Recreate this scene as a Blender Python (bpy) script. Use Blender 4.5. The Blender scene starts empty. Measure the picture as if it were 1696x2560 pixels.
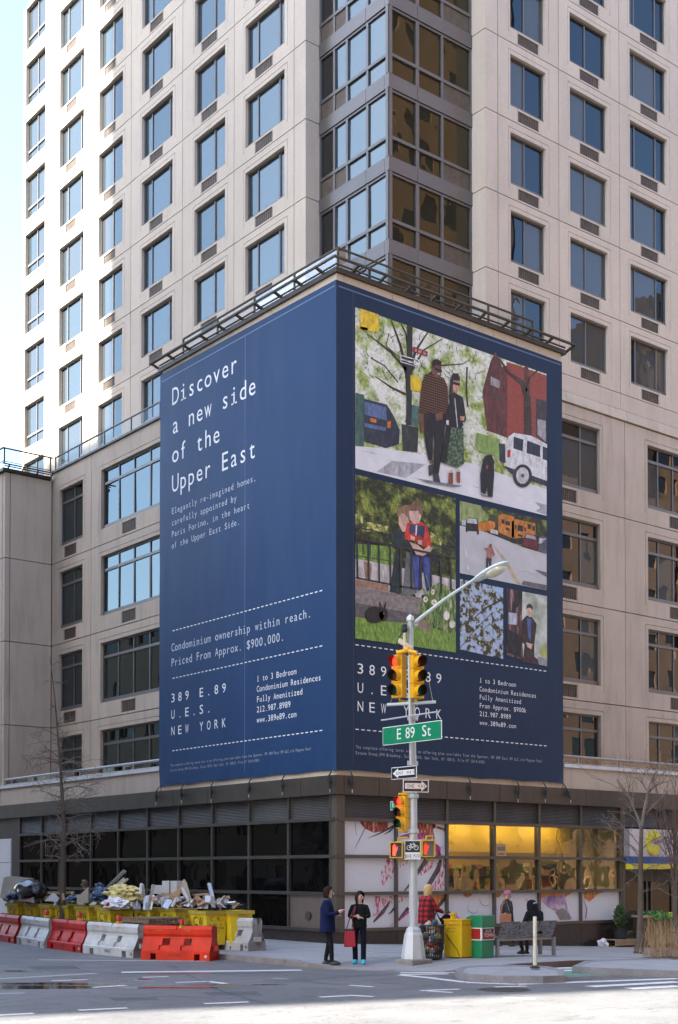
import bpy, bmesh, math, random
from mathutils import Vector, Matrix, noise as mnoise
random.seed(7)
R = math.radians
scene = bpy.context.scene
COL = scene.collection
# ------------------------------------------------------------------ camera
CAM = Vector((-22.31, -28.0, 1.92)); YAW = R(38.655); PITCH = R(1.2)
FPX, CX, CY = 3302.3, 848.0, 2111.9
cam_d = bpy.data.cameras.new('camera'); cam = bpy.data.objects.new('camera', cam_d); COL.objects.link(cam)
cam.location = CAM; cam.rotation_euler = (R(90) + PITCH, 0, -YAW)
cam_d.sensor_fit = 'VERTICAL'; cam_d.sensor_height = 36; cam_d.lens = FPX / 2560 * 36
cam_d.shift_y = (CY - 1280) / 2560; cam_d.clip_end = 3000
scene.camera = cam
# ------------------------------------------------------------------ light
SUN_EL = R(41); SUN_H = Vector((-.9645, .264, 0))
world = bpy.data.worlds.new('World'); scene.world = world; world.use_nodes = True
wn = world.node_tree; wn.nodes.clear()
sky = wn.nodes.new('ShaderNodeTexSky'); sky.sky_type = 'NISHITA'; sky.sun_disc = False
sky.sun_elevation = SUN_EL; sky.sun_rotation = math.atan2(SUN_H.x, SUN_H.y)
sky.air_density = 1.0; sky.dust_density = 1.6; sky.ozone_density = 1.2
bg = wn.nodes.new('ShaderNodeBackground'); bg.inputs[1].default_value = 0.055
wo = wn.nodes.new('ShaderNodeOutputWorld')
wn.links.new(sky.outputs[0], bg.inputs[0]); wn.links.new(bg.outputs[0], wo.inputs[0])
sun_d = bpy.data.lights.new('sun', 'SUN'); sun_d.energy = 2.3; sun_d.angle = R(.55); sun_d.color = (1, .93, .82)
sun = bpy.data.objects.new('sun', sun_d); COL.objects.link(sun)
to_sun = Vector((SUN_H.x * math.cos(SUN_EL), SUN_H.y * math.cos(SUN_EL), math.sin(SUN_EL)))
sun.rotation_euler = to_sun.to_track_quat('Z', 'Y').to_euler(); sun.location = (-30, 10, 60)
vs = scene.view_settings; vs.view_transform = 'Standard'; vs.look = 'None'; vs.gamma = 1; vs.use_curve_mapping = False
vs.exposure = 3.65
scene.cycles.max_bounces = 7; scene.cycles.glossy_bounces = 4; scene.cycles.transparent_max_bounces = 12
scene.cycles.sample_clamp_indirect = 6; scene.cycles.caustics_reflective = False; scene.cycles.caustics_refractive = False
# ------------------------------------------------------------------ picture measurements -> places
_fw = Vector((math.sin(YAW) * math.cos(PITCH), math.cos(YAW) * math.cos(PITCH), math.sin(PITCH)))
_up = Vector((-math.sin(YAW) * math.sin(PITCH), -math.cos(YAW) * math.sin(PITCH), math.cos(PITCH)))
_rt = Vector((math.cos(YAW), -math.sin(YAW), 0))
def ray(x, y): return _fw + _rt * ((x - CX) / FPX) - _up * ((y - CY) / FPX)
def onU(x, y, u): d = ray(x, y); return CAM + d * ((u - CAM.x) / d.x)
def onV(x, y, v): d = ray(x, y); return CAM + d * ((v - CAM.y) / d.y)
def gz(u):                       # the pavement falls away along the avenue
    return -.042 * u if u > 1 else (-.042 * (u + 1) ** 2 / 4 if u > -1 else 0.0)
KERB = .13
def onG(x, y, h=0.0):
    z = h; d = ray(x, y); p = CAM
    for _ in range(25):
        p = CAM + d * ((z - CAM.z) / d.z); z = gz(p.x) + h
    return p
def onRoad(x, y): return onG(x, y, -KERB)
# ------------------------------------------------------------------ materials
MATS = {}
def nodes_of(name):
    m = bpy.data.materials.new(name); m.use_nodes = True; nt = m.node_tree
    return m, nt, nt.nodes['Principled BSDF']
def N(nt, t, **kw):
    n = nt.nodes.new(t)
    for k, v in kw.items(): setattr(n, k, v)
    return n
def pos_scaled(nt, sc=(1, 1, 1)):
    g = N(nt, 'ShaderNodeNewGeometry'); mp = N(nt, 'ShaderNodeMapping'); mp.inputs['Scale'].default_value = sc
    nt.links.new(g.outputs['Position'], mp.inputs['Vector']); return mp.outputs[0]
def obj_scaled(nt, sc=(1, 1, 1)):
    g = N(nt, 'ShaderNodeTexCoord'); mp = N(nt, 'ShaderNodeMapping'); mp.inputs['Scale'].default_value = sc
    nt.links.new(g.outputs['Object'], mp.inputs['Vector']); return mp.outputs[0]
def noise(nt, vec, scale, detail=4, rough=.55):
    n = N(nt, 'ShaderNodeTexNoise'); n.inputs['Scale'].default_value = scale; n.inputs['Detail'].default_value = detail
    n.inputs['Roughness'].default_value = rough; nt.links.new(vec, n.inputs['Vector']); return n.outputs[0]
def ramp(nt, fac, stops, interp='LINEAR'):
    r = N(nt, 'ShaderNodeValToRGB'); r.color_ramp.interpolation = interp
    el = r.color_ramp.elements
    while len(el) < len(stops): el.new(.5)
    for e, (p, c) in zip(el, stops): e.position = p; e.color = (*c, 1) if len(c) == 3 else c
    nt.links.new(fac, r.inputs[0]); return r.outputs[0]
def mixc(nt, f, a, b, mode='MIX'):
    m = N(nt, 'ShaderNodeMix', data_type='RGBA', blend_type=mode)
    for s, v in ((m.inputs[0], f), (m.inputs[6], a), (m.inputs[7], b)):
        if hasattr(v, 'links'): nt.links.new(v, s)
        elif isinstance(v, (int, float)): s.default_value = v
        else: s.default_value = (*v, 1)
    return m.outputs[2]
def bump(nt, h, strength, dist, bsdf):
    b = N(nt, 'ShaderNodeBump'); b.inputs['Strength'].default_value = strength; b.inputs['Distance'].default_value = dist
    nt.links.new(h, b.inputs['Height']); nt.links.new(b.outputs[0], bsdf.inputs['Normal'])
def plain(name, col, rough=.6, var=.12, scale=3.0, metal=0, bumpd=0, fine=0, spec=None, grime=0, stretch=(1, 1, 1), objvar=0):
    """painted / cast surface: colour with blotchy variation, optional grime streaks and fine relief"""
    if name in MATS: return MATS[name]
    m, nt, b = nodes_of(name); b.inputs['Roughness'].default_value = rough; b.inputs['Metallic'].default_value = metal
    if spec is not None: b.inputs['Specular IOR Level'].default_value = spec
    v = pos_scaled(nt, stretch)
    n = noise(nt, v, scale, 5)
    lo = tuple(c * (1 - var) for c in col); hi = tuple(min(1, c * (1 + var)) for c in col)
    c = ramp(nt, n, [(.3, lo), (.7, hi)])
    if fine:
        n2 = noise(nt, v, scale * 14, 3); c = mixc(nt, fine, c, ramp(nt, n2, [(.35, tuple(x * .5 for x in col)), (.65, tuple(min(1, x * 1.4) for x in col))]))
    if grime:
        v2 = pos_scaled(nt, (1.7, 1.7, .22)); n3 = noise(nt, v2, 1.6, 6, .65)
        g = ramp(nt, n3, [(.48, (0, 0, 0)), (.72, (1, 1, 1))])
        mm = N(nt, 'ShaderNodeMath', operation='MULTIPLY'); mm.inputs[1].default_value = grime; nt.links.new(g, mm.inputs[0])
        c = mixc(nt, mm.outputs[0], c, tuple(x * .42 for x in col))
    if objvar:
        oi = N(nt, 'ShaderNodeObjectInfo'); c = mixc(nt, 1.0, c, ramp(nt, oi.outputs['Random'], [(0, (1 - objvar,) * 3), (1, (1, 1, 1 - objvar * .3))]), 'MULTIPLY')
    nt.links.new(c, b.inputs['Base Color'])
    if bumpd: bump(nt, noise(nt, pos_scaled(nt), scale * 9, 4), .5, bumpd, b)
    MATS[name] = m; return m
def glass_mat(name, base, refl, tint=(.9, .96, 1), wav=.012, sc=1.3, clear=0.0, add=.40):
    m, nt, b = nodes_of(name); out = nt.nodes['Material Output']
    b.inputs['Base Color'].default_value = (*base, 1); b.inputs['Roughness'].default_value = .5; b.inputs['Specular IOR Level'].default_value = 0
    g = N(nt, 'ShaderNodeBsdfGlossy'); g.inputs['Roughness'].default_value = .008; g.inputs['Color'].default_value = (*tint, 1)
    bp = N(nt, 'ShaderNodeBump'); bp.inputs['Strength'].default_value = 1; bp.inputs['Distance'].default_value = wav
    nt.links.new(noise(nt, pos_scaled(nt), sc, 2), bp.inputs['Height']); nt.links.new(bp.outputs[0], g.inputs['Normal'])
    lw = N(nt, 'ShaderNodeLayerWeight'); lw.inputs[0].default_value = .35
    mr = N(nt, 'ShaderNodeMapRange'); mr.inputs[3].default_value = refl; mr.inputs[4].default_value = min(1, refl + add)
    nt.links.new(lw.outputs['Fresnel'], mr.inputs[0])
    under = b.outputs[0]
    if clear:
        tr = N(nt, 'ShaderNodeBsdfTransparent'); tr.inputs[0].default_value = (*base, 1); under = tr.outputs[0]
    mx = N(nt, 'ShaderNodeMixShader'); nt.links.new(mr.outputs[0], mx.inputs[0]); nt.links.new(under, mx.inputs[1]); nt.links.new(g.outputs[0], mx.inputs[2])
    nt.links.new(mx.outputs[0], out.inputs[0]); MATS[name] = m; return m
def emit_mat(name, col, s):
    m, nt, b = nodes_of(name); b.inputs['Base Color'].default_value = (*col, 1)
    b.inputs['Emission Color'].default_value = (*col, 1); b.inputs['Emission Strength'].default_value = s; MATS[name] = m; return m
CONC = plain('precast_concrete', (.66, .572, .475), .85, .04, .7, grime=.14, fine=.06, bumpd=.004, objvar=.07)
CONC2 = plain('stained_precast', (.60, .512, .42), .85, .06, .8, grime=.34, fine=.06, bumpd=.004, objvar=.08)
DARKGAP = plain('joint_backing', (.06, .052, .047), .9)
BRONZE = plain('bronze_metal', (.075, .064, .053), .42, .12, 1.2, metal=.35, grime=.35)
BRONZE2 = plain('bronze_railing', (.085, .068, .048), .55, .1, 2, metal=.4)
FRAME = plain('window_frame_paint', (.16, .155, .15), .4, .08, 1.5, metal=.3)
DARKFR = plain('dark_sash', (.025, .026, .03), .4)
STEELFR = plain('storefront_steel', (.105, .10, .092), .35, .1, 1.5, metal=.55)
GRILLE = plain('air_grille', (.10, .078, .06), .6, .25, 4)
GRANITE = plain('brown_granite', (.04, .029, .025), .18, .25, 5, fine=.5)
GRAN2 = plain('honed_granite_panel', (.14, .108, .095), .5, .15, 4, fine=.5)
COPING = plain('white_coping', (.66, .68, .68), .55, .08, 1.2, grime=.25)
GL_BLUE = glass_mat('sky_reflecting_glass', (.045, .055, .06), .12, (.66, .82, .87), .002, .5)
GL_BLUE2 = glass_mat('sky_reflecting_glass_with_blind', (.055, .06, .065), .10, (.60, .80, .87), .002, .5)
GL_RIGHT = glass_mat('wavy_reflecting_glass', (.012, .018, .028), .05, (.74, .86, .95), .003, .5, add=.33)
GL_RIGHT2 = glass_mat('wavy_glass_with_blind', (.085, .085, .08), .05, (.74, .86, .95), .008, .7, add=.3)
GL_BAY = glass_mat('bay_glass', (.03, .026, .012), .04, (.80, .78, .70), .009, .7, add=.30)
GL_LOW = glass_mat('lower_floor_glass', (.012, .011, .010), .07, (.88, .92, .95), .004, .5)
GL_LOWL = glass_mat('side_street_glass', (.012, .012, .013), .13, (.66, .84, .90), .005, .6)
GL_DARK = glass_mat('dark_store_glass', (.004, .004, .005), .012, (1, .96, .9), .010, .8, add=.24)
GL_SHOP = glass_mat('clear_shop_glass', (.86, .83, .74), .015, (1, .97, .9), .012, .8, clear=1, add=.14)
GL_DOOR = glass_mat('entrance_glass', (.75, .73, .68), .01, (1, .97, .9), .006, .8, clear=1, add=.05)
GL_RAIL = glass_mat('rail_glass', (.80, .86, .88), .02, (.9, .97, 1), .003, .6, clear=1, add=.18)
GL_RAILD = glass_mat('tinted_rail_glass', (.30, .27, .24), .12, (.95, .95, .95), .003, .6, clear=1)
def louver_mat():
    m, nt, b = nodes_of('louver_slats'); v = pos_scaled(nt); w = N(nt, 'ShaderNodeTexWave'); w.bands_direction = 'Z'
    w.inputs['Scale'].default_value = 7; nt.links.new(v, w.inputs['Vector'])
    c = ramp(nt, w.outputs[1], [(.2, (.025, .022, .02)), (.75, (.075, .066, .058))]); g = noise(nt, pos_scaled(nt, (1, 1, .3)), 1.2, 4)
    c2 = mixc(nt, .35, c, ramp(nt, g, [(.35, (.02, .02, .02)), (.7, (.09, .08, .07))]))
    nt.links.new(c2, b.inputs['Base Color']); b.inputs['Roughness'].default_value = .5; bump(nt, w.outputs[1], .6, .02, b); return m
LOUVER = louver_mat()
# ------------------------------------------------------------------ mesh helpers
class MB:
    def __init__(s): s.v = []; s.f = []; s.m = []; s.cur = 0
    def add(s, vs, fs):
        o = len(s.v); s.v += [tuple(p) for p in vs]
        for f in fs: s.f.append([i + o for i in f]); s.m.append(s.cur)
        return s
    def box(s, x0, x1, y0, y1, z0, z1, M=None):
        vs = [Vector((x, y, z)) for z in (z0, z1) for y in (y0, y1) for x in (x0, x1)]
        if M: vs = [M @ p for p in vs]
        return s.add(vs, [(0, 2, 3, 1), (4, 5, 7, 6), (0, 1, 5, 4), (2, 6, 7, 3), (0, 4, 6, 2), (1, 3, 7, 5)])
    def bar(s, p, q, w, h=None, up=(0, 0, 1)):
        p = Vector(p); q = Vector(q); d = (q - p); L = d.length; d.normalize(); h = h or w
        u = Vector(up); sd = d.cross(u)
        if sd.length < 1e-4: sd = d.cross(Vector((1, 0, 0)))
        sd.normalize(); u = sd.cross(d)
        vs = [b + sd * (w / 2 * i) + u * (h / 2 * j) for b in (p, q) for j in (-1, 1) for i in (-1, 1)]
        return s.add(vs, [(0, 1, 3, 2), (4, 6, 7, 5), (0, 4, 5, 1), (2, 3, 7, 6), (0, 2, 6, 4), (1, 5, 7, 3)])
    def tube(s, pts, rs, n=8, cap=True):
        pts = [Vector(p) for p in pts]
        if not isinstance(rs, (list, tuple)): rs = [rs] * len(pts)
        rings = []; ref = None
        for i, p in enumerate(pts):
            d = (pts[min(i + 1, len(pts) - 1)] - pts[max(i - 1, 0)]).normalized()
            if ref is None: ref = Vector((0, 0, 1)) if abs(d.z) < .9 else Vector((1, 0, 0))
            a = d.cross(ref).normalized(); b = a.cross(d); ref = b
            rings.append([p + (a * math.cos(2 * math.pi * k / n) + b * math.sin(2 * math.pi * k / n)) * rs[i] for k in range(n)])
        o = [p for r in rings for p in r]; fs = []
        for i in range(len(pts) - 1):
            for k in range(n): fs.append((i * n + k, i * n + (k + 1) % n, (i + 1) * n + (k + 1) % n, (i + 1) * n + k))
        if cap: fs += [tuple(range(n))[::-1], tuple(range((len(pts) - 1) * n, len(pts) * n))]
        return s.add(o, fs)
    def lathe(s, prof, n=16, at=(0, 0, 0), M=None):
        at = Vector(at); vs = []; fs = []
        for r, z in prof:
            for k in range(n): vs.append(at + Vector((r * math.cos(2 * math.pi * k / n), r * math.sin(2 * math.pi * k / n), z)))
        for i in range(len(prof) - 1):
            for k in range(n): fs.append((i * n + k, i * n + (k + 1) % n, (i + 1) * n + (k + 1) % n, (i + 1) * n + k))
        fs += [tuple(range(n))[::-1], tuple(range((len(prof) - 1) * n, len(prof) * n))]
        if M: vs = [M @ p for p in vs]
        return s.add(vs, fs)
    def loft(s, rings, cap=True):
        n = len(rings[0]); fs = []
        for i in range(len(rings) - 1):
            for k in range(n): fs.append((i * n + k, i * n + (k + 1) % n, (i + 1) * n + (k + 1) % n, (i + 1) * n + k))
        if cap: fs += [tuple(range(n))[::-1], tuple(range((len(rings) - 1) * n, len(rings) * n))]
        return s.add([p for r in rings for p in r], fs)
    def prism(s, poly, d0, d1, fm):      # polygon (a,z) extruded in depth through a mapping
        n = len(poly)
        return s.add([fm(a, d0, z) for a, z in poly] + [fm(a, d1, z) for a, z in poly],
                     [tuple(range(n)), tuple(range(n, 2 * n))[::-1]] + [(k, k + n, (k + 1) % n + n, (k + 1) % n) for k in range(n)])
    def poly(s, pts): return s.add(pts, [tuple(range(len(pts)))])
    def ball(s, c, r, seg=10, rng=7, sc=(1, 1, 1), M=None):
        vs = []; fs = []; c = Vector(c)
        for i in range(rng + 1):
            t = math.pi * i / rng
            for k in range(seg):
                p = Vector((math.sin(t) * math.cos(2 * math.pi * k / seg) * sc[0], math.sin(t) * math.sin(2 * math.pi * k / seg) * sc[1], math.cos(t) * sc[2])) * r
                if M: p = M @ p
                vs.append(c + p)
        for i in range(rng):
            for k in range(seg): fs.append((i * seg + k, i * seg + (k + 1) % seg, (i + 1) * seg + (k + 1) % seg, (i + 1) * seg + k))
        return s.add(vs, fs)
    def mesh(s, name, mats, smooth=False, weld=False):
        me = bpy.data.meshes.new(name); me.from_pydata(s.v, [], s.f)
        if not isinstance(mats, (list, tuple)): mats = [mats]
        for m in mats: me.materials.append(m)
        if len(mats) > 1: me.polygons.foreach_set('material_index', s.m)
        bm = bmesh.new(); bm.from_mesh(me)
        if weld: bmesh.ops.remove_doubles(bm, verts=bm.verts, dist=1e-4)
        bmesh.ops.recalc_face_normals(bm, faces=bm.faces); bm.to_mesh(me); bm.free()
        if smooth:
            me.polygons.foreach_set('use_smooth', [True] * len(me.polygons)); me.set_sharp_from_angle(angle=R(40))
        me.update(); return me
def put(me, name, parent=None, loc=(0, 0, 0), rot=(0, 0, 0)):
    o = bpy.data.objects.new(name, me); COL.objects.link(o); o.location = loc; o.rotation_euler = rot
    if parent: o.parent = parent
    return o
def obj(name, mb, mats, parent=None, loc=(0, 0, 0), rot=(0, 0, 0), smooth=False, bevel=0, weld=False):
    o = put(mb.mesh(name, mats, smooth, weld), name, parent, loc, rot)
    if bevel:
        b = o.modifiers.new('bevel', 'BEVEL'); b.width = bevel; b.segments = 2; b.limit_method = 'ANGLE'; b.angle_limit = R(50)
    return o
def tag(o, label, cat, group=None):
    o['label'] = label; o['category'] = cat
    if group: o['group'] = group
    return o
def thing(name, label, cat, loc=(0, 0, 0), rz=0, group=None):
    o = bpy.data.objects.new(name, None); COL.objects.link(o); o.location = loc; o.rotation_euler = (0, 0, rz); o.empty_display_size = .3
    return tag(o, label, cat, group)
def struct(o, kind='structure'): o['kind'] = kind; return o
# face maps: a along the wall, d inwards, z up
def FL(u0): return lambda a, d, z: (u0 + d, a, z)
def FR(v0): return lambda a, d, z: (a, v0 + d, z)
def fbox(mb, fm, a0, a1, d0, d1, z0, z1):
    c = [fm(a, d, z) for z in (z0, z1) for d in (d0, d1) for a in (a0, a1)]
    return mb.add(c, [(0, 2, 3, 1), (4, 5, 7, 6), (0, 1, 5, 4), (2, 6, 7, 3), (0, 4, 6, 2), (1, 3, 7, 5)])
def sheet(mb, fm, a0, a1, z0, z1, holes=(), grooves=(), depth=.22, gd=.03):
    """wall slab with openings and shallow grooves"""
    A = sorted({a0, a1, *[x for h in (*holes, *grooves) for x in h[:2]]}); Zs = sorted({z0, z1, *[x for h in (*holes, *grooves) for x in h[2:4]]})
    def lev(a, z):
        for h in holes:
            if h[0] < a < h[1] and h[2] < z < h[3]: return depth
        for h in grooves:
            if h[0] < a < h[1] and h[2] < z < h[3]: return gd
        return 0.0
    na, nz = len(A) - 1, len(Zs) - 1
    L = [[lev((A[i] + A[i + 1]) / 2, (Zs[j] + Zs[j + 1]) / 2) for j in range(nz)] for i in range(na)]
    def g(i, j): return L[i][j] if 0 <= i < na and 0 <= j < nz else depth
    for i in range(na):
        for j in range(nz):
            l = L[i][j]
            if l < depth: mb.add([fm(A[i], l, Zs[j]), fm(A[i + 1], l, Zs[j]), fm(A[i + 1], l, Zs[j + 1]), fm(A[i], l, Zs[j + 1])], [(0, 1, 2, 3)])
    for i in range(na + 1):
        for j in range(nz):
            p, q = g(i - 1, j), g(i, j)
            if p != q: mb.add([fm(A[i], p, Zs[j]), fm(A[i], q, Zs[j]), fm(A[i], q, Zs[j + 1]), fm(A[i], p, Zs[j + 1])], [(0, 1, 2, 3)])
    for i in range(na):
        for j in range(nz + 1):
            p, q = g(i, j - 1), g(i, j)
            if p != q: mb.add([fm(A[i], p, Zs[j]), fm(A[i + 1], p, Zs[j]), fm(A[i + 1], q, Zs[j]), fm(A[i], q, Zs[j])], [(0, 1, 2, 3)])
    return mb
def ring_grooves(a0, a1, z0, z1, w=.02):
    return [(a0, a1, z1 - w, z1), (a0, a0 + w, z0, z1), (a1 - w, a1, z0, z1)]
# lettering: every glyph set in its own cell, built from the default outline font
GLY = {}
_fc = None
def glyph(ch):
    global _fc
    if ch in GLY: return GLY[ch]
    if _fc is None:
        _fc = bpy.data.curves.new('glyph', 'FONT'); _fc.fill_mode = 'FRONT'; _fc.resolution_u = 3
        _fc['o'] = 1
    fo = bpy.data.objects.new('glyph', _fc); COL.objects.link(fo); _fc.body = ch
    dg = bpy.context.evaluated_depsgraph_get(); dg.update(); me = bpy.data.meshes.new_from_object(fo.evaluated_get(dg))
    vs = [(v.co.x, v.co.y) for v in me.vertices]; fs = [list(p.vertices) for p in me.polygons]
    bpy.data.objects.remove(fo); bpy.data.meshes.remove(me)
    x0 = min((v[0] for v in vs), default=0); x1 = max((v[0] for v in vs), default=.3)
    GLY[ch] = ([(v[0] - (x0 + x1) / 2, v[1]) for v in vs], fs, x1 - x0); return GLY[ch]
CAPH = .69
def text(mb, s, a, z, h, fm, adv=None, d=0.0, flip=1, mono=True, wmax=.86, bold=0, slant=0, gw=None):
    """text starting at a, baseline z, cap height h; flip=-1 runs towards smaller a"""
    k = h / CAPH; adv = adv or .62 * h / .69
    x = 0
    for ch in s:
        if ch == ' ': x += adv; continue
        vs, fs, w = glyph(ch); sx = k
        if gw and w > .3: sx = gw / w
        elif w * k > adv * wmax: sx = adv * wmax / w
        cxx = x + adv / 2
        if not mono: cxx = x + w * k / 2; sx = k
        mb.add([fm(a + flip * (cxx + vx * sx + slant * vy * k), d, z + vy * k) for vx, vy in vs], fs)
        if mono and ch in 'il1' and h > .1:
            t = .085 * h; lo = [(-.30 * adv, .32 * adv, 0, t)] + ([(-.30 * adv, 0, .50 * h * 1.03, .50 * h * 1.03 + t)] if ch == 'i' else [(-.30 * adv, 0, h * .97 - t + .05 * h, h * 1.02)] if ch == 'l' else [])
            for b0, b1, c0, c1 in lo: mb.add([fm(a + flip * (cxx + b), d, z + c) for b, c in ((b0, c0), (b1, c0), (b1, c1), (b0, c1))], [(0, 1, 2, 3)])
        x += adv if mono else w * k + .14 * h
    return x
# ================================================================== the corner building
BLD = thing('apartment_building', 'pale precast concrete apartment tower with corner glass bays above a dark storefront podium', 'building')
def win_set(fm, axis, a0, a1, z0, z1, mulls, transom, glass, offs, dark=(), nm='window', tilt=.35, sill=.13, fr=.06, jam=.10):
    """windows of one column: a frame mesh shared by all floors, panes as sub-parts"""
    mb = MB()
    fbox(mb, fm, a0, a1, jam, .2, z0, z0 + sill); fbox(mb, fm, a0, a1, jam + .01, .2, z1 - fr, z1)
    fbox(mb, fm, a0, a0 + fr, jam + .02, .2, z0 + sill, z1 - fr); fbox(mb, fm, a1 - fr, a1, jam + .02, .2, z0 + sill, z1 - fr)
    xs = [a0 + fr] + sorted(mulls) + [a1 - fr]
    for m in mulls: fbox(mb, fm, m - .03, m + .03, jam + .025, .2, z0 + sill, z1 - fr)
    zs = [z0 + sill] + ([transom] if transom else []) + [z1 - fr]
    if transom: fbox(mb, fm, a0 + fr, a1 - fr, jam + .012, .2, transom - .05, transom + .05)
    mb.cur = 1
    for m in dark: fbox(mb, fm, m - .085, m + .085, jam + .05, .2, z0 + sill, (transom - .05) if transom else z1 - fr)
    fme = mb.mesh(nm, [FRAME, DARKFR]); panes = []
    for i in range(len(xs) - 1):
        for j in range(len(zs) - 1):
            ca, cz = (xs[i] + xs[i + 1]) / 2, (zs[j] + zs[j + 1]) / 2; wa, wz = (xs[i + 1] - xs[i]) / 2, (zs[j + 1] - zs[j]) / 2
            pm = MB(); c0 = Vector(fm(ca, .165, cz))
            fbox(pm, lambda a, d, z: tuple(Vector(fm(a, d, z)) - c0), ca - wa, ca + wa, .16, .172, cz - wz, cz + wz)
            panes.append((pm.mesh('pane', glass), c0))
    alt = {}
    a2 = {GL_BLUE: GL_BLUE2, GL_RIGHT: GL_RIGHT2, GL_LOW: GL_RIGHT2}.get(glass)
    if a2:
        for pme, c0 in panes:
            q_ = pme.copy(); q_.materials.clear(); q_.materials.append(a2); alt[pme.name] = q_
    for off in offs:
        w = put(fme, nm, BLD, (0, 0, off))
        for pme, c0 in panes:
            r = [R(random.uniform(-tilt, tilt)) * .4 for _ in range(3)]
            put(alt[pme.name] if alt and random.random() < .28 else pme, 'pane', w, c0, r)
def grille_set(fm, a0, a1, z0, z1, offs):
    mb = MB(); fbox(mb, fm, a0, a1, .035, .15, z0, z1)
    n = 9
    for i in range(n):
        t = a0 + (a1 - a0) * (i + .5) / n; fbox(mb, fm, t - .018, t + .018, .022, .05, z0 + .02, z1 - .02)
    me = mb.mesh('air_grille', GRILLE)
    for off in offs: put(me, 'air_grille', BLD, (0, 0, off))
J0, PT, NF = 18.90, 2.605, 9
TOFF = [J0 + PT * k for k in range(NF)]
g = .016
# --- tower, side-street face
fl = FL(3.65)
for (p0, p1, w0, w1, mul, drk, g0, g1, three) in (
        (6.85, 10.40, 7.39, 9.70, (9.10,), (7.82,), 8.08, 9.10, 1), (10.40, 13.83, 10.97, 13.00, (), (11.82,), 11.50, 12.53, 0),
        (13.83, 17.67, 14.54, 16.84, (16.25,), (14.93,), 15.26, 16.23, 1), (17.67, 21.03, 18.35, 20.34, (19.33,), (), 18.95, 19.91, 0),
        (21.03, 24.84, 21.65, 23.88, (23.29, 22.1), (), 22.34, 23.28, 1)):
    mb = sheet(MB(), fl, p0 + g, p1 - g, g, PT - g, [(w0, w1, .50, 2.22), (g0, g1, .07, .44)], ring_grooves(w0 - .18, w1 + .10, .33, 2.38) + [(g0 - .03, g0 - .015, g, .50), (g1 + .015, g1 + .03, g, .50)])
    me = mb.mesh('wall_panel', CONC)
    for off in TOFF: put(me, 'wall_panel', BLD, (0, 0, off))
    win_set(fl, 'U', w0, w1, .50, 2.22, [*mul, *[d for d in drk]], None, GL_BLUE, TOFF, drk)
    grille_set(fl, g0, g1, .07, .44, TOFF)
# far end bay of the tower, stepped back
fb = FL(3.65)
mb = sheet(MB(), fb, 24.84 + g, 27.5, g - 1.03, PT - 1.03 - g, [(25.27, 27.27, -.45, 1.48)])
me = mb.mesh('wall_panel', CONC)
for off in TOFF: put(me, 'wall_panel', BLD, (0, 0, off))
win_set(fb, 'U', 25.27, 27.27, -.45, 1.48, [26.25], .10, GL_BLUE, TOFF, sill=.06)
obj('end_wall', MB().box(3.9, 24.5, 27.28, 27.49, 17.9, 42.3), CONC, BLD)
# piers beside the glass corner
for k in range(NF):
    mb = MB().box(3.65, 4.34, 6.21, 6.85 - g, J0 + PT * k + g, J0 + PT * (k + 1) - g); obj('corner_pier', mb, CONC, BLD)
    mb = MB().box(7.81, 8.39 - g, 2.07, 2.82, J0 + PT * k + g, J0 + PT * (k + 1) - g); obj('corner_pier', mb, CONC, BLD)
# --- tower, avenue face
fr_ = FR(2.07)
for (p0, p1, w0, w1, mul, g0, g1) in ((8.39, 11.33, 8.98, 10.68, (9.75,), 9.34, 10.35), (11.33, 14.52, 11.90, 13.87, (12.81,), 12.42, 13.43),
        (14.52, 17.94, 15.11, 17.24, (15.49, 16.70), 15.71, 16.70), (17.94, 21.2, 18.6, 20.5, (19.5,), 19.0, 20.0), (21.2, 24.6, 21.8, 23.9, (22.2, 23.5), 22.4, 23.4)):
    mb = sheet(MB(), fr_, p0 + g, p1 - g, g, PT - g, [(w0, w1, .50, 2.22), (g0, g1, .07, .44)], ring_grooves(w0 - .10, w1 + .17, .33, 2.38) + [(g0 - .03, g0 - .015, g, .50), (g1 + .015, g1 + .03, g, .50)])
    me = mb.mesh('wall_panel', CONC)
    for off in TOFF: put(me, 'wall_panel', BLD, (0, 0, off))
    win_set(fr_, 'V', w0, w1, .50, 2.22, mul, None, GL_RIGHT, TOFF, tilt=.8)
    grille_set(fr_, g0, g1, .07, .44, TOFF)
# --- glass corner bay
METB = plain('bay_metal', (.15, .145, .14), .38, .08, 1, metal=.4)
fbl, fbr = FL(4.19), FR(2.66)
BAYP = {}
def pane_at(fm, a0, a1, z0, z1, glass, d=.09):
    ca, cz = (a0 + a1) / 2, (z0 + z1) / 2; c0 = Vector(fm(ca, d, cz)); pm = MB()
    fbox(pm, lambda a, dd, z: tuple(Vector(fm(a, dd, z)) - c0), a0, a1, d, d + .012, z0, z1); return pm.mesh('pane', glass), c0
CURT = plain('bay_interior', (.075, .062, .032), .5, .3, 2)
bp = []
for (fm, cells, gl) in ((fbl, ((6.15, 5.44, 1), (5.42, 4.80, 2), (4.74, 3.80, 0), (3.68, 2.74, 0)), GL_BLUE), (fbr, ((4.33, 5.32, 0), (5.52, 6.43, 0), (6.56, 7.74, 1)), GL_BAY)):
    for a0, a1, t in cells:
        a0, a1 = min(a0, a1), max(a0, a1)
        bp.append((*pane_at(fm, a0, a1, .74, 2.18, gl if t != 1 or fm is fbr else GL_LOW), 0))
        if t: bp.append((*pane_at(fm, a0, a1, .07, .62, GRILLE, .06), 1))
        else: bp.append((*pane_at(fm, a0, a1, .07, .62, gl), 0))
mb = MB()
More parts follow.
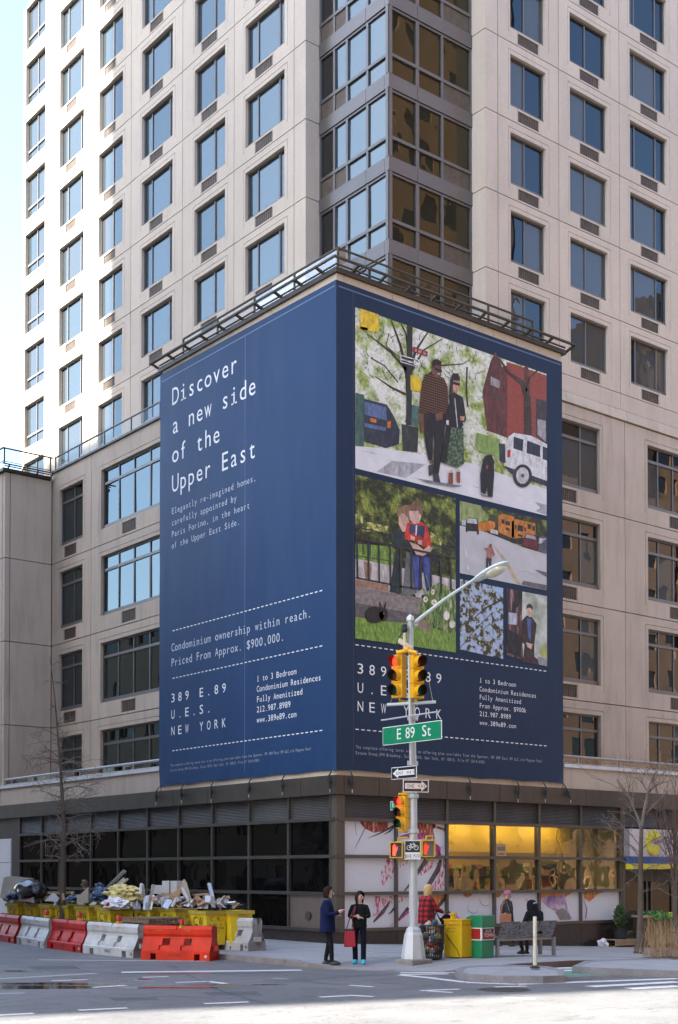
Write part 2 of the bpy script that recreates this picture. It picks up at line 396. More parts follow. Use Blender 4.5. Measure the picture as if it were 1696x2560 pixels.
for a in (6.18, 5.43, 4.77, 3.74, 2.70): fbox(mb, fbl, a - .05, a + .05, .03, .14, .05, 2.19)
for a in (4.25, 5.42, 6.495, 7.79): fbox(mb, fbr, a - (.07 if a != 6.495 else .05), a + (.07 if a != 6.495 else .05), .03, .14, .05, 2.19)
mb.box(4.215, 4.33, 2.685, 2.76, .05, 2.19)
fbox(mb, fbl, 2.70, 6.2, .02, .13, .63, .73); fbox(mb, fbr, 4.28, 7.8, .02, .13, .63, .73)
fbox(mb, fbl, 2.70, 6.2, .035, .13, 2.12, 2.19); fbox(mb, fbr, 4.28, 7.8, .035, .13, 2.12, 2.19)
bayme = mb.mesh('window', METB)
for k in range(-1, NF):
    off = J0 + PT * k
    s = MB(); s.prism([(3.78, off - .40), (6.2, off - .40), (6.2, off + .05), (3.78, off + .05)], 0, .2, fbl); obj('spandrel_panel', s, METB, BLD)
    s = MB(); s.prism([(2.87, off - .40), (3.765, off - .40), (3.765, off + .05), (2.87, off + .05)], 0, .2, fbl); obj('spandrel_panel', s, METB, BLD)
    s = MB(); s.prism([(4.19, off - .40), (5.39, off - .40), (5.39, off + .05), (4.19, off + .05)], 0, .2, fbr); obj('spandrel_panel', s, METB, BLD)
    s = MB(); s.prism([(5.405, off - .40), (7.81, off - .40), (7.81, off + .05), (5.405, off + .05)], 0, .2, fbr); obj('spandrel_panel', s, METB, BLD)
    w = put(bayme, 'window', BLD, (0, 0, off))
    for pme, c0, t in bp:
        r = [R(random.uniform(-.5, .5)) if not t else 0 for _ in range(3)]
        put(pme, 'louver' if t else 'pane', w, c0, r)
mb = MB().box(4.45, 24.5, 2.9, 27.2, 17.0, 42.6); obj('tower_core', mb, DARKGAP, BLD)
mb = MB().box(7.95, 24.6, 2.3, 2.95, 17.5, 42.35); obj('tower_core', mb, DARKGAP, BLD)
mb = MB().box(3.88, 4.5, 6.3, 27.2, 17.5, 42.35); obj('tower_core', mb, DARKGAP, BLD)
# --- lower floors, both faces set back behind the balcony
LJ, LP = [4.46, 7.80, 11.14, 14.48], 3.34
def low_face(fm, axis, cols, top, glass):
    for (p0, p1, w0, w1, mul, drk, g0, g1) in cols:
        for k, z in enumerate(LJ):
            h = (top - z) if k == 3 else LP
            mb = sheet(MB(), fm, p0 + g, p1 - g, g, h - g, [(w0, w1, .60, 2.90), (g0, g1, .09, .52)], ring_grooves(w0 - .16, w1 + .16, .40, 3.06) + [(g0 - .04, g0 - .02, g, .6), (g1 + .02, g1 + .04, g, .6)])
            put(mb.mesh('wall_panel', CONC2), 'wall_panel', BLD, (0, 0, z))
        win_set(fm, axis, w0, w1, .60, 2.90, [*mul, *drk], 2.36, glass, LJ, drk, tilt=1.2, sill=.16)
        grille_set(fm, g0, g1, .09, .52, LJ)
fll, flr = FL(2.07), FR(2.07)
low_face(fll, 'U', ((9.2, 17.9, 12.50, 17.12, (15.95, 14.81), (13.64,), 14.46, 15.48), (17.9, 21.25, 18.60, 20.61, (19.52,), (), 19.14, 20.17)), 18.19, GL_LOWL)
low_face(flr, 'V', ((9.12, 14.74, 10.6, 13.40, (11.55, 12.5), (), 11.15, 12.17), (14.74, 20.4, 16.02, 19.0, (16.76, 17.64), (), 17.28, 18.3), (20.4, 26.0, 21.6, 24.6, (22.4, 23.5), (), 22.8, 23.8)), 17.93, GL_LOW)
obj('lower_core', MB().box(2.31, 26, 2.31, 21.3, 4.3, 18.0), DARKGAP, BLD)
# cornice between the lower floors and the tower on the avenue face
for a0, a1 in ((8.0, 11.6), (11.6, 14.85), (14.85, 18.6), (18.6, 26)):
    m = MB(); m.prism([(-.06, 17.96), (.25, 17.96), (.25, 18.32), (0, 18.32)], a0 + g / 2, a1 - g / 2, lambda d, a, z: (a, 2.07 + d, z)); obj('cornice', m, CONC2, BLD)
for a0, a1 in ((8.0, 11.33), (11.33, 14.05), (14.05, 14.52), (14.52, 18.3), (18.3, 26)):
    obj('wall_panel', MB().box(a0 + g / 2, a1 - g / 2, 2.07, 2.3, 18.33, 18.89), CONC, BLD)
# terrace parapet above the lower side-street floors
obj('terrace_slab', MB().box(2.1, 4.2, 9.0, 28.0, 17.95, 18.15), CONC2, BLD)
obj('terrace_coping', MB().box(2.0, 2.25, 9.2, 21.2, 18.19, 18.27), plain('dark_coping', (.07, .08, .09), .5), BLD)
def rail(name, path, zb, zt, posts, glassm, mat, rad=.028, top_r=.035):
    m = MB(); P = [Vector(p) for p in path]
    m.tube([p + Vector((0, 0, zt)) for p in P], top_r, 8)
    m.tube([p + Vector((0, 0, zb + .04)) for p in P], rad * .6, 6)
    for q in posts: m.bar((q[0], q[1], zb - .02), (q[0], q[1], zt), .05, .05, (1, 0, 0))
    r = obj(name, m, mat, BLD)
    for a, b in zip(P[:-1], P[1:]):
        L = (b - a).length; n = max(1, round(L / 2.1))
        for i in range(n):
            s, e = a.lerp(b, i / n + .012 / L), a.lerp(b, (i + 1) / n - .012 / L)
            gm = MB().add([s + Vector((0, 0, zb + .07)), e + Vector((0, 0, zb + .07)), e + Vector((0, 0, zt - .05)), s + Vector((0, 0, zt - .05))], [(0, 1, 2, 3)])
            o = obj('rail_glass', gm, glassm, r)
    return r
rail('terrace_railing', [(2.12, 21.1, 0), (2.12, 9.3, 0)], 18.27, 18.84, [(2.12, 21.06 - 2.05 * i) for i in range(6)], GL_RAIL, FRAME)
rail('terrace_railing', [(2.05, 21.18, 0), (-.1, 21.18, 0), (-.1, 26, 0)], 18.27, 18.84, [(-.05, 21.18), (1.95, 21.18)], GL_RAIL, BRONZE2)
# wing that closes the court on the left
WU = [(0.0, .24), (.24, 2.06)]
for a0, a1 in WU:
    for z0, z1 in ((4.58, 7.80), (7.80, 11.14), (11.14, 14.48), (14.48, 17.92)):
        obj('wall_panel', MB().box(a0 + g, a1 - g, 21.25, 21.45, z0 + g, z1 - g), CONC2, BLD)
for z0, z1 in ((4.58, 7.80), (7.80, 11.14), (11.14, 14.48), (14.48, 17.92)):
    obj('wall_panel', MB().box(0.0, .2, 21.47, 27.9, z0 + g, z1 - g), CONC2, BLD)
obj('wing_core', MB().box(.15, 4.4, 21.4, 27.9, 4.3, 17.95), DARKGAP, BLD)
obj('wing_coping', MB().box(-.12, 2.0, 21.15, 27.9, 17.93, 18.05), BRONZE, BLD)
br = MB()
for i in range(4):
    a = .1 + i * .62; br.bar((a, 21.2, 18.02), (a - .05, 20.92, 18.12), .05, .05)
br.tube([(-.25, 20.92, 18.14), (2.0, 20.92, 18.14)], .03, 6); br.tube([(-.1, 21.06, 18.1), (2.0, 21.06, 18.1)], .025, 6)
obj('ledge_bracket', br, BRONZE, BLD)
# --- projecting corner block behind the banner
obj('corner_block', MB().box(.02, 9.10, .02, 9.18, 4.56, 17.86), CONC, BLD)
n = 9
for i in range(n):
    a0, a1 = 9.16 * i / n, 9.16 * (i + 1) / n
    obj('coping_panel', MB().box(0, .25, a0 + (.008 if i else 0), a1 - .008, 17.88, 18.32), CONC, BLD)
    a0, a1 = 9.08 * i / n, 9.08 * (i + 1) / n
    obj('coping_panel', MB().box(a0 + (.262 if i == 0 else .008), a1 - .008, 0, .25, 17.88, 18.318), CONC, BLD)
obj('terrace_slab', MB().box(.2, 9.0, .2, 9.1, 17.86, 18.28), CONC, BLD)
m = MB().box(-.08, .2, -.08, 9.3, 18.325, 18.46); m.box(.201, 9.25, -.08, .2, 18.325, 18.459); obj('roof_edge', m, BRONZE, BLD)
m = MB(); m.tube([(-.02, 9.3, 18.56), (-.02, -.02, 18.56), (9.25, -.02, 18.56)], .03, 8); m.tube([(-.30, 9.45, 18.59), (-.30, -.30, 18.59), (9.4, -.30, 18.59)], .045, 8)
obj('sunshade_rail', m, BRONZE2, BLD)
brme = MB().bar((.1, 0, 18.45), (-.31, 0, 18.585), .07, .06).mesh('bracket', BRONZE2)
for i in range(10): put(brme, 'bracket', BLD, (0, .55 + i * .98, 0))
brme = MB().bar((0, .1, 18.45), (0, -.31, 18.585), .07, .06).mesh('bracket', BRONZE2)
for i in range(10): put(brme, 'bracket', BLD, (.55 + i * .98, 0, 0))
rail('terrace_railing', [(.22, 8.2, 0), (.22, .22, 0), (8.0, .22, 0)], 18.45, 19.16, [(.22, .22 + 2.0 * i) for i in range(5)] + [(.22 + 1.95 * i, .22) for i in range(1, 5)], GL_RAIL, BRONZE2)
# --- balcony parapets over the storefront
for a0, a1 in ((9.2, 14.0), (14.0, 21.5), (21.5, 26)):
    obj('parapet_panel', MB().box(0, .2, a0 + g, a1 - g, 4.57, 5.23), CONC2, BLD)
for a0, a1 in ((9.12, 15.2), (15.2, 21), (21, 28)):
    obj('parapet_panel', MB().box(a0 + g, a1 - g, 0, .2, 4.57, 5.23), CONC2, BLD)
obj('parapet_coping', MB().box(-.06, .26, 9.2, 26, 5.232, 5.345), COPING, BLD)
obj('parapet_coping', MB().box(9.12, 28, -.06, .26, 5.232, 5.345), COPING, BLD)
obj('balcony_floor', MB().box(.2, 2.1, 9.2, 21.3, 4.3, 4.55), CONC2, BLD); obj('balcony_floor', MB().box(9.1, 28, .2, 2.1, 4.3, 4.55), CONC2, BLD)
GREYP = plain('grey_paint_rail', (.42, .43, .43), .4, .05)
rail('balcony_railing', [(.08, 21.2, 0), (.08, 9.25, 0)], 5.345, 5.60, [(.08, 20.6 - 1.9 * i) for i in range(6)], GL_RAILD, GREYP, top_r=.045)
rail('balcony_railing', [(9.2, .08, 0), (27, .08, 0)], 5.345, 5.60, [(9.9 + 2.05 * i, .08) for i in range(8)], GL_RAILD, plain('tan_rail', (.35, .32, .27), .4), top_r=.045)
# --- dark fascia, louvres and storefront
fs, fv = FL(0.0), FR(0.0)
def fascia(fm, cuts):
    for a0, a1 in zip(cuts[:-1], cuts[1:]):
        m = MB(); fbox(m, fm, a0 + .01, a1 - .01, -.13, .15, 4.04, 4.56); obj('fascia_panel', m, BRONZE, BLD)
fascia(fs, [-.14, 1.44, 4.07, 6.21, 8.19, 9.25, 14.5, 21.6, 26]); fascia(fv, [.16, 1.41, 3.98, 6.16, 10.04, 11.96, 15, 20, 28])
LM = [.25, 2.18, 4.14, 6.12, 8.07, 10.01, 11.97, 13.92, 15.89, 17.80, 19.70]
RM = [.22, 2.15, 4.10, 6.05, 8.00, 9.93, 11.90]
ROWS = [.34, 1.34, 2.36, 3.37]
for fm, MU in ((fs, LM), (fv, RM)):
    for a0, a1 in zip(MU[:-1], MU[1:]):
        m = MB(); fbox(m, fm, a0 + .04, a1 - .04, .03, .2, 3.42, 4.04); obj('louver_panel', m, LOUVER, BLD)
    for a in MU:
        m = MB(); fbox(m, fm, a - .045, a + .045, -.03, .16, ROWS[0], 4.04); obj('mullion', m, STEELFR, BLD)
    for z in ROWS:
        m = MB(); fbox(m, fm, MU[0] - .2, MU[-1] + .05, -.055, .17, z - .045, z + .045); obj('transom', m, STEELFR, BLD)
for a0, a1 in ((11.95, 13.9), (13.9, 15.85), (15.85, 17.8), (17.8, 28)):
    m = MB(); fbox(m, fv, a0 + .04, a1 - .04, .03, .2, 3.42, 4.04); obj('louver_panel', m, LOUVER, BLD)
obj('corner_post', MB().box(-.025, .2, -.025, .2, .3, 4.03), plain('post_bronze', (.11, .095, .078), .45, .1, 2, metal=.3), BLD)
for i, (a0, a1) in enumerate(zip(LM[:-1], LM[1:])):
    for j in range(3):
        z0, z1 = ROWS[j] + .045, ROWS[j + 1] - .045; m = MB()
        if i == 0 and j == 0:
            fbox(m, fs, a0 + .045, a1 - .045, .02, .1, z0, z1); m2 = MB(); m2.lathe([(.001, 0), (.10, 0), (.12, .01), (.12, .05), (.001, .05)], 16, M=Matrix.Translation((.02, 1.25, .72)) @ Matrix.Rotation(R(-90), 4, 'Y'))
            o = obj('stone_panel', m, GRAN2, BLD); obj('round_vent', m2, BRONZE, o); continue
        fbox(m, fs, a0 + .045, a1 - .045, .05, .062, z0, z1); obj('shop_pane', m, GL_DARK, BLD)
for a0, a1 in zip([.17] + LM[1:], LM[1:] + [21.9]):
    m = MB(); fbox(m, fs, a0 + .006, a1 - .006, -.02, .15, -.2, .29); obj('base_stone', m, GRANITE, BLD)
BASE_R = [-.03, 2.15, 4.1, 6.05, 8.0, 9.93, 12.05]
for a0, a1 in zip(BASE_R[:-1], BASE_R[1:]):
    m = MB(); fbox(m, fv, a0 + .006, a1 - .006, -.02, .15, -1.0, .29); obj('base_stone', m, GRANITE, BLD)
obj('end_column', MB().box(-.02, .2, 19.76, 20.40, 0, 4.04), BRONZE, BLD)
WHT = plain('white_paint', (.78, .79, .80), .5, .04)
m = MB().box(.03, .1, 20.43, 23.4, 0, 2.3); m.box(.03, .1, 20.43, 23.4, 2.32, 3.25); m.box(.0, .03, 20.55, 20.62, .1, 3.2); obj('white_door', m, WHT, BLD)
obj('door_lintel', MB().box(.02, .2, 20.40, 26, 3.27, 4.03), BRONZE, BLD)
obj('store_core', MB().box(1.6, 28, 6.6, 26, -.5, 4.3), DARKGAP, BLD)
obj('store_core', MB().box(.3, 1.6, 2.3, 20.4, -.5, 4.2), plain('dark_shop_interior', (.012, .011, .010), .7), BLD)
obj('podium_deck', MB().box(.16, 27, .16, 20, 4.1, 4.29), DARKGAP, BLD)
# ================================================================== ground
ASPH_c = (.095, .10, .107)
def asphalt():
    m, nt, b = nodes_of('asphalt'); v = pos_scaled(nt)
    n1 = noise(nt, v, .35, 5, .6); n2 = noise(nt, v, 34, 3, .7); n3 = noise(nt, pos_scaled(nt, (1, 3.2, 1)), .8, 6, .65)
    c = ramp(nt, n1, [(.28, (.105, .108, .112)), (.5, (.135, .138, .142)), (.72, (.17, .172, .172))])
    c = mixc(nt, .35, c, ramp(nt, n2, [(.35, (.035, .036, .04)), (.7, (.21, .21, .205))]))
    c = mixc(nt, ramp(nt, n3, [(.57, (0, 0, 0)), (.585, (.85, .85, .85)), (.60, (0, 0, 0))]), c, (.035, .035, .037))
    st = noise(nt, pos_scaled(nt, (.5, 1.6, 1)), 1.3, 6, .7); c = mixc(nt, ramp(nt, st, [(.57, (0, 0, 0)), (.74, (.5, .5, .5))]), c, (.05, .05, .053))
    nt.links.new(c, b.inputs['Base Color'])
    wet = ramp(nt, noise(nt, v, .5, 5, .6), [(.35, (.55, .55, .55)), (.6, (.85, .85, .85))]); nt.links.new(wet, b.inputs['Roughness'])
    bump(nt, n2, .5, .01, b); return m
ASPH = asphalt()
def sidewalk_mat():
    m, nt, b = nodes_of('sidewalk_concrete'); v = pos_scaled(nt)
    n1 = noise(nt, v, .6, 6, .6); n2 = noise(nt, v, 25, 3)
    c = ramp(nt, n1, [(.3, (.21, .22, .23)), (.7, (.31, .315, .32))]); c = mixc(nt, .2, c, ramp(nt, n2, [(.3, (.1, .1, .1)), (.7, (.42, .42, .42))]))
    sp = N(nt, 'ShaderNodeTexVoronoi'); sp.inputs['Scale'].default_value = 2.2; nt.links.new(v, sp.inputs['Vector'])
    c = mixc(nt, ramp(nt, noise(nt, v, 1.1, 6, .7), [(.52, (0, 0, 0)), (.72, (.55, .55, .55))]), c, (.12, .12, .125))
    c = mixc(nt, ramp(nt, sp.outputs[0], [(.05, (.5, .5, .5)), (.085, (0, 0, 0))]), c, (.06, .06, .065))
    nt.links.new(c, b.inputs['Base Color']); b.inputs['Roughness'].default_value = .85; bump(nt, n2, .3, .005, b); return m
SIDEW = sidewalk_mat()
KERBM = plain('kerb_stone', (.22, .20, .19), .8, .25, 3, fine=.3)
KERBB = plain('brown_steel_kerb', (.13, .085, .07), .6, .3, 2.5, fine=.3)
def grid(mb, us, vs, zf):
    o = len(mb.v)
    pts = [(u, v, zf(u, v)) for u in us for v in vs]; n = len(vs)
    return mb.add(pts, [(i * n + j, (i + 1) * n + j, (i + 1) * n + j + 1, i * n + j + 1) for i in range(len(us) - 1) for j in range(n - 1)])
us = [-400, -60, -20, -8, -1, -.6, -.2, .2, .6, 1, 3, 8, 20, 60, 160, 400]
m = grid(MB(), us, [-400, -60, -15, -5, 10, 60, 400], lambda u, v: gz(min(u, 60)) - KERB); struct(obj('road', m, ASPH))
# pavement round the corner, with joints between the flags
KU, KV, RC = -5.05, -8.65, 3.2
def corner_pts(off, n=10):
    c = Vector((KU + RC, KV + RC)); r = RC - off
    return [(c.x - r * math.cos(t), c.y - r * math.sin(t)) for t in [math.pi / 2 * i / n for i in range(n + 1)]]
def ramp_drop(u, v):             # kerb cut at the corner
    d = math.hypot(u - (-4.6), v - (-7.5)); return -(KERB - .012) * max(0, min(1, (2.7 - d) / 1.5))
FLAG = 1.5; joint = .012
sw = thing('_', '', ''); bpy.data.objects.remove(sw)
SW = bpy.data.objects.new('pavement', None); COL.objects.link(SW); struct(SW)
def clipin(u, v):
    c = (KU + RC, KV + RC)
    if u < c[0] and v < c[1]: return math.hypot(u - c[0], v - c[1]) <= RC - .15
    return u >= KU + .15 - 1e-6 and v >= KV + .15 - 1e-6
def flag_poly(u0, u1, v0, v1):
    # clip the rectangle against the rounded kerb outline
    bm = []
    c = (KU + RC, KV + RC); r = RC - .15
    pts = [(u0, v0), (u1, v0), (u1, v1), (u0, v1)]
    if u1 <= c[0] + 1e-6 and v1 <= c[1] + 1e-6 or (u0 < c[0] and v0 < c[1]):
        out = []; n = 8
        per = []
        for (a, b) in zip(pts, pts[1:] + pts[:1]): per += [(a[0] + (b[0] - a[0]) * i / n, a[1] + (b[1] - a[1]) * i / n) for i in range(n)]
        for u, v in per:
            if u < c[0] and v < c[1]:
                d = math.hypot(u - c[0], v - c[1])
                if d > r: u, v = c[0] + (u - c[0]) * r / d, c[1] + (v - c[1]) * r / d
            out.append((u, v))
        if all(math.hypot(p[0] - c[0], p[1] - c[1]) >= r - 1e-3 for p in out): return None
        q = []
        for p in out:
            if not q or math.hypot(p[0] - q[-1][0], p[1] - q[-1][1]) > .01: q.append(p)
        return q if len(q) > 2 else None
    return pts
def flags(u0, u1, v0, v1):
    nu = max(1, round((u1 - u0) / FLAG)); nv = max(1, round((v1 - v0) / FLAG))
    for i in range(nu):
        for j in range(nv):
            a0, a1 = u0 + (u1 - u0) * i / nu, u0 + (u1 - u0) * (i + 1) / nu; b0, b1 = v0 + (v1 - v0) * j / nv, v0 + (v1 - v0) * (j + 1) / nv
            p = flag_poly(a0 + joint / 2, a1 - joint / 2, b0 + joint / 2, b1 - joint / 2)
            if not p: continue
            mb = MB(); n = len(p); dz = random.uniform(-.003, .003)
            top = [(u, v, gz(u) + ramp_drop(u, v) + dz) for u, v in p]
            mb.add(top + [(u, v, z - .12) for u, v, z in top], [tuple(range(n))] + [(k, k + n, (k + 1) % n + n, (k + 1) % n) for k in range(n)])
            obj('paving_flag', mb, SIDEW, SW)
flags(KU + .15, -.03, KV + .15, 21); flags(0, 24, KV + .15, -.03)
m = grid(MB(), us[2:-3], [-8.6, 0, 6], lambda u, v: gz(u) - .035 + min(0, ramp_drop(max(u, -4.9), v)) if u > -4.9 else -.3)
o = obj('pavement_bed', m, plain('joint_dirt', (.10, .10, .10), .9), SW)
# kerb stones
kr = []
path = [(KU, 21 - 1.5 * i) for i in range(19)] ; path = [p for p in path if p[1] > KV + RC]
arc = [(KU + RC - RC * math.cos(t), KV + RC - RC * math.sin(t)) for t in [math.pi / 2 * i / 8 for i in range(9)]]
path += arc + [(KU + RC + 1.5 * i, KV) for i in range(1, 18)]
for i, (a, b) in enumerate(zip(path[:-1], path[1:])):
    a, b = Vector((*a, 0)), Vector((*b, 0)); d = (b - a).normalized(); nrm = Vector((-d.y, d.x, 0)); mb = MB(); vs = []
    for p, e in ((a + d * .004, 0), (b - d * .004, 1)):
        q = p + nrm * .148
        z = gz(p.x) + ramp_drop(p.x, p.y)
        vs += [(p.x, p.y, gz(p.x) - KERB - .05), (p.x, p.y, z + .0005), (q.x, q.y, z + .0005), (q.x, q.y, gz(p.x) - KERB - .05)]
    mb.add(vs, [(0, 1, 2, 3), (4, 7, 6, 5), (0, 4, 5, 1), (1, 5, 6, 2), (2, 6, 7, 3)])
    obj('kerb_stone', mb, KERBB if i > 22 else KERBM, SW)
# painted markings
PAINT = plain('road_paint', (.62, .63, .62), .7, .12, 6, fine=.35)
PAINTW = plain('worn_road_paint', (.36, .37, .38), .75, .25, 5, fine=.55)
MK = bpy.data.objects.new('road_marking', None); COL.objects.link(MK); struct(MK)
def mark(p, q, w, mat=PAINT, name='painted_line', lift=.004):
    a, b = onRoad(*p), onRoad(*q); d = (b - a); d.z = 0; L = d.length; d.normalize(); n = Vector((-d.y, d.x, 0)); mb = MB(); k = max(2, int(L / 1.0))
    pts = []
    for i in range(k + 1):
        c = a + d * (L * i / k)
        for s in (-1, 1):
            e = c + n * (w / 2 * s * random.uniform(.93, 1.04)); pts.append((e.x, e.y, gz(e.x) - KERB + lift))
    mb.add(pts, [(2 * i, 2 * i + 2, 2 * i + 3, 2 * i + 1) for i in range(k)]); return obj(name, mb, mat, MK)
def D(x, y): return (x / 2.24, 2140 + y / 2.24)
def E_(x, y): return (800 + x / 1.75, 2360 + y / 1.75)
for a, b, w, mt in ((D(215, 582), D(1150, 590), .12, PAINT), (D(680, 652), D(1690, 640), .30, PAINT), (D(0, 688), D(545, 658), .22, PAINTW), (D(800, 680), D(945, 676), .14, PAINT),
        (D(290, 700), D(490, 692), .14, PAINT), (D(520, 737), D(705, 725), .16, PAINT), (D(985, 709), D(1170, 703), .15, PAINT), (D(1170, 703), D(1265, 716), .15, PAINT),
        (D(1145, 828), D(1395, 818), .15, PAINT), (D(440, 865), D(715, 852), .16, PAINT), (D(-20, 893), D(190, 882), .17, PAINT), (D(0, 772), D(140, 768), .15, PAINTW),
        (E_(130, 182), E_(235, 188), .13, PAINT), (E_(0, 233), E_(120, 227), .16, PAINT), (E_(120, 225), E_(235, 231), .16, PAINT), (E_(440, 205), E_(612, 198), .14, PAINT), (E_(470, 206), E_(580, 213), .13, PAINT),
        (E_(765, 189), E_(905, 185), .15, PAINT), (E_(808, 235), E_(940, 241), .16, PAINT), (E_(480, 257), E_(600, 264), .16, PAINT), (D(1530, 686), D(1620, 690), .12, PAINTW), (D(750, 698), D(870, 702), .10, PAINTW)):
    mark(a, b, w, mt)
for y0, y1, x0, x1 in ((118, 118, 352, 590), (126, 124, 352, 590), (134, 131, 352, 560), (111, 110, 420, 600)): mark(E_(x0, y0), E_(x1, y1), .22, PAINT, 'crossing_stripe')
mark(E_(488, 150), E_(640, 168), .2); mark(E_(640, 169), E_(860, 177), .2); mark(E_(860, 177), E_(1568, 152), .24); mark(E_(350, 136), E_(500, 150), .2)
mark(E_(1180, 187), E_(1568, 166), .3); mark(E_(1350, 196), E_(1568, 184), .3); mark(E_(880, 112), E_(1105, 104), .3, PAINT, 'crossing_stripe'); mark(E_(920, 120), E_(1105, 116), .3, PAINT, 'crossing_stripe')
TAR = plain('tar_seal', (.025, .025, .027), .5); PATCH = plain('asphalt_patch', (.075, .078, .082), .85, .2, 4, fine=.4)
def AZ(x, y): return (760 + x / 4.48, 2180 + y / 4.48)
_r = random.Random(9)
def seam(pts, w):
    for a, b in zip(pts[:-1], pts[1:]):
        n_ = 4; prev = a
        for i in range(1, n_ + 1):
            q_ = (a[0] + (b[0] - a[0]) * i / n_ + _r.uniform(-2, 2), a[1] + (b[1] - a[1]) * i / n_ + _r.uniform(-.7, .7)); mark(prev, q_, w * _r.uniform(.6, 1.3), TAR, 'tar_seam', .0022); prev = q_
seam([AZ(-400, 1215), AZ(0, 1208), AZ(300, 1190), AZ(600, 1165), AZ(1000, 1150)], .05); seam([D(0, 606), D(300, 640), D(620, 655), D(900, 662), D(1568, 655)], .06); seam([D(1500, 712), D(1700, 704), D(2100, 735)], .04); seam([D(300, 790), D(700, 782), D(1200, 790)], .025); seam([E_(250, 170), E_(500, 190), E_(700, 196)], .025); seam([D(880, 560), D(1000, 640), D(1250, 760), D(1500, 830)], .03)
for i_, (cx_, cy_, w_, h_) in enumerate(((300, 625, 150, 10), (1300, 770, 170, 12), (750, 800, 150, 10))):
    P_ = [onRoad(*D(cx_ + sx * w_, cy_ + sy * h_)) for sx, sy in ((-1, -.6), (.8, -1), (1, .7), (-.7, 1))]; obj('asphalt_patch', MB().poly([(q_.x, q_.y, gz(q_.x) - KERB + .0012) for q_ in P_]), PATCH, MK)
# green cycle lane strip
GRN = plain('green_lane_paint', (.13, .24, .19), .8, .2, 2, fine=.3)
mb = MB(); pts = [(-4.6, -9.0), (14, -9.0), (14, -10.6), (-4.0, -10.6)]; k = 20
p = []
for i in range(k + 1):
    u = -4.2 + 18 * i / k; p += [(u, -9.0, gz(u) - KERB + .0025), (u, -10.7, gz(u) - KERB + .0025)]
mb.add(p, [(2 * i, 2 * i + 2, 2 * i + 3, 2 * i + 1) for i in range(k)]); struct(obj('cycle_lane', mb, GRN))
# puddles in the gutter
m_, nt, b = nodes_of('puddle_water'); b.inputs['Base Color'].default_value = (.05, .038, .03, 1); b.inputs['Roughness'].default_value = .06; WATER = m_
for c, ru, rv, s in ((D(150, 735), 1.7, .35, 1), (D(330, 715), 1.3, .25, 2), (D(930, 738), 1.2, .13, 3), (D(1330, 722), .9, .09, 4), (D(1000, 660), .9, .07, 5), (D(640, 690), .9, .12, 6), (D(60, 645), .8, .2, 7)):
    q = onRoad(*c); mb = MB(); pts = []
    for i in range(28):
        t = 2 * math.pi * i / 28; rr = 1 + .45 * mnoise.noise(Vector((math.cos(t) * 1.5 + s * 7, math.sin(t) * 1.5, s)))
        e = Vector((math.cos(t) * ru * rr, math.sin(t) * rv * rr, 0)); e.rotate(Matrix.Rotation(-YAW, 3, 'Z')); pts.append((q.x + e.x, q.y + e.y, -KERB + .0015 + s * .0002))
    mb.poly(pts); struct(obj('puddle', mb, WATER))
# ------------------------------------------------------------------ buildings round the junction, seen only as shade and reflections
def env_building(name, label, u0, u1, v0, v1, h, col, floor=3.1, bay=3.2, faces='', win=(.95, 2.4), cat='building'):
    t = thing(name, label, cat, (u0, v0, 0)); mt = plain(name + '_' + label.split()[0] + '_wall', col, .85, .15, .5, fine=.1, grime=.2); core = MB()
    core.box(.3, u1 - u0 - .3, .3, v1 - v0 - .3, -1, h - .2); obj('roof', core, DARKGAP, t)
    for f, (L, fm) in {'N': (v1 - v0, lambda a, d, z: (u1 - u0 - d, a, z)), 'S': (v1 - v0, lambda a, d, z: (d, a, z)), 'W': (u1 - u0, lambda a, d, z: (a, v1 - v0 - d, z)), 'E': (u1 - u0, lambda a, d, z: (a, d, z))}.items():
        nb = max(1, round(L / bay)); nf = max(1, round(h / floor)); holes = []
        if f in faces:
            for i in range(nb):
                for j in range(nf):
                    if random.random() < .06: continue
                    c = (i + .5) * L / nb; ww = .30 * L / nb; holes.append((c - ww, c + ww, j * h / nf + win[0], min(h - .4, j * h / nf + win[1])))
        s = sheet(MB(), fm, 0, L, -1, h, holes, depth=.25); w = obj('wall', s, mt, t)
        if holes:
            gm = MB(); fbox(gm, fm, .3, L - .3, .16, .18, 0, h - .3); obj('window_glass', gm, GL_LOW, w)
    return t
env_building('brick_apartment_tower', 'tall orange brick tower on the far side of the avenue', 28, 46, -58, -33, 92, (.34, .19, .11), faces='WSN')
env_building('brick_walkup', 'orange brick block with pale lintels on the far side of the avenue', 45.5, 66, -56, -33, 31, (.40, .24, .15), faces='WSN')
env_building('brick_walkup', 'dark red brick row building beyond the orange block', 66.5, 110, -56, -33, 24, (.24, .09, .06), faces='W')
env_building('brick_apartment_tower', 'tall tan slab tower down the avenue', 70, 86, -60, -40, 52, (.40, .30, .2), faces='WS')
env_building('stone_row_building', 'tan stone row building across the side street', -34, -19, 14, 46, 18.5, (.36, .29, .19), faces='N')
env_building('stone_row_building', 'brown brick row building further along the side street', -34, -19, 46.5, 72, 20, (.27, .18, .11), faces='N')
env_building('stone_row_building', 'grey stepped row building at the far end of the side street', -34, -19, 72.5, 140, 19, (.3, .3, .3), faces='N')
env_building('stone_row_building', 'red brick corner building across the side street', -50, -19, 2.5, 13.5, 34, (.24, .11, .07), faces='N')
env_building('brick_walkup', 'brown brick row building facing the storefront across the avenue', -32, 27.5, -58, -35, 40, (.24, .17, .125), faces='W')
env_building('brick_walkup', 'grey brick row building further south on the avenue', -110, -32.5, -58, -36, 48, (.25, .22, .19), faces='W')
SHD = (-52.4, 0.0)
env_building('high_rise', 'grey high rise south of the side street', SHD[0] - 22, SHD[0], SHD[1] + 6.02, SHD[1] + 34.8, 106, (.34, .32, .30), faces='')
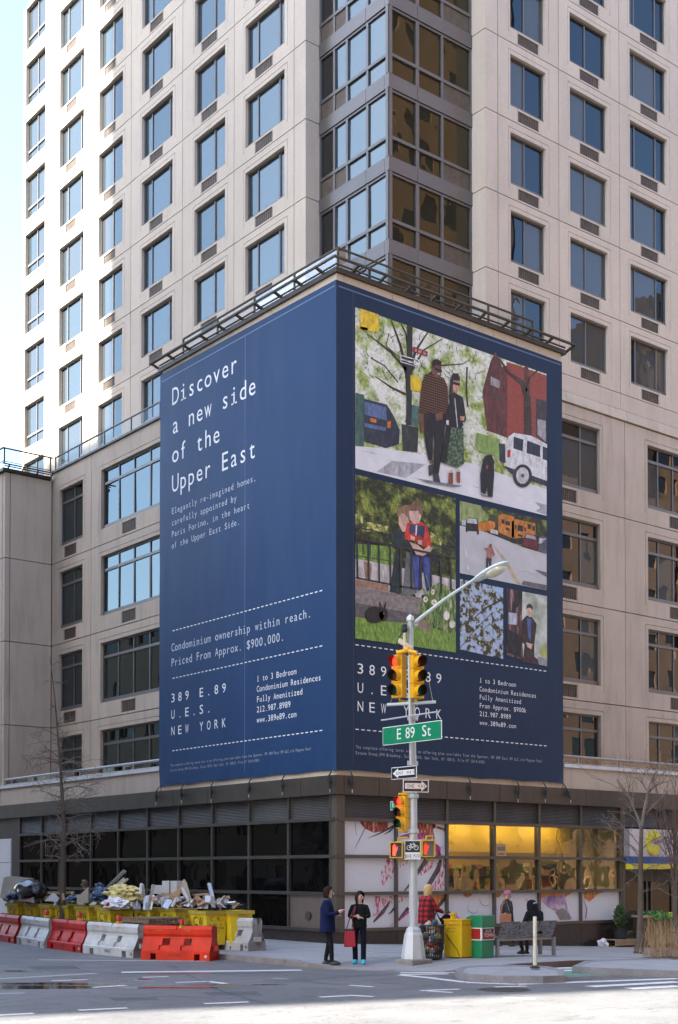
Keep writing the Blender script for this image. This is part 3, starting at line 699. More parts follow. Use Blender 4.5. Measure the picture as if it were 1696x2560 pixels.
env_building('high_rise', 'lower shoulder block beside the grey high rise', SHD[0] - 22, SHD[0], SHD[1] + 34.9, SHD[1] + 62, 70.5, (.34, .30, .27), faces='')
# ================================================================== the wrapped corner banner
def vinyl(name, col, rough=.42):
    m, nt, b = nodes_of(name); v = pos_scaled(nt)
    n = noise(nt, v, .35, 4); c = ramp(nt, n, [(.3, tuple(x * .92 for x in col)), (.7, tuple(x * 1.08 for x in col))])
    c = mixc(nt, .10, c, ramp(nt, noise(nt, v, 55, 2), [(.35, tuple(x * .5 for x in col)), (.65, tuple(x * 1.6 for x in col))]))
    nt.links.new(c, b.inputs['Base Color']); b.inputs['Roughness'].default_value = rough
    b.inputs['Specular IOR Level'].default_value = .16
    w = noise(nt, pos_scaled(nt, (.8, .8, .25)), 1.0, 3); bump(nt, w, .55, .05, b); return m
VIN = vinyl('blue_vinyl_sky_tone', (.018, .054, .142), .45); VIN2 = vinyl('blue_vinyl_dim_tone', (.021, .041, .085), .45); HEM = plain('vinyl_hem', (.10, .16, .30), .5)  # one vinyl; the light difference between the two faces is put into the colour
PW = plain('print_white', (.88, .90, .92), .55, .02)
BAN = thing('banner', 'huge navy blue vinyl advertising banner wrapped round the building corner', 'banner', (0, 0, 0))
PL, PR = -.06, -.06
def wrinkle(a, z, w, bot):
    e = max(0, 1 - (z - bot) / 1.0); s = max(0, 1 - abs(a - w) / .8) + max(0, 1 - a / .5) * .5
    return .018 * mnoise.noise(Vector((a * .5, z * .3, 3))) + .05 * e * e * abs(mnoise.noise(Vector((a * 2.2 - (z - bot) * .6, z * .7, 1)))) + .03 * s * mnoise.noise(Vector((a * 3, z * .6, 5)))
def bottom(a, w): return 4.68 + .035 * abs(math.sin(a * math.pi / (w / 5.0))) ** .7 + .02 * (a / w)
def ban_sheet(fm, w, top):
    mb = MB(); na, nz = 46, 60; pts = []
    for i in range(na + 1):
        a = w * i / na; b0 = bottom(a, w)
        for j in range(nz + 1):
            t = (j / nz) ** 1.35; z = b0 + (top(a) - b0) * t
            pts.append(fm(a, min(.05, max(0, wrinkle(a, z, w, 4.7)) * (0 if i == 0 else 1)), z))
    n = nz + 1
    mb.add(pts, [(i * n + j, (i + 1) * n + j, (i + 1) * n + j + 1, i * n + j + 1) for i in range(na) for j in range(nz)])
    return mb
fpl, fpr = FL(PL), FR(PR)
WL, WR = 9.2, 9.06
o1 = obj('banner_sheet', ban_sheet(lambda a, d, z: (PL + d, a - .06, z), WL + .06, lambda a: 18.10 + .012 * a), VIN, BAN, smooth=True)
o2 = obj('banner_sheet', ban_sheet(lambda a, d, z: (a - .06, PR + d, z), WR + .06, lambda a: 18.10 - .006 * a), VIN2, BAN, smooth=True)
def strip(fm, a0, a1, z0, z1, d, mat, par, name):
    m = MB(); m.add([fm(a0, d, z0), fm(a1, d, z0), fm(a1, d, z1), fm(a0, d, z1)], [(0, 1, 2, 3)]); return obj(name, m, mat, par)
strip(fpl, 0, 9.1, 17.93, 17.97, -.003, HEM, o1, 'hem_stitch'); strip(fpr, .02, 9.0, 17.92, 17.96, -.003, HEM, o2, 'hem_stitch')
strip(fpl, 4.285, 4.31, 4.9, 18.0, -.003, HEM, o1, 'seam'); strip(fpr, .53, .545, 4.9, 17.9, -.003, plain('seam_dark', (.06, .075, .13), .5), o2, 'seam')
TD = -.004
def lines(fm, a, rows, h, adv, par, flip, gw=None, mat=None, d=TD):
    if h >= .17:
        for s, z in rows:
            for i, ch in enumerate(s):
                if ch != ' ': m = MB(); text(m, ch, a + flip * adv * i, z, h, fm, adv, d, flip, True, .84 if not gw else .7, gw=gw); obj('letter', m, mat or PW, par)
        return
    m = MB()
    for s, z in rows: text(m, s, a, z, h, fm, adv, d, flip, True, .84 if not gw else .7, gw=gw)
    return struct(obj('lettering', m, mat or PW, par), 'stuff')
lines(fpl, 8.47, [('Discover', 16.99), ('a new side', 16.05), ('of the', 15.11), ('Upper East', 14.16)], .56, .478, o1, -1)
SOFTW = plain('print_pale', (.60, .66, .76), .55, .02)
lines(fpl, 8.46, [('Elegantly re-imagined homes,', 13.46), ('carefully appointed by', 13.085), ('Paris Forino, in the heart', 12.715), ('of the Upper East Side.', 12.34)], .195, .170, o1, -1, mat=SOFTW)
lines(fpl, 8.46, [('Condominium ownership within reach.', 9.02), ('Priced From Approx. $900,000.', 8.54)], .255, .2125, o1, -1, mat=SOFTW)
lines(fpl, 8.55, [('389 E.89', 7.38), ('U.E.S.', 6.85), ('NEW YORK', 6.32)], .28, .42, o1, -1, gw=.20)
lines(fpl, 3.68, [('1 to 3 Bedroom', 7.51), ('Condominium Residences', 7.21), ('Fully Amenitized', 6.905), ('212.987.8989', 6.605), ('www.389e89.com', 6.30)], .175, .140, o1, -1)
F1, F2 = 'The complete offering terms are in an offering plan available from the Sponsor, MF 389 East 89 LLC c/o Magnum Real', 'Estate Group,594 Broadway, Suite 1010, New York, NY 10012. File N\u00ba CD14-0381.'
lines(fpl, 8.48, [(F1, 5.32), (F2, 5.16)], .08, .0652, o1, -1, mat=plain('print_grey', (.42, .46, .52), .6))
lines(fpr, .58, [('389 E.89', 7.39), ('U.E.S.', 6.86), ('NEW YORK', 6.35)], .28, .42, o2, 1, gw=.20)
lines(fpr, 5.37, [('1 to 3 Bedroom', 7.56), ('Condominium Residences', 7.30), ('Fully Amenitized', 7.06), ('From Approx. $900k', 6.81), ('212.987.8989', 6.565), ('www.389e89.com', 6.30)], .14, .112, o2, 1)
lines(fpr, .62, [(F1, 5.32), (F2, 5.16)], .085, .0655, o2, 1, mat=plain('print_grey', (.42, .46, .52), .6))
def dashes(fm, a0, a1, z, n, par):
    L = (a1 - a0) / n
    me = MB().add([fm(0, TD, z - .014), fm(L * .58, TD, z - .014), fm(L * .58, TD, z + .014), fm(0, TD, z + .014)], [(0, 1, 2, 3)]).mesh('dash', PW); o_ = Vector(fm(0, 0, 0))
    for i in range(n): put(me, 'dash', par, Vector(fm(a0 + L * i, 0, 0)) - o_)
for z in (9.68, 8.15, 5.82): dashes(fpl, .55, 8.46, z, 37, o1)
for z in (8.17, 5.845): dashes(fpr, .61, 8.37, z, 37, o2)
# --- printed pictures: flat ink shapes laid on the vinyl
def ink(name, stops, scale, detail=5, stretch=(1, 1, 1), rough=.55, interp='LINEAR'):
    m, nt, b = nodes_of(name); n = noise(nt, pos_scaled(nt, stretch), scale, detail, .65)
    nt.links.new(ramp(nt, n, stops, interp), b.inputs['Base Color']); b.inputs['Roughness'].default_value = rough; return m
def ink_brick(name, a, b_, mortar, sc):
    m, nt, b = nodes_of(name); t = N(nt, 'ShaderNodeTexBrick'); mp = N(nt, 'ShaderNodeMapping'); g = N(nt, 'ShaderNodeNewGeometry')
    mp.inputs['Rotation'].default_value = (R(-90), 0, 0); nt.links.new(g.outputs['Position'], mp.inputs[0]); nt.links.new(mp.outputs[0], t.inputs[0])
    t.inputs[1].default_value = (*a, 1); t.inputs[2].default_value = (*b_, 1); t.inputs[3].default_value = (*mortar, 1); t.inputs[4].default_value = sc
    nt.links.new(t.outputs[0], b.inputs['Base Color']); b.inputs['Roughness'].default_value = .6; return m
def ink_plaid(name, base, l1, l2, sc):
    m, nt, b = nodes_of(name); g = N(nt, 'ShaderNodeNewGeometry'); c = None
    cols = base
    for dr, l in (('X', l1), ('Z', l2)):
        w = N(nt, 'ShaderNodeTexWave'); w.bands_direction = dr; w.inputs['Scale'].default_value = sc; nt.links.new(g.outputs['Position'], w.inputs['Vector'])
        cols = mixc(nt, ramp(nt, w.outputs[1], [(.72, (0, 0, 0)), (.85, (.8, .8, .8))]), cols, l)
    nt.links.new(cols, b.inputs['Base Color']); b.inputs['Roughness'].default_value = .8; return m
INK = {}
def flat(c): 
    k = 'ink_%02d_%02d_%02d' % tuple(int(x * 99) for x in c)
    if k not in INK: INK[k] = ink(k, [(.22, tuple(x * .40 for x in c)), (.5, c), (.72, tuple(min(1, x * 1.5 + .02) for x in c))], 5.5, 9, (1.6, 1, .8))
    return INK[k]
def ink_tree(name, pale, green, lo_scale, thr, spk):
    m, nt, b = nodes_of(name); v = pos_scaled(nt); hi = noise(nt, v, 9, 10, .7); lo = noise(nt, v, lo_scale, 4, .6)
    c = mixc(nt, ramp(nt, lo, [(thr - .07, (1, 1, 1)), (thr + .07, (0, 0, 0))]), ramp(nt, hi, pale), ramp(nt, hi, green)); sp = noise(nt, v, 5, 8, .7)
    c = mixc(nt, ramp(nt, sp, [(spk, (0, 0, 0)), (spk + .06, (.85, .85, .85))]), c, (.02, .025, .012)); nt.links.new(c, b.inputs['Base Color']); b.inputs['Roughness'].default_value = .55; return m
INK['blossom'] = ink_tree('ink_blossom', [(.3, (.42, .46, .34)), (.5, (.80, .83, .74)), (.7, (.94, .95, .93))], [(.3, (.05, .09, .015)), (.5, (.30, .42, .07)), (.7, (.62, .70, .28))], 1.5, .47, .60)
INK['foliage'] = ink_tree('ink_foliage', [(.35, (.006, .008, .005)), (.55, (.03, .04, .012)), (.7, (.14, .18, .03))], [(.3, (.04, .06, .012)), (.5, (.22, .28, .04)), (.7, (.60, .66, .18))], 1.7, .45, .66)
INK['leaves'] = ink('ink_leaves', [(.0, (.02, .02, .012)), (.44, (.05, .045, .02)), (.475, (.22, .17, .05)), (.50, (.42, .52, .66)), (.58, (.38, .55, .82)), (.8, (.6, .75, .95))], 5.5, 9)
INK['grass'] = ink('ink_grass', [(.3, (.06, .13, .02)), (.5, (.18, .33, .05)), (.7, (.38, .52, .14))], 9, 6, (2.5, 1, .8))
INK['plants'] = ink('ink_plants', [(.32, (.02, .04, .015)), (.48, (.10, .20, .05)), (.58, (.28, .36, .12)), (.7, (.72, .70, .58))], 6, 7, (2.2, 1, .7))
INK['stone'] = ink('ink_stone', [(.3, (.16, .14, .135)), (.7, (.36, .32, .31))], 10, 5)
INK['stone_d'] = ink('ink_stone_dark', [(.3, (.07, .065, .065)), (.7, (.18, .165, .165))], 10, 5)
INK['pave'] = ink('ink_pavement', [(.3, (.70, .72, .78)), (.7, (.86, .88, .92))], 1.5, 6)
INK['road'] = ink('ink_road', [(.3, (.50, .51, .55)), (.7, (.64, .65, .69))], 1.5, 6)
INK['bokeh'] = ink('ink_bokeh', [(.3, (.25, .30, .22)), (.5, (.55, .60, .54)), (.7, (.82, .84, .82))], 1.6, 2)
INK['flowers'] = ink('ink_flowers', [(.35, (.02, .03, .01)), (.5, (.2, .25, .05)), (.58, (.6, .55, .15)), (.68, (.75, .68, .5))], 7, 5)
INK['brick'] = ink_brick('ink_brick', (.34, .055, .035), (.25, .035, .025), (.38, .16, .13), 4.5)
INK['plaid'] = ink_plaid('ink_plaid', (.022, .016, .015), (.20, .045, .03), (.20, .15, .09), 4.2)
INK['skirt'] = ink('ink_skirt', [(.45, (.02, .05, .03)), (.6, (.16, .24, .14))], 16, 3)
INK['trunkbg'] = ink('ink_trunks', [(.4, (.03, .018, .018)), (.55, (.10, .05, .05)), (.68, (.52, .28, .28))], 2.2, 3, (3, 1, .5))
LAY = -.004
class Print:
    def __init__(s, zf, name, plane=-.06, host=None): s.zf = zf; s.k = 0; s.root = None; s.name = name; s.pl = plane; s.host = host or BAN
    def pt(s, x, y, d): q = onV(*s.zf(x, y), s.pl); return (q.x, s.pl + d, q.z)
    def _emit(s, polys, key, join=False):
        d = LAY - .0009 * (s.k if s.root else 0); s.k += 1
        mt = INK[key] if isinstance(key, str) else flat(key); m = MB()
        if not join and len(polys) > 1:
            for p in polys: o = obj('printed_shape', MB().poly([s.pt(x, y, d) for x, y in p]), mt, s.host if s.root is None else s.root); s.root = s.root or o
            return o
        for p in polys: m.poly([s.pt(x, y, d) for x, y in p])
        o = obj(s.name if s.root is None else 'printed_shape', m, mt, s.host if s.root is None else s.root)
        if s.root is None: s.root = o
        return o
    def P(s, key, *polys): return s._emit(polys, key)
    def ell(s, key, *es): return s._emit([[(cx + rx * math.cos(2 * math.pi * i / 20), cy + ry * math.sin(2 * math.pi * i / 20)) for i in range(20)] for cx, cy, rx, ry in es], key)
    def stroke(s, key, *st):
        k0 = s.k
        for pts, w in st:
            polys = []; s.k = k0
            ws = w if isinstance(w, (list, tuple)) else [w] * len(pts); Lf, Rt = [], []
            for i, (x, y) in enumerate(pts):
                x0, y0 = pts[max(0, i - 1)]; x1, y1 = pts[min(len(pts) - 1, i + 1)]; L = math.hypot(x1 - x0, y1 - y0) or 1
                nx, ny = -(y1 - y0) / L, (x1 - x0) / L; Lf.append((x + nx * ws[i] / 2, y + ny * ws[i] / 2)); Rt.append((x - nx * ws[i] / 2, y - ny * ws[i] / 2))
            for i in range(len(pts) - 1): polys.append([Lf[i], Lf[i + 1], Rt[i + 1], Rt[i]])
            o = s._emit(polys, key, True)
        return o
def zf(ox, oy, s): return lambda x, y: (ox + x / s, oy + y / s)
# couple walking a dog
p = Print(zf(850, 650, 2.6133), 'street_picture')
p.P('blossom', [(100, 308), (1350, 745), (1350, 1672), (100, 1360)])
p.P('brick', [(1090, 665), (1350, 755), (1350, 1260), (1060, 1150)])
p.P((.12, .035, .03), [(930, 860), (985, 660), (1015, 600), (1060, 700), (1095, 690), (1090, 1160), (960, 1115)], [(1200, 700), (1230, 690), (1255, 1150), (1205, 1140)])
p.P((.05, .045, .05), [(985, 850), (1045, 900), (1040, 920), (985, 880)], [(1280, 905), (1350, 925), (1350, 1205), (1280, 1150)])
p.P((.35, .34, .36), [(1290, 1040), (1345, 1050), (1345, 1190), (1290, 1140)], [(985, 760), (1045, 790), (1040, 840), (985, 815)])
p.P('pave', [(100, 1212), (420, 1250), (600, 1285), (860, 1330), (1060, 1400), (1350, 1500), (1350, 1672), (100, 1360)])
p.P((.42, .43, .48), [(240, 1385), (340, 1312), (560, 1335), (430, 1425)], [(1270, 1580), (1350, 1600), (1350, 1668), (1275, 1640), (1310, 1620)])
p.stroke((.035, .025, .02), ([(335, 395), (395, 560), (440, 760), (445, 860)], [8, 16, 26, 30]), ([(175, 480), (330, 600), (435, 720)], [5, 14, 20]), ([(575, 470), (490, 600), (455, 740)], [8, 16, 22]), ([(670, 515), (545, 590), (465, 730)], [5, 10, 16]),
         ([(230, 760), (330, 830), (430, 880)], [4, 12, 16]), ([(560, 760), (660, 690), (800, 680), (850, 650)], [14, 9, 6, 3]), ([(400, 420), (430, 480), (440, 560)], 10), ([(830, 700), (825, 860), (835, 960)], 10), ([(200, 640), (290, 690), (380, 800)], 7), ([(320, 480), (300, 560), (390, 640)], 6))
_r = random.Random(5); _tw = []
for _k in range(46):
    x, y = _r.uniform(180, 900), _r.uniform(430, 800); a = _r.uniform(-2.6, -.5); L = _r.uniform(30, 90); _tw.append(([(x, y), (x + L * .5 * math.cos(a), y + L * .5 * math.sin(a)), (x + L * math.cos(a + .3), y + L * math.sin(a + .3))], [5, 3, 1.5]))
p.stroke((.05, .045, .03), *_tw)
p.P((.50, .52, .58), *[[(x, 1225 + (x - 100) * .235 + dy), (x + w, 1228 + (x + w - 100) * .235 + dy), (x + w * .7, 1240 + (x - 100) * .235 + dy)] for x, w, dy in ((130, 120, 10), (300, 60, 30), (180, 70, 60), (480, 60, 60), (660, 90, 20), (860, 50, 70), (1120, 90, 60), (1000, 60, 130), (420, 90, 110))])
p.stroke((.05, .035, .028), ([(1035, 640), (1110, 745), (1190, 800), (1225, 900), (1228, 1150)], [10, 18, 30, 42, 48]), ([(1290, 720), (1240, 770), (1215, 860)], 12))
p.P((.025, .035, .06), [(150, 905), (305, 945), (345, 1010), (390, 1110), (385, 1205), (300, 1230), (150, 1185)]); p.P((.10, .16, .32), [(160, 925), (298, 962), (305, 1050), (160, 1010)], [(160, 1065), (300, 1095), (295, 1120), (160, 1090)])
p.P((.7, .18, .03), [(196, 1032), (237, 1042), (237, 1066), (196, 1057)], [(310, 1060), (332, 1050), (330, 1100), (308, 1095)])
p.P((.06, .13, .11), [(100, 868), (158, 882), (155, 1220), (100, 1215)]); p.P((.03, .04, .04), [(400, 1072), (512, 1096), (505, 1258), (410, 1246)])
p.P((.07, .16, .15), [(462, 945), (510, 955), (508, 1090), (462, 1080)])
p.stroke((.02, .025, .03), ([(455, 425), (448, 1080)], 36))
p.P((.30, .035, .03), [(475, 566), (572, 600), (570, 632), (475, 600)]); p.P((.8, .8, .8), [(392, 620), (516, 655), (515, 705), (392, 668)]); p.P((.03, .03, .04), [(398, 628), (510, 660), (510, 674), (480, 650), (480, 668), (398, 644)], [(398, 664), (398, 655), (480, 680), (480, 692), (508, 690), (508, 697)])
_m = MB(); 
for s_, x_, y_ in (('E 87 St', 488, 600),):
    q = onV(850 + x_ / 2.6133, 650 + y_ / 2.6133, PR)
    text(_m, s_, q.x, q.z + .0, .075, lambda a, d, z: (a, PR + d, z), .062, LAY - .03, 1)
    obj('printed_shape', _m, PW, p.root)
    _m = MB(); q = onV(850 + 412 / 2.6133, 650 + 661 / 2.6133, PR); text(_m, 'ONE WAY', q.x, q.z, .07, lambda a, d, z: (a, PR + d, z), .068, LAY - .03, 1); obj('printed_shape', _m, flat((.05, .05, .06)), p.root)
p.P((.80, .55, .03), [(130, 318), (252, 358), (250, 474), (130, 456)], [(458, 752), (530, 774), (528, 862), (460, 852)], [(104, 430), (180, 445), (180, 470), (104, 440)])
p.P((.25, .38, .10), [(890, 1128), (1042, 1172), (1040, 1295), (880, 1240)])
p.P((.74, .75, .78), [(1068, 1345), (1078, 1235), (1098, 1155), (1135, 1130), (1250, 1150), (1350, 1205), (1350, 1445), (1240, 1405)])
p.P((.03, .035, .06), [(1132, 1155), (1196, 1175), (1190, 1252), (1130, 1232)], [(1220, 1180), (1306, 1213), (1305, 1290), (1216, 1262)], [(1322, 1218), (1350, 1230), (1350, 1312), (1322, 1302)], [(1035, 1198), (1075, 1205), (1080, 1330), (1040, 1312)], [(1070, 1345), (1240, 1405), (1350, 1445), (1350, 1480), (1240, 1440), (1120, 1400)])
p.ell((.03, .03, .035), (1190, 1412, 62, 76)); p.ell((.6, .6, .62), (1190, 1410, 42, 54)); p.ell((.12, .12, .13), (1190, 1410, 12, 14)); p.P((.55, .03, .02), [(1090, 1245), (1112, 1240), (1110, 1290), (1090, 1290)])
p.P((.22, .23, .3), [(500, 1428), (620, 1448), (800, 1478), (740, 1486), (560, 1455)], [(905, 1525), (990, 1552), (930, 1545)])
# man
p.P((.012, .012, .016), [(543, 1000), (690, 1010), (672, 1200), (642, 1398), (604, 1395), (612, 1200), (606, 1110), (602, 1310), (574, 1310), (550, 1180)])
p.P('plaid', [(600, 738), (555, 748), (532, 800), (508, 1005), (545, 1012), (550, 1000), (690, 1012), (706, 985), (700, 830), (676, 775), (640, 758)])
p.P((.16, .07, .045), [(512, 1008), (544, 1014), (546, 1120), (530, 1128), (512, 1060)], [(622, 1010), (668, 988), (664, 1045), (622, 1052)], [(598, 690), (660, 690), (658, 760), (625, 772), (598, 740)], [(582, 1306), (606, 1312), (604, 1335), (582, 1330)])
p.P((.012, .01, .012), [(598, 690), (600, 660), (630, 648), (658, 664), (660, 692), (618, 690), (604, 712)], [(614, 702), (664, 722), (660, 738), (616, 722)]); p.P((.75, .7, .66), [(630, 742), (650, 742), (642, 752)])
p.P((.04, .045, .06), [(574, 1345), (604, 1335), (606, 1400), (578, 1414)], [(604, 1394), (640, 1398), (652, 1456), (606, 1448)])
# woman
p.P('skirt', [(690, 1085), (802, 1100), (806, 1332), (762, 1362), (652, 1322)]); p.P((.01, .01, .013), [(690, 1088), (722, 1095), (690, 1330), (652, 1322)])
p.P((.018, .016, .018), [(706, 882), (742, 868), (800, 900), (820, 1040), (790, 1102), (688, 1092), (684, 1010), (712, 930)])
p.P((.55, .56, .58), [(742, 905), (748, 905), (766, 1095), (760, 1095)], [(690, 1048), (706, 1050), (706, 1080), (690, 1078)])
p.P((.55, .30, .20), [(728, 785), (776, 785), (778, 830), (760, 872), (735, 860)], [(780, 1022), (810, 1025), (805, 1052), (782, 1050)])
p.P((.03, .018, .015), [(716, 780), (730, 745), (765, 742), (780, 772), (778, 792), (735, 790), (728, 880), (708, 870)], [(728, 795), (780, 808), (776, 826), (730, 812)])
p.P((.28, .075, .035), [(706, 1392), (734, 1392), (734, 1464), (704, 1464)], [(757, 1382), (780, 1386), (780, 1460), (757, 1454)]); p.P((.62, .6, .58), [(708, 1375), (732, 1375), (732, 1392), (708, 1392)], [(758, 1368), (778, 1370), (778, 1386), (758, 1384)])
p.stroke((.75, .75, .72), ([(798, 1062), (932, 1345)], 5))
p.P((.012, .012, .014), [(930, 1305), (950, 1278), (985, 1276), (1000, 1312), (1002, 1400), (992, 1552), (960, 1545), (955, 1480), (945, 1535), (915, 1520), (912, 1400)]); p.P((.35, .08, .08), [(948, 1345), (964, 1345), (960, 1368), (950, 1366)])
# mother and child at a park fence
p = Print(zf(880, 1180, 5.146), 'park_picture')
p.P('foliage', [(42, 30), (1335, 340), (1335, 2322), (42, 2140)])
p.P('flowers', [(190, 640), (480, 700), (480, 790), (190, 765)], [(1010, 760), (1160, 880), (1150, 950), (1010, 900)], [(42, 540), (140, 560), (140, 660), (42, 650)])
p.P('grass', [(42, 920), (520, 960), (540, 1215), (42, 1115)]); p.P((.55, .52, .52), [(42, 1112), (540, 1212), (1335, 1390), (1335, 1600), (480, 1560), (42, 1480)])
p.P((.34, .2, .14), [(42, 1385), (470, 1460), (470, 1545), (42, 1468)], [(150, 1150), (260, 1180), (240, 1400), (170, 1380)])
p.P('stone', [(42, 1470), (500, 1555), (1010, 1640), (860, 1835), (42, 1680)]); p.P('stone_d', [(42, 1680), (860, 1835), (870, 1970), (42, 1875)])
p.P('plants', [(860, 1960), (880, 1700), (1020, 1480), (1120, 1420), (1335, 1520), (1335, 2115)]); p.P('grass', [(42, 1865), (400, 1920), (860, 1955), (1335, 2100), (1335, 2322), (42, 2140)])
p.P((.3, .22, .17), [(820, 1960), (900, 1880), (990, 1950), (1030, 2060), (880, 2030)])
p.stroke((.04, .05, .06), ([(42, 708), (490, 805)], 16), ([(1020, 935), (1335, 1002)], 16), ([(140, 900), (150, 1060)], 14), ([(230, 920), (235, 1080)], 14), ([(42, 1075), (520, 1150)], 10))
p.P((.012, .03, .035), [(480, 870), (525, 765), (585, 738), (690, 800), (765, 920), (745, 965), (600, 960), (650, 1100), (620, 1570), (480, 1545), (560, 1000)], [(1020, 990), (1060, 1000), (1130, 1100), (1125, 1160), (1030, 1140)])
p.P((.14, .15, .16), [(700, 1020), (770, 1060), (830, 1560), (700, 1605), (645, 1580)])
p.P((.62, .42, .34), [(595, 560), (640, 530), (735, 570), (735, 700), (690, 770), (645, 770), (600, 680)]); p.P((.30, .19, .11), [(578, 560), (588, 470), (680, 425), (745, 430), (760, 600), (730, 620), (700, 575), (640, 520), (598, 580)])
p.P((.02, .03, .16), [(762, 1068), (1012, 1092), (1015, 1500), (960, 1545), (900, 1200), (890, 1515), (806, 1510)]); p.P((.05, .08, .30), [(775, 1090), (860, 1100), (850, 1490), (815, 1490)], [(920, 1110), (1000, 1110), (1000, 1470), (960, 1480)])
p.P((.60, .045, .03), [(700, 665), (770, 640), (890, 640), (960, 700), (1012, 880), (1020, 950), (905, 965), (850, 900), (680, 872), (675, 800)]); p.P((.035, .045, .13), [(740, 672), (935, 700), (920, 865), (735, 790)]); p.P((.8, .8, .82), [(816, 685), (838, 688), (826, 820), (812, 815)])
p.P((.66, .45, .37), [(732, 500), (870, 500), (888, 570), (860, 660), (790, 670), (735, 610)], [(735, 900), (840, 940), (915, 1000), (985, 945), (1035, 985), (1000, 1035), (905, 1082), (820, 1060)], [(752, 815), (808, 840), (800, 885), (752, 870)], [(842, 880), (900, 880), (895, 945), (842, 925)])
p.P((.20, .12, .075), [(722, 510), (735, 440), (800, 365), (860, 385), (908, 450), (905, 565), (870, 545), (850, 500), (760, 490)]); p.P((.55, .03, .02), [(775, 780), (805, 785), (815, 830), (780, 815)], [(845, 815), (885, 825), (885, 875), (850, 870)])
p.P((.5, .5, .47), [(805, 1570), (850, 1535), (898, 1550), (888, 1622), (820, 1612)])
p.stroke((.022, .028, .04), ([(42, 848), (780, 1000), (1335, 1116)], 28), ([(42, 1362), (620, 1472), (880, 1515)], 22), *[([(x, y0), (x + 6, y1)], 24) for x, y0, y1 in ((60, 880, 1365), (205, 905, 1392), (340, 930, 1418), (485, 960, 1450), (620, 990, 1560), (755, 1015, 1500), (880, 1080, 1505), (1008, 1085, 1480), (1135, 1120, 1560), (1262, 1140, 1530))])
p.stroke((.16, .30, .10), ([(900, 1480), (1000, 1700), (1060, 1980)], 14), ([(950, 1330), (1010, 1560), (1080, 1960)], 12), ([(1120, 1440), (1090, 1700), (1100, 2000)], 16), ([(1230, 1560), (1160, 1800), (1120, 2000)], 14)); p.ell((.82, .78, .7), (940, 1640, 30, 40), (1050, 1680, 38, 40), (1035, 1545, 24, 36), (1210, 1850, 40, 60), (1285, 1960, 40, 50)); p.ell((.7, .25, .06), (942, 1640, 12, 14), (1050, 1680, 14, 14), (1034, 1545, 10, 14))
p.ell((.014, .014, .017), (285, 1840, 125, 108), (400, 1835, 58, 82)); p.stroke((.02, .018, .02), ([(378, 1800), (350, 1668)], [40, 14]), ([(405, 1790), (428, 1672)], [34, 12])); p.ell((.3, .22, .1), (402, 1822, 9, 11))
# school buses on the avenue
p = Print(zf(1140, 1240, 5.379), 'avenue_picture')
p.P('foliage', [(52, 65), (1220, 330), (1220, 1270), (52, 1036)]); p.P((.30, .36, .14), [(52, 65), (330, 130), (420, 280), (300, 370), (52, 330)])
p.P('road', [(52, 395), (300, 455), (580, 555), (900, 690), (1220, 780), (1220, 1270), (52, 1036)])
p.P((.05, .055, .03), [(450, 240), (560, 270), (570, 440), (470, 420)])
p.P((.02, .02, .024), [(130, 370), (160, 288), (280, 300), (308, 400), (308, 518), (280, 520), (280, 480), (155, 470), (150, 490), (130, 480)]); p.P((.5, .55, .6), [(158, 298), (272, 308), (288, 378), (150, 362)], [(75, 320), (135, 325), (130, 400), (78, 390)])
p.P((.62, .20, .03), [(300, 365), (400, 356), (422, 412), (415, 472), (300, 460)], [(405, 345), (440, 332), (520, 350), (526, 412), (480, 485), (420, 462)]); p.P((.6, .56, .55), [(470, 445), (555, 462), (566, 520), (462, 498)])
p.P((.60, .22, .035), [(568, 275), (620, 236), (780, 282), (782, 560), (735, 560), (568, 490)], [(748, 345), (800, 310), (1065, 370), (1070, 520), (940, 560), (748, 570)]); p.P((.03, .025, .025), [(568, 488), (735, 560), (735, 600), (568, 555)], [(745, 565), (900, 600), (900, 650), (745, 632)])
p.P((.03, .03, .03), [(825, 388), (902, 404), (902, 482), (825, 466)], [(610, 312), (650, 318), (650, 378), (610, 368)], [(664, 332), (726, 346), (726, 402), (664, 386)], [(790, 385), (812, 390), (812, 445), (790, 440)], [(920, 420), (940, 425), (940, 480), (920, 475)], [(960, 370), (1010, 385), (1010, 450), (960, 440)], [(1025, 400), (1060, 408), (1060, 470), (1025, 465)], [(665, 425), (720, 440), (720, 470), (665, 455)], [(830, 510), (895, 530), (895, 555), (830, 540)])
p.P((.13, .02, .03), [(898, 590), (940, 502), (1070, 530), (1102, 625), (1102, 745), (1060, 740), (1050, 715), (930, 680), (900, 695)]); p.P((.4, .4, .45), [(945, 512), (1060, 540), (1080, 590), (930, 560)]); p.P((.10, .10, .13), [(1105, 565), (1150, 535), (1220, 555), (1220, 778), (1110, 745)]); p.P((.5, .5, .55), [(1120, 570), (1210, 570), (1150, 640), (1110, 640)])
p.stroke((.68, .55, .25), ([(520, 680), (670, 862), (855, 1185)], [6, 10, 16]), ([(505, 670), (650, 862), (825, 1180)], [4, 8, 14])); p.stroke((.75, .75, .76), ([(120, 700), (140, 820)], 16), ([(155, 930), (168, 990)], 20), ([(840, 985), (940, 1010)], 12), ([(990, 1010), (1060, 1060)], 14))
p.P((.14, .14, .16), [(1060, 990), (1220, 1030), (1220, 1090)], [(900, 1140), (1220, 1200), (1220, 1265), (880, 1190)])
p.P((.42, .17, .16), [(405, 705), (440, 680), (478, 680), (522, 795), (480, 822), (490, 760), (472, 842), (408, 832), (418, 745), (372, 712), (380, 698)]); p.P((.05, .04, .045), [(404, 830), (476, 842), (470, 955), (444, 955), (436, 862), (424, 965), (400, 972)]); p.ell((.15, .08, .06), (460, 668, 18, 24))
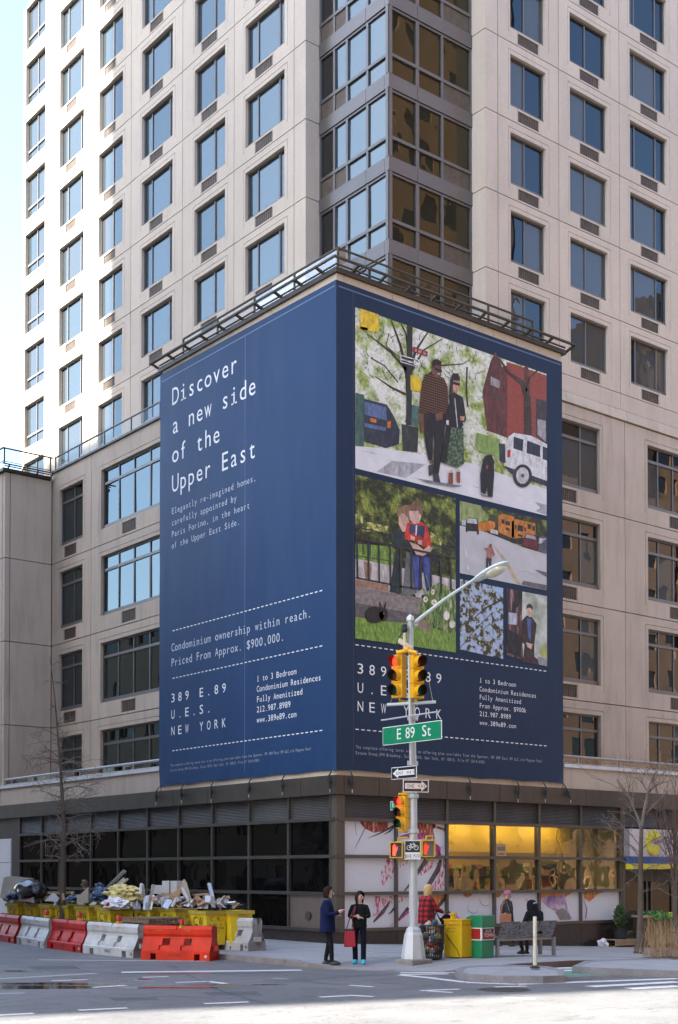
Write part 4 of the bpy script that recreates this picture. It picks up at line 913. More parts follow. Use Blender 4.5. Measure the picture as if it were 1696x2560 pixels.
# branches against the sky
p = Print(zf(1140, 1240, 5.379), 'branch_picture')
p.P('leaves', [(55, 1115), (635, 1238), (635, 2192), (55, 2062)])
p.stroke((.03, .025, .02), ([(190, 1690), (400, 1505), (632, 1390)], [8, 18, 22]), ([(58, 2040), (300, 1750), (500, 1560)], 9), ([(250, 1960), (400, 1760), (630, 1640)], 7), ([(120, 1160), (140, 1400), (135, 1640)], 5))
# man in a blazer
p = Print(zf(1140, 1240, 5.379), 'portrait_picture')
p.P('bokeh', [(685, 1245), (1225, 1348), (1225, 2292), (685, 2140)]); p.P('trunkbg', [(685, 1245), (895, 1285), (885, 1700), (905, 2205), (685, 2140)]); p.P((.45, .50, .62), [(708, 1565), (818, 1580), (818, 1735), (708, 1722)]); p.P((.02, .016, .018), [(820, 1280), (895, 1290), (840, 1480), (740, 1570)], [(690, 1780), (880, 1900), (880, 2180), (690, 2100)])
p.P((.42, .46, .12), [(1140, 2012), (1225, 2025), (1225, 2175), (1140, 2158)]); p.P((.30, .31, .34), [(1100, 2160), (1225, 2180), (1225, 2290), (1100, 2262)])
p.P((.022, .020, .020), [(950, 1608), (882, 1680), (884, 1960), (920, 1995), (905, 2202), (1052, 2212), (1052, 2000), (1086, 1722), (1022, 1630)]); p.P((.08, .13, .36), [(952, 1640), (1016, 1662), (1002, 1965), (974, 1900)])
p.P((.60, .40, .33), [(950, 1500), (1028, 1520), (1022, 1590), (995, 1635), (962, 1610)], [(940, 1968), (1032, 1990), (1012, 2062), (960, 2032)]); p.P((.05, .03, .022), [(942, 1530), (950, 1470), (990, 1445), (1030, 1482), (1032, 1535), (1000, 1505), (960, 1505)]); p.P((.045, .02, .024), [(868, 2178), (960, 2150), (1050, 2160), (1104, 2200), (1112, 2272), (868, 2232)])
# tie-down straps under the lower edge
BLK = plain('black_webbing', (.015, .015, .016), .7); SIL = plain('bright_steel', (.55, .55, .55), .3, .05, metal=.9)
for i, (face, a, ang) in enumerate([('L', 9.12, .1), ('L', onU(467, 1980, 0).y, 0), ('L', onU(542, 1980, 0).y, 0), ('L', onU(637, 1960, 0).y, .03), ('L', onU(720, 1950, 0).y, 0), ('L', .06, .02), ('R', onV(869, 1960, 0).x, .0), ('R', onV(1164.5, 1970, 0).x, 0), ('R', onV(1285, 1970, 0).x, 0), ('R', onV(1353, 1970, 0).x, 0), ('R', 9.02, .5)]):
    fm = (lambda a_, d, z: (-.19 + d, a_, z)) if face == 'L' else (lambda a_, d, z: (a_, -.19 + d, z))
    m = MB(); pts = [fm(a, .1, 4.72), fm(a + .02, 0, 4.55), fm(a + ang * .25, -.0, 4.38), fm(a + ang * .45 + random.uniform(-.02, .02), 0, 4.18 + random.uniform(-.04, .04))]
    m.tube(pts, [.012, .022, .032, .016], 6); m.ball(pts[2], .05, 8, 6, (1, 1, 1.7)); m.cur = 1; m.tube([pts[0], fm(a, .09, 4.60)], .012, 6); m.tube([pts[3], Vector(pts[3]) + Vector((0, 0, -.10))], .016, 6); m.cur = 0
    for k in range(2): m.tube([pts[1], fm(a + random.uniform(-.06, .06), -.03, 4.45), fm(a + random.uniform(-.05, .05), -.02, 4.3), pts[2]], .008, 5)
    obj('tie_strap', m, [BLK, SIL], BAN)
# ================================================================== shop windows, posters and interior
PST = plain('poster_white', (.70, .735, .78), .35, .03, 1)
for i, (a0, a1) in enumerate(zip(RM[:-1], RM[1:])):
    for j in range(3):
        z0, z1 = ROWS[j] + .045, ROWS[j + 1] - .045; m = MB(); fbox(m, fv, a0 + .045, a1 - .045, .05, .062, z0, z1)
        if j == 0 or i < 2: obj('poster_panel', m, PST, BLD)
        else: obj('shop_pane', m, GL_SHOP, BLD)
INK['petal'] = ink('ink_petal', [(.34, (.30, .02, .06)), (.42, (.52, .10, .17)), (.48, (.70, .42, .48)), (.53, (.72, .72, .77)), (.62, (.70, .735, .78)), (.68, (.62, .28, .36))], 6, 9, (2.6, 1, 1))
INK['onion'] = ink('ink_onion', [(.35, (.12, .015, .04)), (.46, (.32, .05, .04)), (.54, (.5, .14, .06)), (.62, (.72, .62, .58))], 6, 6, (2, 1, .6))
INK['magenta'] = ink('ink_magenta', [(.35, (.10, .01, .06)), (.5, (.40, .04, .18)), (.7, (.66, .25, .42))], 6, 6, (2, 1, .8))
INK['lilac'] = ink('ink_lilac', [(.35, (.20, .12, .30)), (.5, (.45, .30, .45)), (.7, (.70, .60, .68))], 3, 6)
INK['orange'] = ink('ink_orange', [(.35, (.45, .10, .01)), (.5, (.65, .25, .05)), (.7, (.72, .5, .35))], 7, 6, (2.5, 1, .6))
INK['shadow'] = ink('ink_shadow', [(.35, (.03, .025, .035)), (.65, (.16, .10, .13))], 5, 5)  # dark strokes drawn in the window artwork
w = Print(zf(800, 1900, 3.484), 'window_print', .048, BLD)
w.P('onion', [(345, 536), (600, 542), (595, 590), (540, 622), (470, 634), (400, 602), (362, 562)])
w.stroke('shadow', ([(402, 580), (345, 690), (305, 775)], [5, 5, 2]), ([(415, 682), (520, 640), (600, 598), (640, 570)], [2, 13, 17, 10]), ([(555, 652), (610, 620), (650, 570)], [3, 16, 14]), ([(305, 540), (318, 650)], 3))
w = Print(zf(800, 1900, 3.484), 'window_print', .048, BLD)
w.P('onion', [(848, 550), (1010, 560), (985, 610), (1002, 690), (930, 690), (850, 640)], [(980, 562), (1098, 600), (1098, 625), (1040, 600), (985, 590)]); w.P('magenta', [(850, 620), (905, 640), (965, 680), (860, 690), (690, 668), (720, 655)], [(1000, 720), (1060, 765), (1055, 832), (1010, 832)]); w.ell((.66, .64, .72), (1090, 790, 40, 50))
w = Print(zf(800, 1900, 3.484), 'window_print', .048, BLD)
w.P('petal', [(585, 862), (656, 866), (656, 985), (612, 1040), (545, 1100), (528, 985), (560, 920)], [(682, 868), (775, 868), (760, 905), (700, 935)], [(1062, 880), (1098, 880), (1098, 1132), (955, 1132), (1040, 1000)], [(905, 905), (1010, 868), (1030, 900), (880, 1010), (858, 980)])
w.stroke('shadow', ([(1052, 868), (1025, 960), (935, 1110), (910, 1140)], [22, 44, 36, 10]), ([(930, 868), (862, 965), (770, 1100), (735, 1140)], [40, 32, 18, 10]))
w = Print(zf(760, 2180, 4.48), 'window_print', .048, BLD)
w.P('petal', [(800, 268), (1018, 268), (1010, 330), (900, 440), (760, 505), (775, 470)], [(1052, 268), (1170, 268), (1100, 330), (1052, 350)], [(945, 600), (1020, 560), (1018, 600), (950, 625)]); w.stroke('shadow', ([(965, 325), (885, 445), (780, 560)], [14, 46, 20]), ([(1018, 400), (975, 450), (940, 475)], [26, 18, 4]), ([(1172, 400), (1060, 540)], [40, 26]))
w.stroke('magenta', ([(1172, 440), (1110, 500), (1052, 540)], [30, 22, 26]))
w = Print(zf(1000, 2180, 3.484), 'window_print', .048, BLD)
w.P('orange', [(255, 198), (400, 196), (400, 240), (330, 330), (290, 260)]); w.stroke('shadow', ([(402, 210), (360, 270), (310, 330), (300, 420)], [20, 30, 22, 10]))
w = Print(zf(1000, 2180, 3.484), 'window_print', .048, BLD)
for cx_, cy_, rx, ry in ((745, 235, 50, 60), (640, 290, 52, 70)):
    w.stroke((.32, .28, .33), ([(cx_ + rx * math.cos(t * .21 + .6), cy_ + ry * math.sin(t * .21 + .6)) for t in range(14)], [1, 3, 4, 5, 5, 6, 6, 6, 5, 5, 4, 3, 2, 1]))
w.P('orange', [(545, 186), (635, 184), (620, 208), (590, 222), (560, 210)])
w = Print(zf(1000, 2180, 3.484), 'window_print', .048, BLD)
w.P('orange', [(835, 178), (890, 178), (880, 210), (850, 225), (838, 215)]); w.stroke((.5, .5, .55), ([(840, 300), (850, 340)], 5), ([(1095, 250), (1110, 235)], 12))
w = Print(zf(1000, 2180, 3.484), 'window_print', .048, BLD)
w.P('lilac', [(1228, 240), (1245, 172), (1425, 170), (1438, 270), (1385, 340), (1330, 330), (1270, 290)]); w.P('orange', [(1228, 168), (1420, 166), (1400, 215), (1330, 200), (1250, 222), (1228, 230)], [(1432, 168), (1520, 168), (1470, 200), (1436, 220)]); w.P('lilac', [(1426, 230), (1440, 220), (1462, 330), (1500, 410), (1475, 410), (1440, 320)]); w.P('stone', [(1350, 345), (1420, 312), (1470, 360), (1482, 415), (1395, 418)])
w = Print(zf(1300, 2000, 3.96), 'window_print', .048, BLD)
w.P('orange', [(622, 900), (840, 898), (760, 940), (690, 1010), (640, 975)]); w.stroke('lilac', ([(630, 980), (662, 1080), (650, 1175)], [6, 14, 8]))
# supermarket seen through the glass
YEL = plain('yellow_soffit', (.62, .40, .03), .6, .06, 1); SHW = plain('shop_wall', (.30, .27, .20), .8)
SH = thing('shop_interior', 'yellow lit supermarket interior with shelves behind the big shop windows', 'shop')
obj('shop_floor', MB().box(.3, 12, .3, 6.5, -.3, -.2), plain('shop_floor_tile', (.35, .33, .28), .5), SH); obj('back_wall', MB().box(.3, 12, 6.3, 6.5, -.2, 4.0), SHW, SH)
obj('shop_ceiling', MB().box(.3, 12, .3, 6.3, 3.55, 3.6), SHW, SH); obj('partition', MB().box(4.0, 4.1, .3, 6.3, -.2, 3.5), SHW, SH); obj('partition', MB().box(11.9, 12.0, .3, 6.3, -.2, 4.0), SHW, SH)
obj('yellow_bulkhead', MB().box(4.7, 10.9, 1.3, 1.5, 2.55, 3.5), YEL, SH); obj('yellow_bulkhead', MB().box(4.3, 11.6, 5.6, 5.7, 1.9, 3.5), YEL, SH)
LAMP = emit_mat('fluorescent_tube', (1, .86, .55), 2.6)
for sl_, (u0, u1, v) in zip(('over the first yellow bay', 'over the second yellow bay', 'over the third yellow bay', 'deep behind the first shelf', 'deep behind the last shelf'), ((4.8, 6.4, .95), (6.6, 8.2, .95), (8.4, 10.2, .95), (4.8, 7.2, 3.2), (8, 11, 3.2))):
    t = thing('strip_light', 'lit fluorescent strip ' + sl_, 'light', (u0, v, 3.44), 0, 'strip lights in the supermarket'); obj('tube', MB().box(0, u1 - u0, -.05, .05, -.02, .0), LAMP, t); obj('fitting', MB().box(-.02, u1 - u0 + .02, -.08, .08, .002, .1), WHT, t)
cols = [(.45, .08, .05), (.55, .42, .05), (.08, .22, .10), (.08, .12, .35), (.55, .5, .4), (.5, .2, .05), (.3, .05, .2), (.2, .35, .1)]
PM = [plain('product_%d' % i, c, .5) for i, c in enumerate(cols)]
SHM = plain('shelf_metal', (.3, .29, .27), .5)
for si, (u0, u1, v) in enumerate(((4.5, 6.9, 2.6), (7.3, 9.6, 2.9), (9.9, 11.6, 2.4))):
    lab = ('supermarket shelf beside the first yellow window bay', 'supermarket shelf in the middle of the yellow windows', 'supermarket shelf nearest the shop entrance')[si]
    t = thing('store_shelf', lab, 'shelf', (u0, v, -.2)); fm_ = MB()
    for z in (.05, .55, 1.05, 1.55, 2.0): fm_.box(0, u1 - u0, 0, .45, z, z + .03)
    fm_.box(0, .04, 0, .45, 0, 2.1); fm_.box(u1 - u0 - .04, u1 - u0, 0, .45, 0, 2.1); obj('frame', fm_, SHM, t)
    for z in (.08, .58, 1.08, 1.58, 2.03):
        a = .06; 
        while a < u1 - u0 - .25:
            ww = random.uniform(.12, .3); hh = random.uniform(.2, .42); o = obj('product', MB().box(a, a + ww - .01, .02, .3, z, z + hh), random.choice(PM), t); a += ww
# small parking notice taped inside the glass
m = MB(); m.box(6.22, 6.66, .10, .105, 2.42, 2.78); o = obj('paper_notice', m, WHT, BLD); m = MB(); m.box(6.28, 6.6, .094, .0995, 2.58, 2.70); m.box(6.30, 6.58, .094, .0995, 2.46, 2.50); obj('notice_print', m, plain('blue_print', (.1, .2, .45), .5), o)
# --- entrance with sign and awning
SG = thing('shop_sign', 'white supermarket sign with a big yellow letter over the entrance', 'sign', (12.15, -.05, 2.43))
def sg(a, d, z): return (a - 12.15, d, z - 2.43)
m = MB(); fbox(m, sg, 12.3, 20, 0, .08, 2.45, 3.36); obj('sign_board', m, plain('sign_pinkish_white', (.70, .66, .65), .4, .03), SG)
m = MB(); fbox(m, sg, 12.02, 12.28, .0, .08, 2.45, 3.36); obj('sign_end', m, plain('grey_panel', (.30, .30, .31), .5), SG)
YC = plain('sign_yellow', (.72, .66, .03), .4, .03); BC = plain('sign_blue', (.03, .06, .28), .4, .05)
cu, cz = onV(1632, 2107, -.05).x, onV(1632, 2107, -.05).z
m = MB(); ring = 24; o_, i_ = [], []
for k in range(ring + 1):
    t = R(28) + R(304) * k / ring; o_.append((cu + .37 * math.cos(t), cz + .42 * math.sin(t))); i_.append((cu + .15 * math.cos(t), cz + .17 * math.sin(t)))
for k in range(ring):
    q = [o_[k], o_[k + 1], i_[k + 1], i_[k]]
    m.prism(q, -.07, -.002, sg)
obj('letter', m, YC, SG)
m = MB(); m.prism([(cu + .10, cz - .06), (cu + .10, cz + .03), (cu + .55, cz + .16), (cu + .55, cz + .05)], -.05, -.002, sg); obj('dash', m, plain('sign_grey', (.25, .24, .27), .5), SG)
m = MB(); text(m, 'TOWN', cu + .50, cz - .12, .34, sg, .40, -.03, 1, True, .9); text(m, 'TOWN', cu + .515, cz - .13, .34, sg, .40, -.02, 1, True, .9); obj('letter', m, BC, SG); m = MB(); text(m, 'SUPER', cu + .52, cz - .38, .22, sg, .34, -.03, 1, True, .9); obj('letter', m, BC, SG)
AW = thing('shop_awning', 'blue and yellow awning band over the supermarket entrance', 'awning', (12.1, -.3, 2.03))
m = MB().box(.02, 7.9, 0, .3, .18, .40); obj('blue_band', m, plain('awning_blue', (.015, .07, .28), .5), AW); m = MB().box(.02, 7.9, -.005, .3, .0, .178); obj('yellow_band', m, plain('awning_yellow', (.68, .58, .04), .5), AW)
obj('entrance_ceiling', MB().box(12.1, 24, .15, 6, 2.5, 2.6), SHW, BLD); obj('entrance_wall', MB().box(12.05, 24, 3.6, 3.7, -1.2, 2.5), plain('dark_entry', (.03, .025, .02), .6), BLD)
m = MB().box(11.92, 12.08, -.03, .25, -1, 4.03); obj('end_column', m, STEELFR, BLD)
for u in (13.2, 14.5, 14.75, 15.9, 17.6, 19.2):
    m = MB().box(u - .04, u + .04, 1.0, 1.1, -1.2, 2.0); obj('door_frame', m, STEELFR, BLD)
obj('door_header', MB().box(12.1, 22, .98, 1.12, 1.62, 2.02), BRONZE, BLD)
for u0, u1 in ((12.1, 13.16), (13.24, 14.46), (14.79, 15.86), (15.94, 17.56), (17.64, 19.16)): obj('door_glass', MB().box(u0, u1, 1.04, 1.05, -1.2, 1.6), GL_DOOR, BLD)
m = MB().box(16.2, 16.75, .99, 1.0, .18, .34); obj('door_notice', m, plain('red_notice', (.45, .04, .05), .5), BLD); m = MB().box(16.38, 16.58, .99, 1.0, .5, .72); obj('door_notice', m, plain('red_notice', (.45, .04, .05), .5), BLD)
t = thing('entry_lamp', 'small warm ceiling lamp inside the shop entrance', 'light', (16.6, 2.6, 2.44)); obj('lamp_disc', MB().box(-.35, .35, -.06, .06, 0, .03), emit_mat('warm_lamp', (1, .55, .15), .9), t)
for i, (u, v) in enumerate(((12.7, 2.4), (13.6, 2.7))):
    t = thing('fruit_display', ('yellow crate stack just inside the doorway', 'yellow and green produce stand deeper in the doorway')[i], 'display', (u, v, gz(u)))
    for k in range(4): obj('crate', MB().box(-.35, .35, -.3, .3, k * .38, k * .38 + .34), [YEL, PM[7]][k % 2 if i else 0], t)
    for k in range(10): obj('fruit', MB().ball((random.uniform(-.28, .28), random.uniform(-.3, 0), 1.58 + random.uniform(0, .06)), .09, 8, 6), PM[random.choice((0, 1, 7))], t, smooth=True)
# ================================================================== signal pole
POLE = Vector((-3.0, -6.46, gz(-3.0) + ramp_drop(-3.0, -6.46)))
pdep = (Vector((POLE.x, POLE.y, 1.92)) - CAM).dot(_fw)
def PP(x, y, off=0.0):          # place on the pole's own upright, off metres behind (+) or before (-) it
    d = ray(x, y); return CAM + d * ((pdep + off) / d.dot(_fw))
ALU = plain('painted_pole_grey', (.48, .51, .53), .45, .08, 2, metal=.2, grime=.25); ALUW = plain('pole_pale', (.58, .66, .66), .45, .06, 2, metal=.1)
SY = plain('signal_yellow', (.78, .42, .01), .42, .08, 4, grime=.1); SYD = plain('signal_yellow_old', (.55, .36, .03), .55, .15, 4, grime=.3)
PT_ = thing('traffic_pole', 'tall pale grey pole with flared base and street lamp arm at the kerb corner', 'pole', POLE)
def rel(p): return Vector(p) - POLE
zt = PP(1026, 1545).z; top = rel(PP(1026, 1545)); sh = rel(PP(1033, 2323))
m = MB().box(-.30, .30, -.30, .30, -.1, .10); obj('plinth', m, plain('grout_plinth', (.22, .21, .19), .9, .3, 6, fine=.5), PT_, bevel=.03)
m = MB().lathe([(.27, .09), (.265, .16), (.20, .62), (.17, .68), (.16, .74), (.105, .80)], 8); obj('flared_base', m, ALU, PT_)
m = MB(); m.tube([(0, 0, .75), (0, 0, 2.6), (.0, .0, 4.0), (top.x, top.y, top.z)], [.098, .092, .08, .058], 12); obj('shaft', m, ALU, PT_, smooth=True)
m = MB().lathe([(.085, -.06), (.085, .02), (.001, .09)], 6, top); obj('cap', m, ALUW, PT_)
g2 = rel(PP(1023, 1640, -.12)); g3 = rel(PP(1028, 1905, -.12)); m = MB().tube([g2, g3], .035, 10); obj('conduit', m, ALU, PT_, smooth=True)
pu = POLE.x
def onP(x, y): d = ray(x, y); return CAM + d * ((pu - CAM.x) / d.x)
a0, a1, a2 = rel(onP(1030, 1562)), rel(onP(1110, 1500)), rel(onP(1196, 1442)); a0.x = a1.x = a2.x = 0
m = MB().tube([a0, a1, a2], [.046, .036, .03], 10); m.tube([a0 + Vector((0, .03, -.04)), a0 + Vector((0, -.12, .02))], .07, 10); obj('lamp_arm', m, ALUW, PT_, smooth=True)
lh = rel(onP(1226, 1430)); dirv = Vector((0, -1, .22)).normalized(); upv = Vector((0, .22, 1)).normalized(); ML = Matrix((Vector((1, 0, 0)), -dirv, upv)).transposed().to_4x4(); ML.translation = Vector((0, lh.y, lh.z))
m = MB(); rings = []
for t_, w_, h0, h1 in ((-.48, .05, -.03, .04), (-.36, .10, -.06, .07), (-.1, .15, -.05, .09), (.2, .155, -.04, .09), (.42, .11, -.03, .06), (.52, .03, .0, .03)):
    rings.append([ML @ Vector((w_ * math.cos(k * math.pi / 6), -t_, (h1 if math.sin(k * math.pi / 6) > 0 else -h0) * math.sin(k * math.pi / 6))) for k in range(12)])
m.loft(rings); o = obj('lamp_head', m, ALUW, PT_, smooth=True)
m = MB().ball((0, 0, 0), 1, 12, 8, M=ML @ Matrix.Translation((0, -.14, -.045)) @ Matrix.Diagonal((.14, .28, .09, 1))); 
obj('lamp_lens', m, plain('lamp_lens_clear', (.62, .60, .48), .15, .1), o, smooth=True)
cb0, cb1 = rel(PP(968, 1762, -.05)), rel(PP(1090, 1755, -.05)); obj('cross_arm', MB().tube([cb0, cb1], .036, 10), ALUW, PT_, smooth=True)
sb0, sb1 = rel(onU(954, 1801, POLE.x - .36)), rel(onU(1096, 1779, POLE.x - .36)); obj('sign_arm', MB().tube([sb0, sb1], .018, 8), ALU, PT_, smooth=True)
for x, y in ((1030, 1757), (1030, 1795), (1029, 1908), (1034, 1990), (1036, 2078)):
    c = rel(PP(x, y)); c.x *= .3; c.y *= .3; m = MB().lathe([(.10, -.05), (.12, -.04), (.12, .04), (.10, .05)], 12, c); m.box(c.x - .14, c.x + .14, c.y - .02, c.y + .02, c.z - .05, c.z + .05); obj('clamp', m, ALU, PT_)
c = rel(PP(1012, 1574, -.1)); m = MB().ball(c, .075, 10, 8); m.ball(c + Vector((0, 0, .07)), .06, 10, 8); m.cur = 1; m.tube([c + Vector((0, 0, -.07)), c + Vector((0, 0, -.45))], .035, 8); m.bar(c + Vector((-.1, .1, -.22)), c + Vector((.12, -.1, -.42)), .05, .1); m.cur = 0
m.tube([c + Vector((-.03, .02, -.05)), c + _rt * -.15 + Vector((0, 0, -.22)), c + _rt * -.19 + Vector((0, 0, -.38)), c + _rt * -.10 + Vector((0, 0, -.44)), c + _rt * -.02 + Vector((0, 0, -.36))], .014, 6); obj('camera_unit', m, [BLK, plain('cream_bracket', (.62, .55, .42), .5)], PT_, smooth=True)
# --- signal heads
RED_ON = emit_mat('red_lens_lit', (1, .03, .015), .30); DIM = {'r': plain('lens_red_dark', (.10, .01, .008), .2), 'a': plain('lens_amber_dark', (.10, .03, .008), .2), 'g': plain('lens_green_dark', (.01, .045, .025), .2)}
VIS = plain('visor_inside_black', (.012, .012, .012), .6)
def signal(label, c, yaw, h, w, mats, lit, vis_mat=None, redvis=None, grp='traffic signals on the pole'):
    """three section head facing local -y"""
    t = thing('traffic_signal', label, 'traffic light', (c.x, c.y, c.z), yaw, grp); s = h / 3
    m = MB()
    for k in range(3):
        z0 = -h / 2 + k * s; m.box(-w / 2, w / 2, -.02, w * .55, z0 + .006, z0 + s - .006)
    m.box(-w / 2 + .012, w / 2 - .012, .0, w * .5, -h / 2 + .01, h / 2 - .01); obj('housing', m, mats, t, bevel=.012)
    m = MB()
    for k in range(3): m.box(-w * .44, w * .44, w * .55, w * .62, -h / 2 + k * s + .03, -h / 2 + (k + 1) * s - .03)
    obj('back_cover', m, mats, t)
    for k, q in ((2, 'r'), (1, 'a'), (0, 'g')):
        z = -h / 2 + (k + .5) * s; r = min(w, s) * .44
        Mx = Matrix.Translation((0, -.02, z)) @ Matrix.Rotation(R(90), 4, 'X')
        m = MB(); m.lathe([(r * .93, 0), (r * .8, .02), (r * .4, .035), (.001, .04)], 16, M=Mx); obj('lens', m, RED_ON if q in lit else DIM[q], t, smooth=True)
        m = MB(); n = 20; L = r * 1.55; vs = []; fs = []
        for i in range(n + 1):
            a = R(-55) + R(290) * i / n; x_, z_ = r * math.cos(a), r * math.sin(a); ln = L * (.55 + .45 * max(0, math.sin(a) * .5 + .5))
            for rr, yy in ((1, 0), (1, -ln), (.95, -ln), (.95, 0)): vs.append((x_ * rr, -.02 + yy, z + z_ * rr))
        m.add(vs, []); 
        for i in range(n):
            b_ = i * 4
            m.cur = 0; m.f.append([b_, b_ + 1, b_ + 5, b_ + 4]); m.m.append(0); m.f.append([b_ + 1, b_ + 2, b_ + 6, b_ + 5]); m.m.append(1); m.f.append([b_ + 2, b_ + 3, b_ + 7, b_ + 6]); m.m.append(1)
        obj('visor', m, [mats if not redvis else redvis, VIS], t)
    m = MB(); m.tube([(0, w * .3, h / 2), (0, w * .3, h / 2 + .06), (w * .2, w * .9, h / 2 + .07)], .03, 8); m.tube([(0, w * .3, -h / 2), (0, w * .3, -h / 2 - .05), (w * .2, w * .9, -h / 2 - .06)], .025, 8); obj('bracket', m, mats, t, smooth=True)
    return t
hh = 110 * pdep / FPX
YU, YV = R(-90 + 0), 0.0       # facing -u / facing -v
signal('big yellow signal with its red lamp lit, facing up the avenue', PP(993, 1690, .02), R(-80), hh * 1.0, .29, SY, 'r')
signal('big yellow signal facing the side street with dark lamps', PP(1046, 1691, -.16), R(-8), hh * 1.0, .29, SY, '')
signal('small yellow signal below the one way signs on the pole', PP(1003, 2031, -.05), R(-78), 83 * pdep / FPX, .255, SY, 'r')
m = MB(); m.tube([rel(PP(992, 1632, -.1)), rel(PP(1018, 1626, -.15)), rel(PP(1042, 1632, -.25))], .045, 10); m.ball(rel(PP(1018, 1624, -.15)), .07); obj('signal_hub', m, SY, PT_, smooth=True)
m = MB(); m.tube([rel(PP(997, 1985, -.05)), rel(PP(1026, 1986, 0))], .028, 8); m.tube([rel(PP(997, 2078, -.05)), rel(PP(1026, 2077, 0))], .025, 8); obj('signal_arm', m, SY, PT_, smooth=True)
m = MB(); m.tube([rel(PP(1073, 1705, -.25)), rel(PP(1083, 1756, -.05))], .006, 5); m.tube([rel(PP(980, 1748, -.1)), rel(PP(975, 1760, -.05))], .006, 5); obj('stay_wire', m, SIL, PT_)
# --- walk signals
HAND = [(-.30, -.5), (.22, -.5), (.25, -.28), (.52, .06), (.58, .26), (.44, .26), (.28, .06), (.26, .36), (.20, .40), (.15, .12), (.12, .46), (.04, .5), (.0, .16), (-.06, .5), (-.14, .48), (-.14, .14), (-.24, .40), (-.32, .36), (-.30, 0), (-.36, -.25)]
def walk(label, x0, x1, y0, y1, yaw, bright, face):
    c = PP((x0 + x1) / 2, (y0 + y1) / 2, -.15); k = pdep / FPX; w, h = (x1 - x0) * k * 1.08, (y1 - y0) * k
    t = thing('walk_signal', label, 'walk signal', c, yaw)
    m = MB(); m.box(-w / 2, w / 2, 0, .17, -h / 2, h / 2); obj('housing', m, SYD, t, bevel=.01)
    m = MB()
    for q in ((-w / 2, -w / 2 + .02, -h / 2, h / 2), (w / 2 - .02, w / 2, -h / 2, h / 2), (-w / 2 + .02, w / 2 - .02, h / 2 - .03, h / 2), (-w / 2 + .02, w / 2 - .02, -h / 2, -h / 2 + .02)): m.box(q[0], q[1], -.06, -.001, q[2], q[3])
    obj('hood', m, SYD, t); m = MB().box(-w / 2 + .022, w / 2 - .022, -.006, -.001, -h / 2 + .022, h / 2 - .032); obj('face', m, face, t)
    m = MB(); m.poly([(-.05 + x * w * .44, -.010, z * h * .72) for x, z in HAND]); obj('hand_symbol', m, emit_mat('hand_' + label.split()[0], (1, .06, .035), bright), t)
    m = MB(); m.tube([(0, .1, h / 2), (0, .1, h / 2 + .08), (.2 if yaw < 0 else -.2, .18, h / 2 + .09)], .022, 8); m.tube([(0, .1, -h / 2), (0, .1, -h / 2 - .06), (.2 if yaw < 0 else -.2, .18, -h / 2 - .06)], .02, 8); obj('bracket', m, SYD, t, smooth=True)
walk('bright red hand walk signal left of the bike sign', 977, 1008, 2104, 2145, -YAW - R(18), .16, VIS)
walk('pale red hand walk signal with a grey screen', 1053.5, 1086, 2100, 2142, -YAW + R(16), .06, plain('grey_screen', (.13, .13, .13), .4))
# --- street signs on the pole
def flat_sign(name, label, c, yaw, w, h, base, border, parts, roll=0):
    t = thing(name, label, 'sign', c, yaw); t.rotation_euler = (0, roll, yaw)
    m = MB().box(-w / 2, w / 2, 0, .012, -h / 2, h / 2); o = obj('plate', m, border, t, bevel=.004)
    b_ = .016; m = MB().box(-w / 2 + b_, w / 2 - b_, -.003, -.0005, -h / 2 + b_, h / 2 - b_); obj('field', m, base, o)
    for kind, data, mt in parts:
        m = MB()
        fm = lambda a, d, z: (a, d, z)
        if kind == 'text':
            s_, a, z, hgt, adv = data; text(m, s_, a, z, hgt, fm, adv, -.007, 1, True, .9); obj('lettering', m, mt, o)
        elif kind == 'poly':
            for q in data: m.poly([(x, -.005, z) for x, z in q])
            obj('symbol', m, mt, o)
    return t
SGN = plain('sign_green', (.0, .22, .10), .4, .05); SWH = plain('sign_white', (.74, .75, .76), .4, .03); SBK = plain('sign_black', (.012, .014, .02), .4); SBR = plain('sign_brown_black', (.04, .015, .015), .4); SCR = plain('sign_cream', (.66, .61, .56), .5, .05)
q0, q1 = onP(956.4, 1842), onP(1101, 1826); wS = abs(q1.y - q0.y); cS = onP(1029, 1833); cS = onU(1029, 1833, POLE.x - .36)
flat_sign('street_name_sign', 'green and white street name sign reading E 89 St', cS, R(-90), wS, 46 * pdep / FPX * 1.0, SGN, SWH, [('text', ('E', -.26 * wS, -.10, .235, .20), SWH), ('text', ('89', -.10 * wS, -.10, .235, .155), SWH), ('text', ('St', .18 * wS, -.10, .235, .15), SWH)])
q0, q1 = onP(990.5, 1932), onP(1053.5, 1930); wO = abs(q1.y - q0.y); cO = onP(1022, 1932.5); cO.x = POLE.x - .14; hO = 31 * pdep / FPX
def oneway(w, h, s): return [[(s * -.44 * w, 0), (s * -.22 * w, .42 * h), (s * -.22 * w, .22 * h), (s * .42 * w, .22 * h), (s * .42 * w, -.22 * h), (s * -.22 * w, -.22 * h), (s * -.22 * w, -.42 * h)]]
flat_sign('one_way_sign', 'black one way sign with white arrow pointing left', cO, R(-90), wO, hO, SBK, SWH, [('poly', oneway(wO, hO, 1), SWH), ('text', ('ONE WAY', -.31 * wO, -.13 * hO, .25 * hO, .105 * wO), SBK)])
k = pdep / FPX; wO2 = 64 * k; hO2 = 31.5 * k
flat_sign('one_way_sign', 'worn brown-black one way sign with cream arrow pointing right', PP(1040, 1965, -.12), -YAW, wO2, hO2, SBR, SWH, [('poly', oneway(wO2, hO2, -1), SCR), ('text', ('ONE WAY', -.36 * wO2, -.13 * hO2, .26 * hO2, .108 * wO2), SBR)], roll=R(.8))
wB, hB = 40.5 * k, 48 * k; bp_ = []
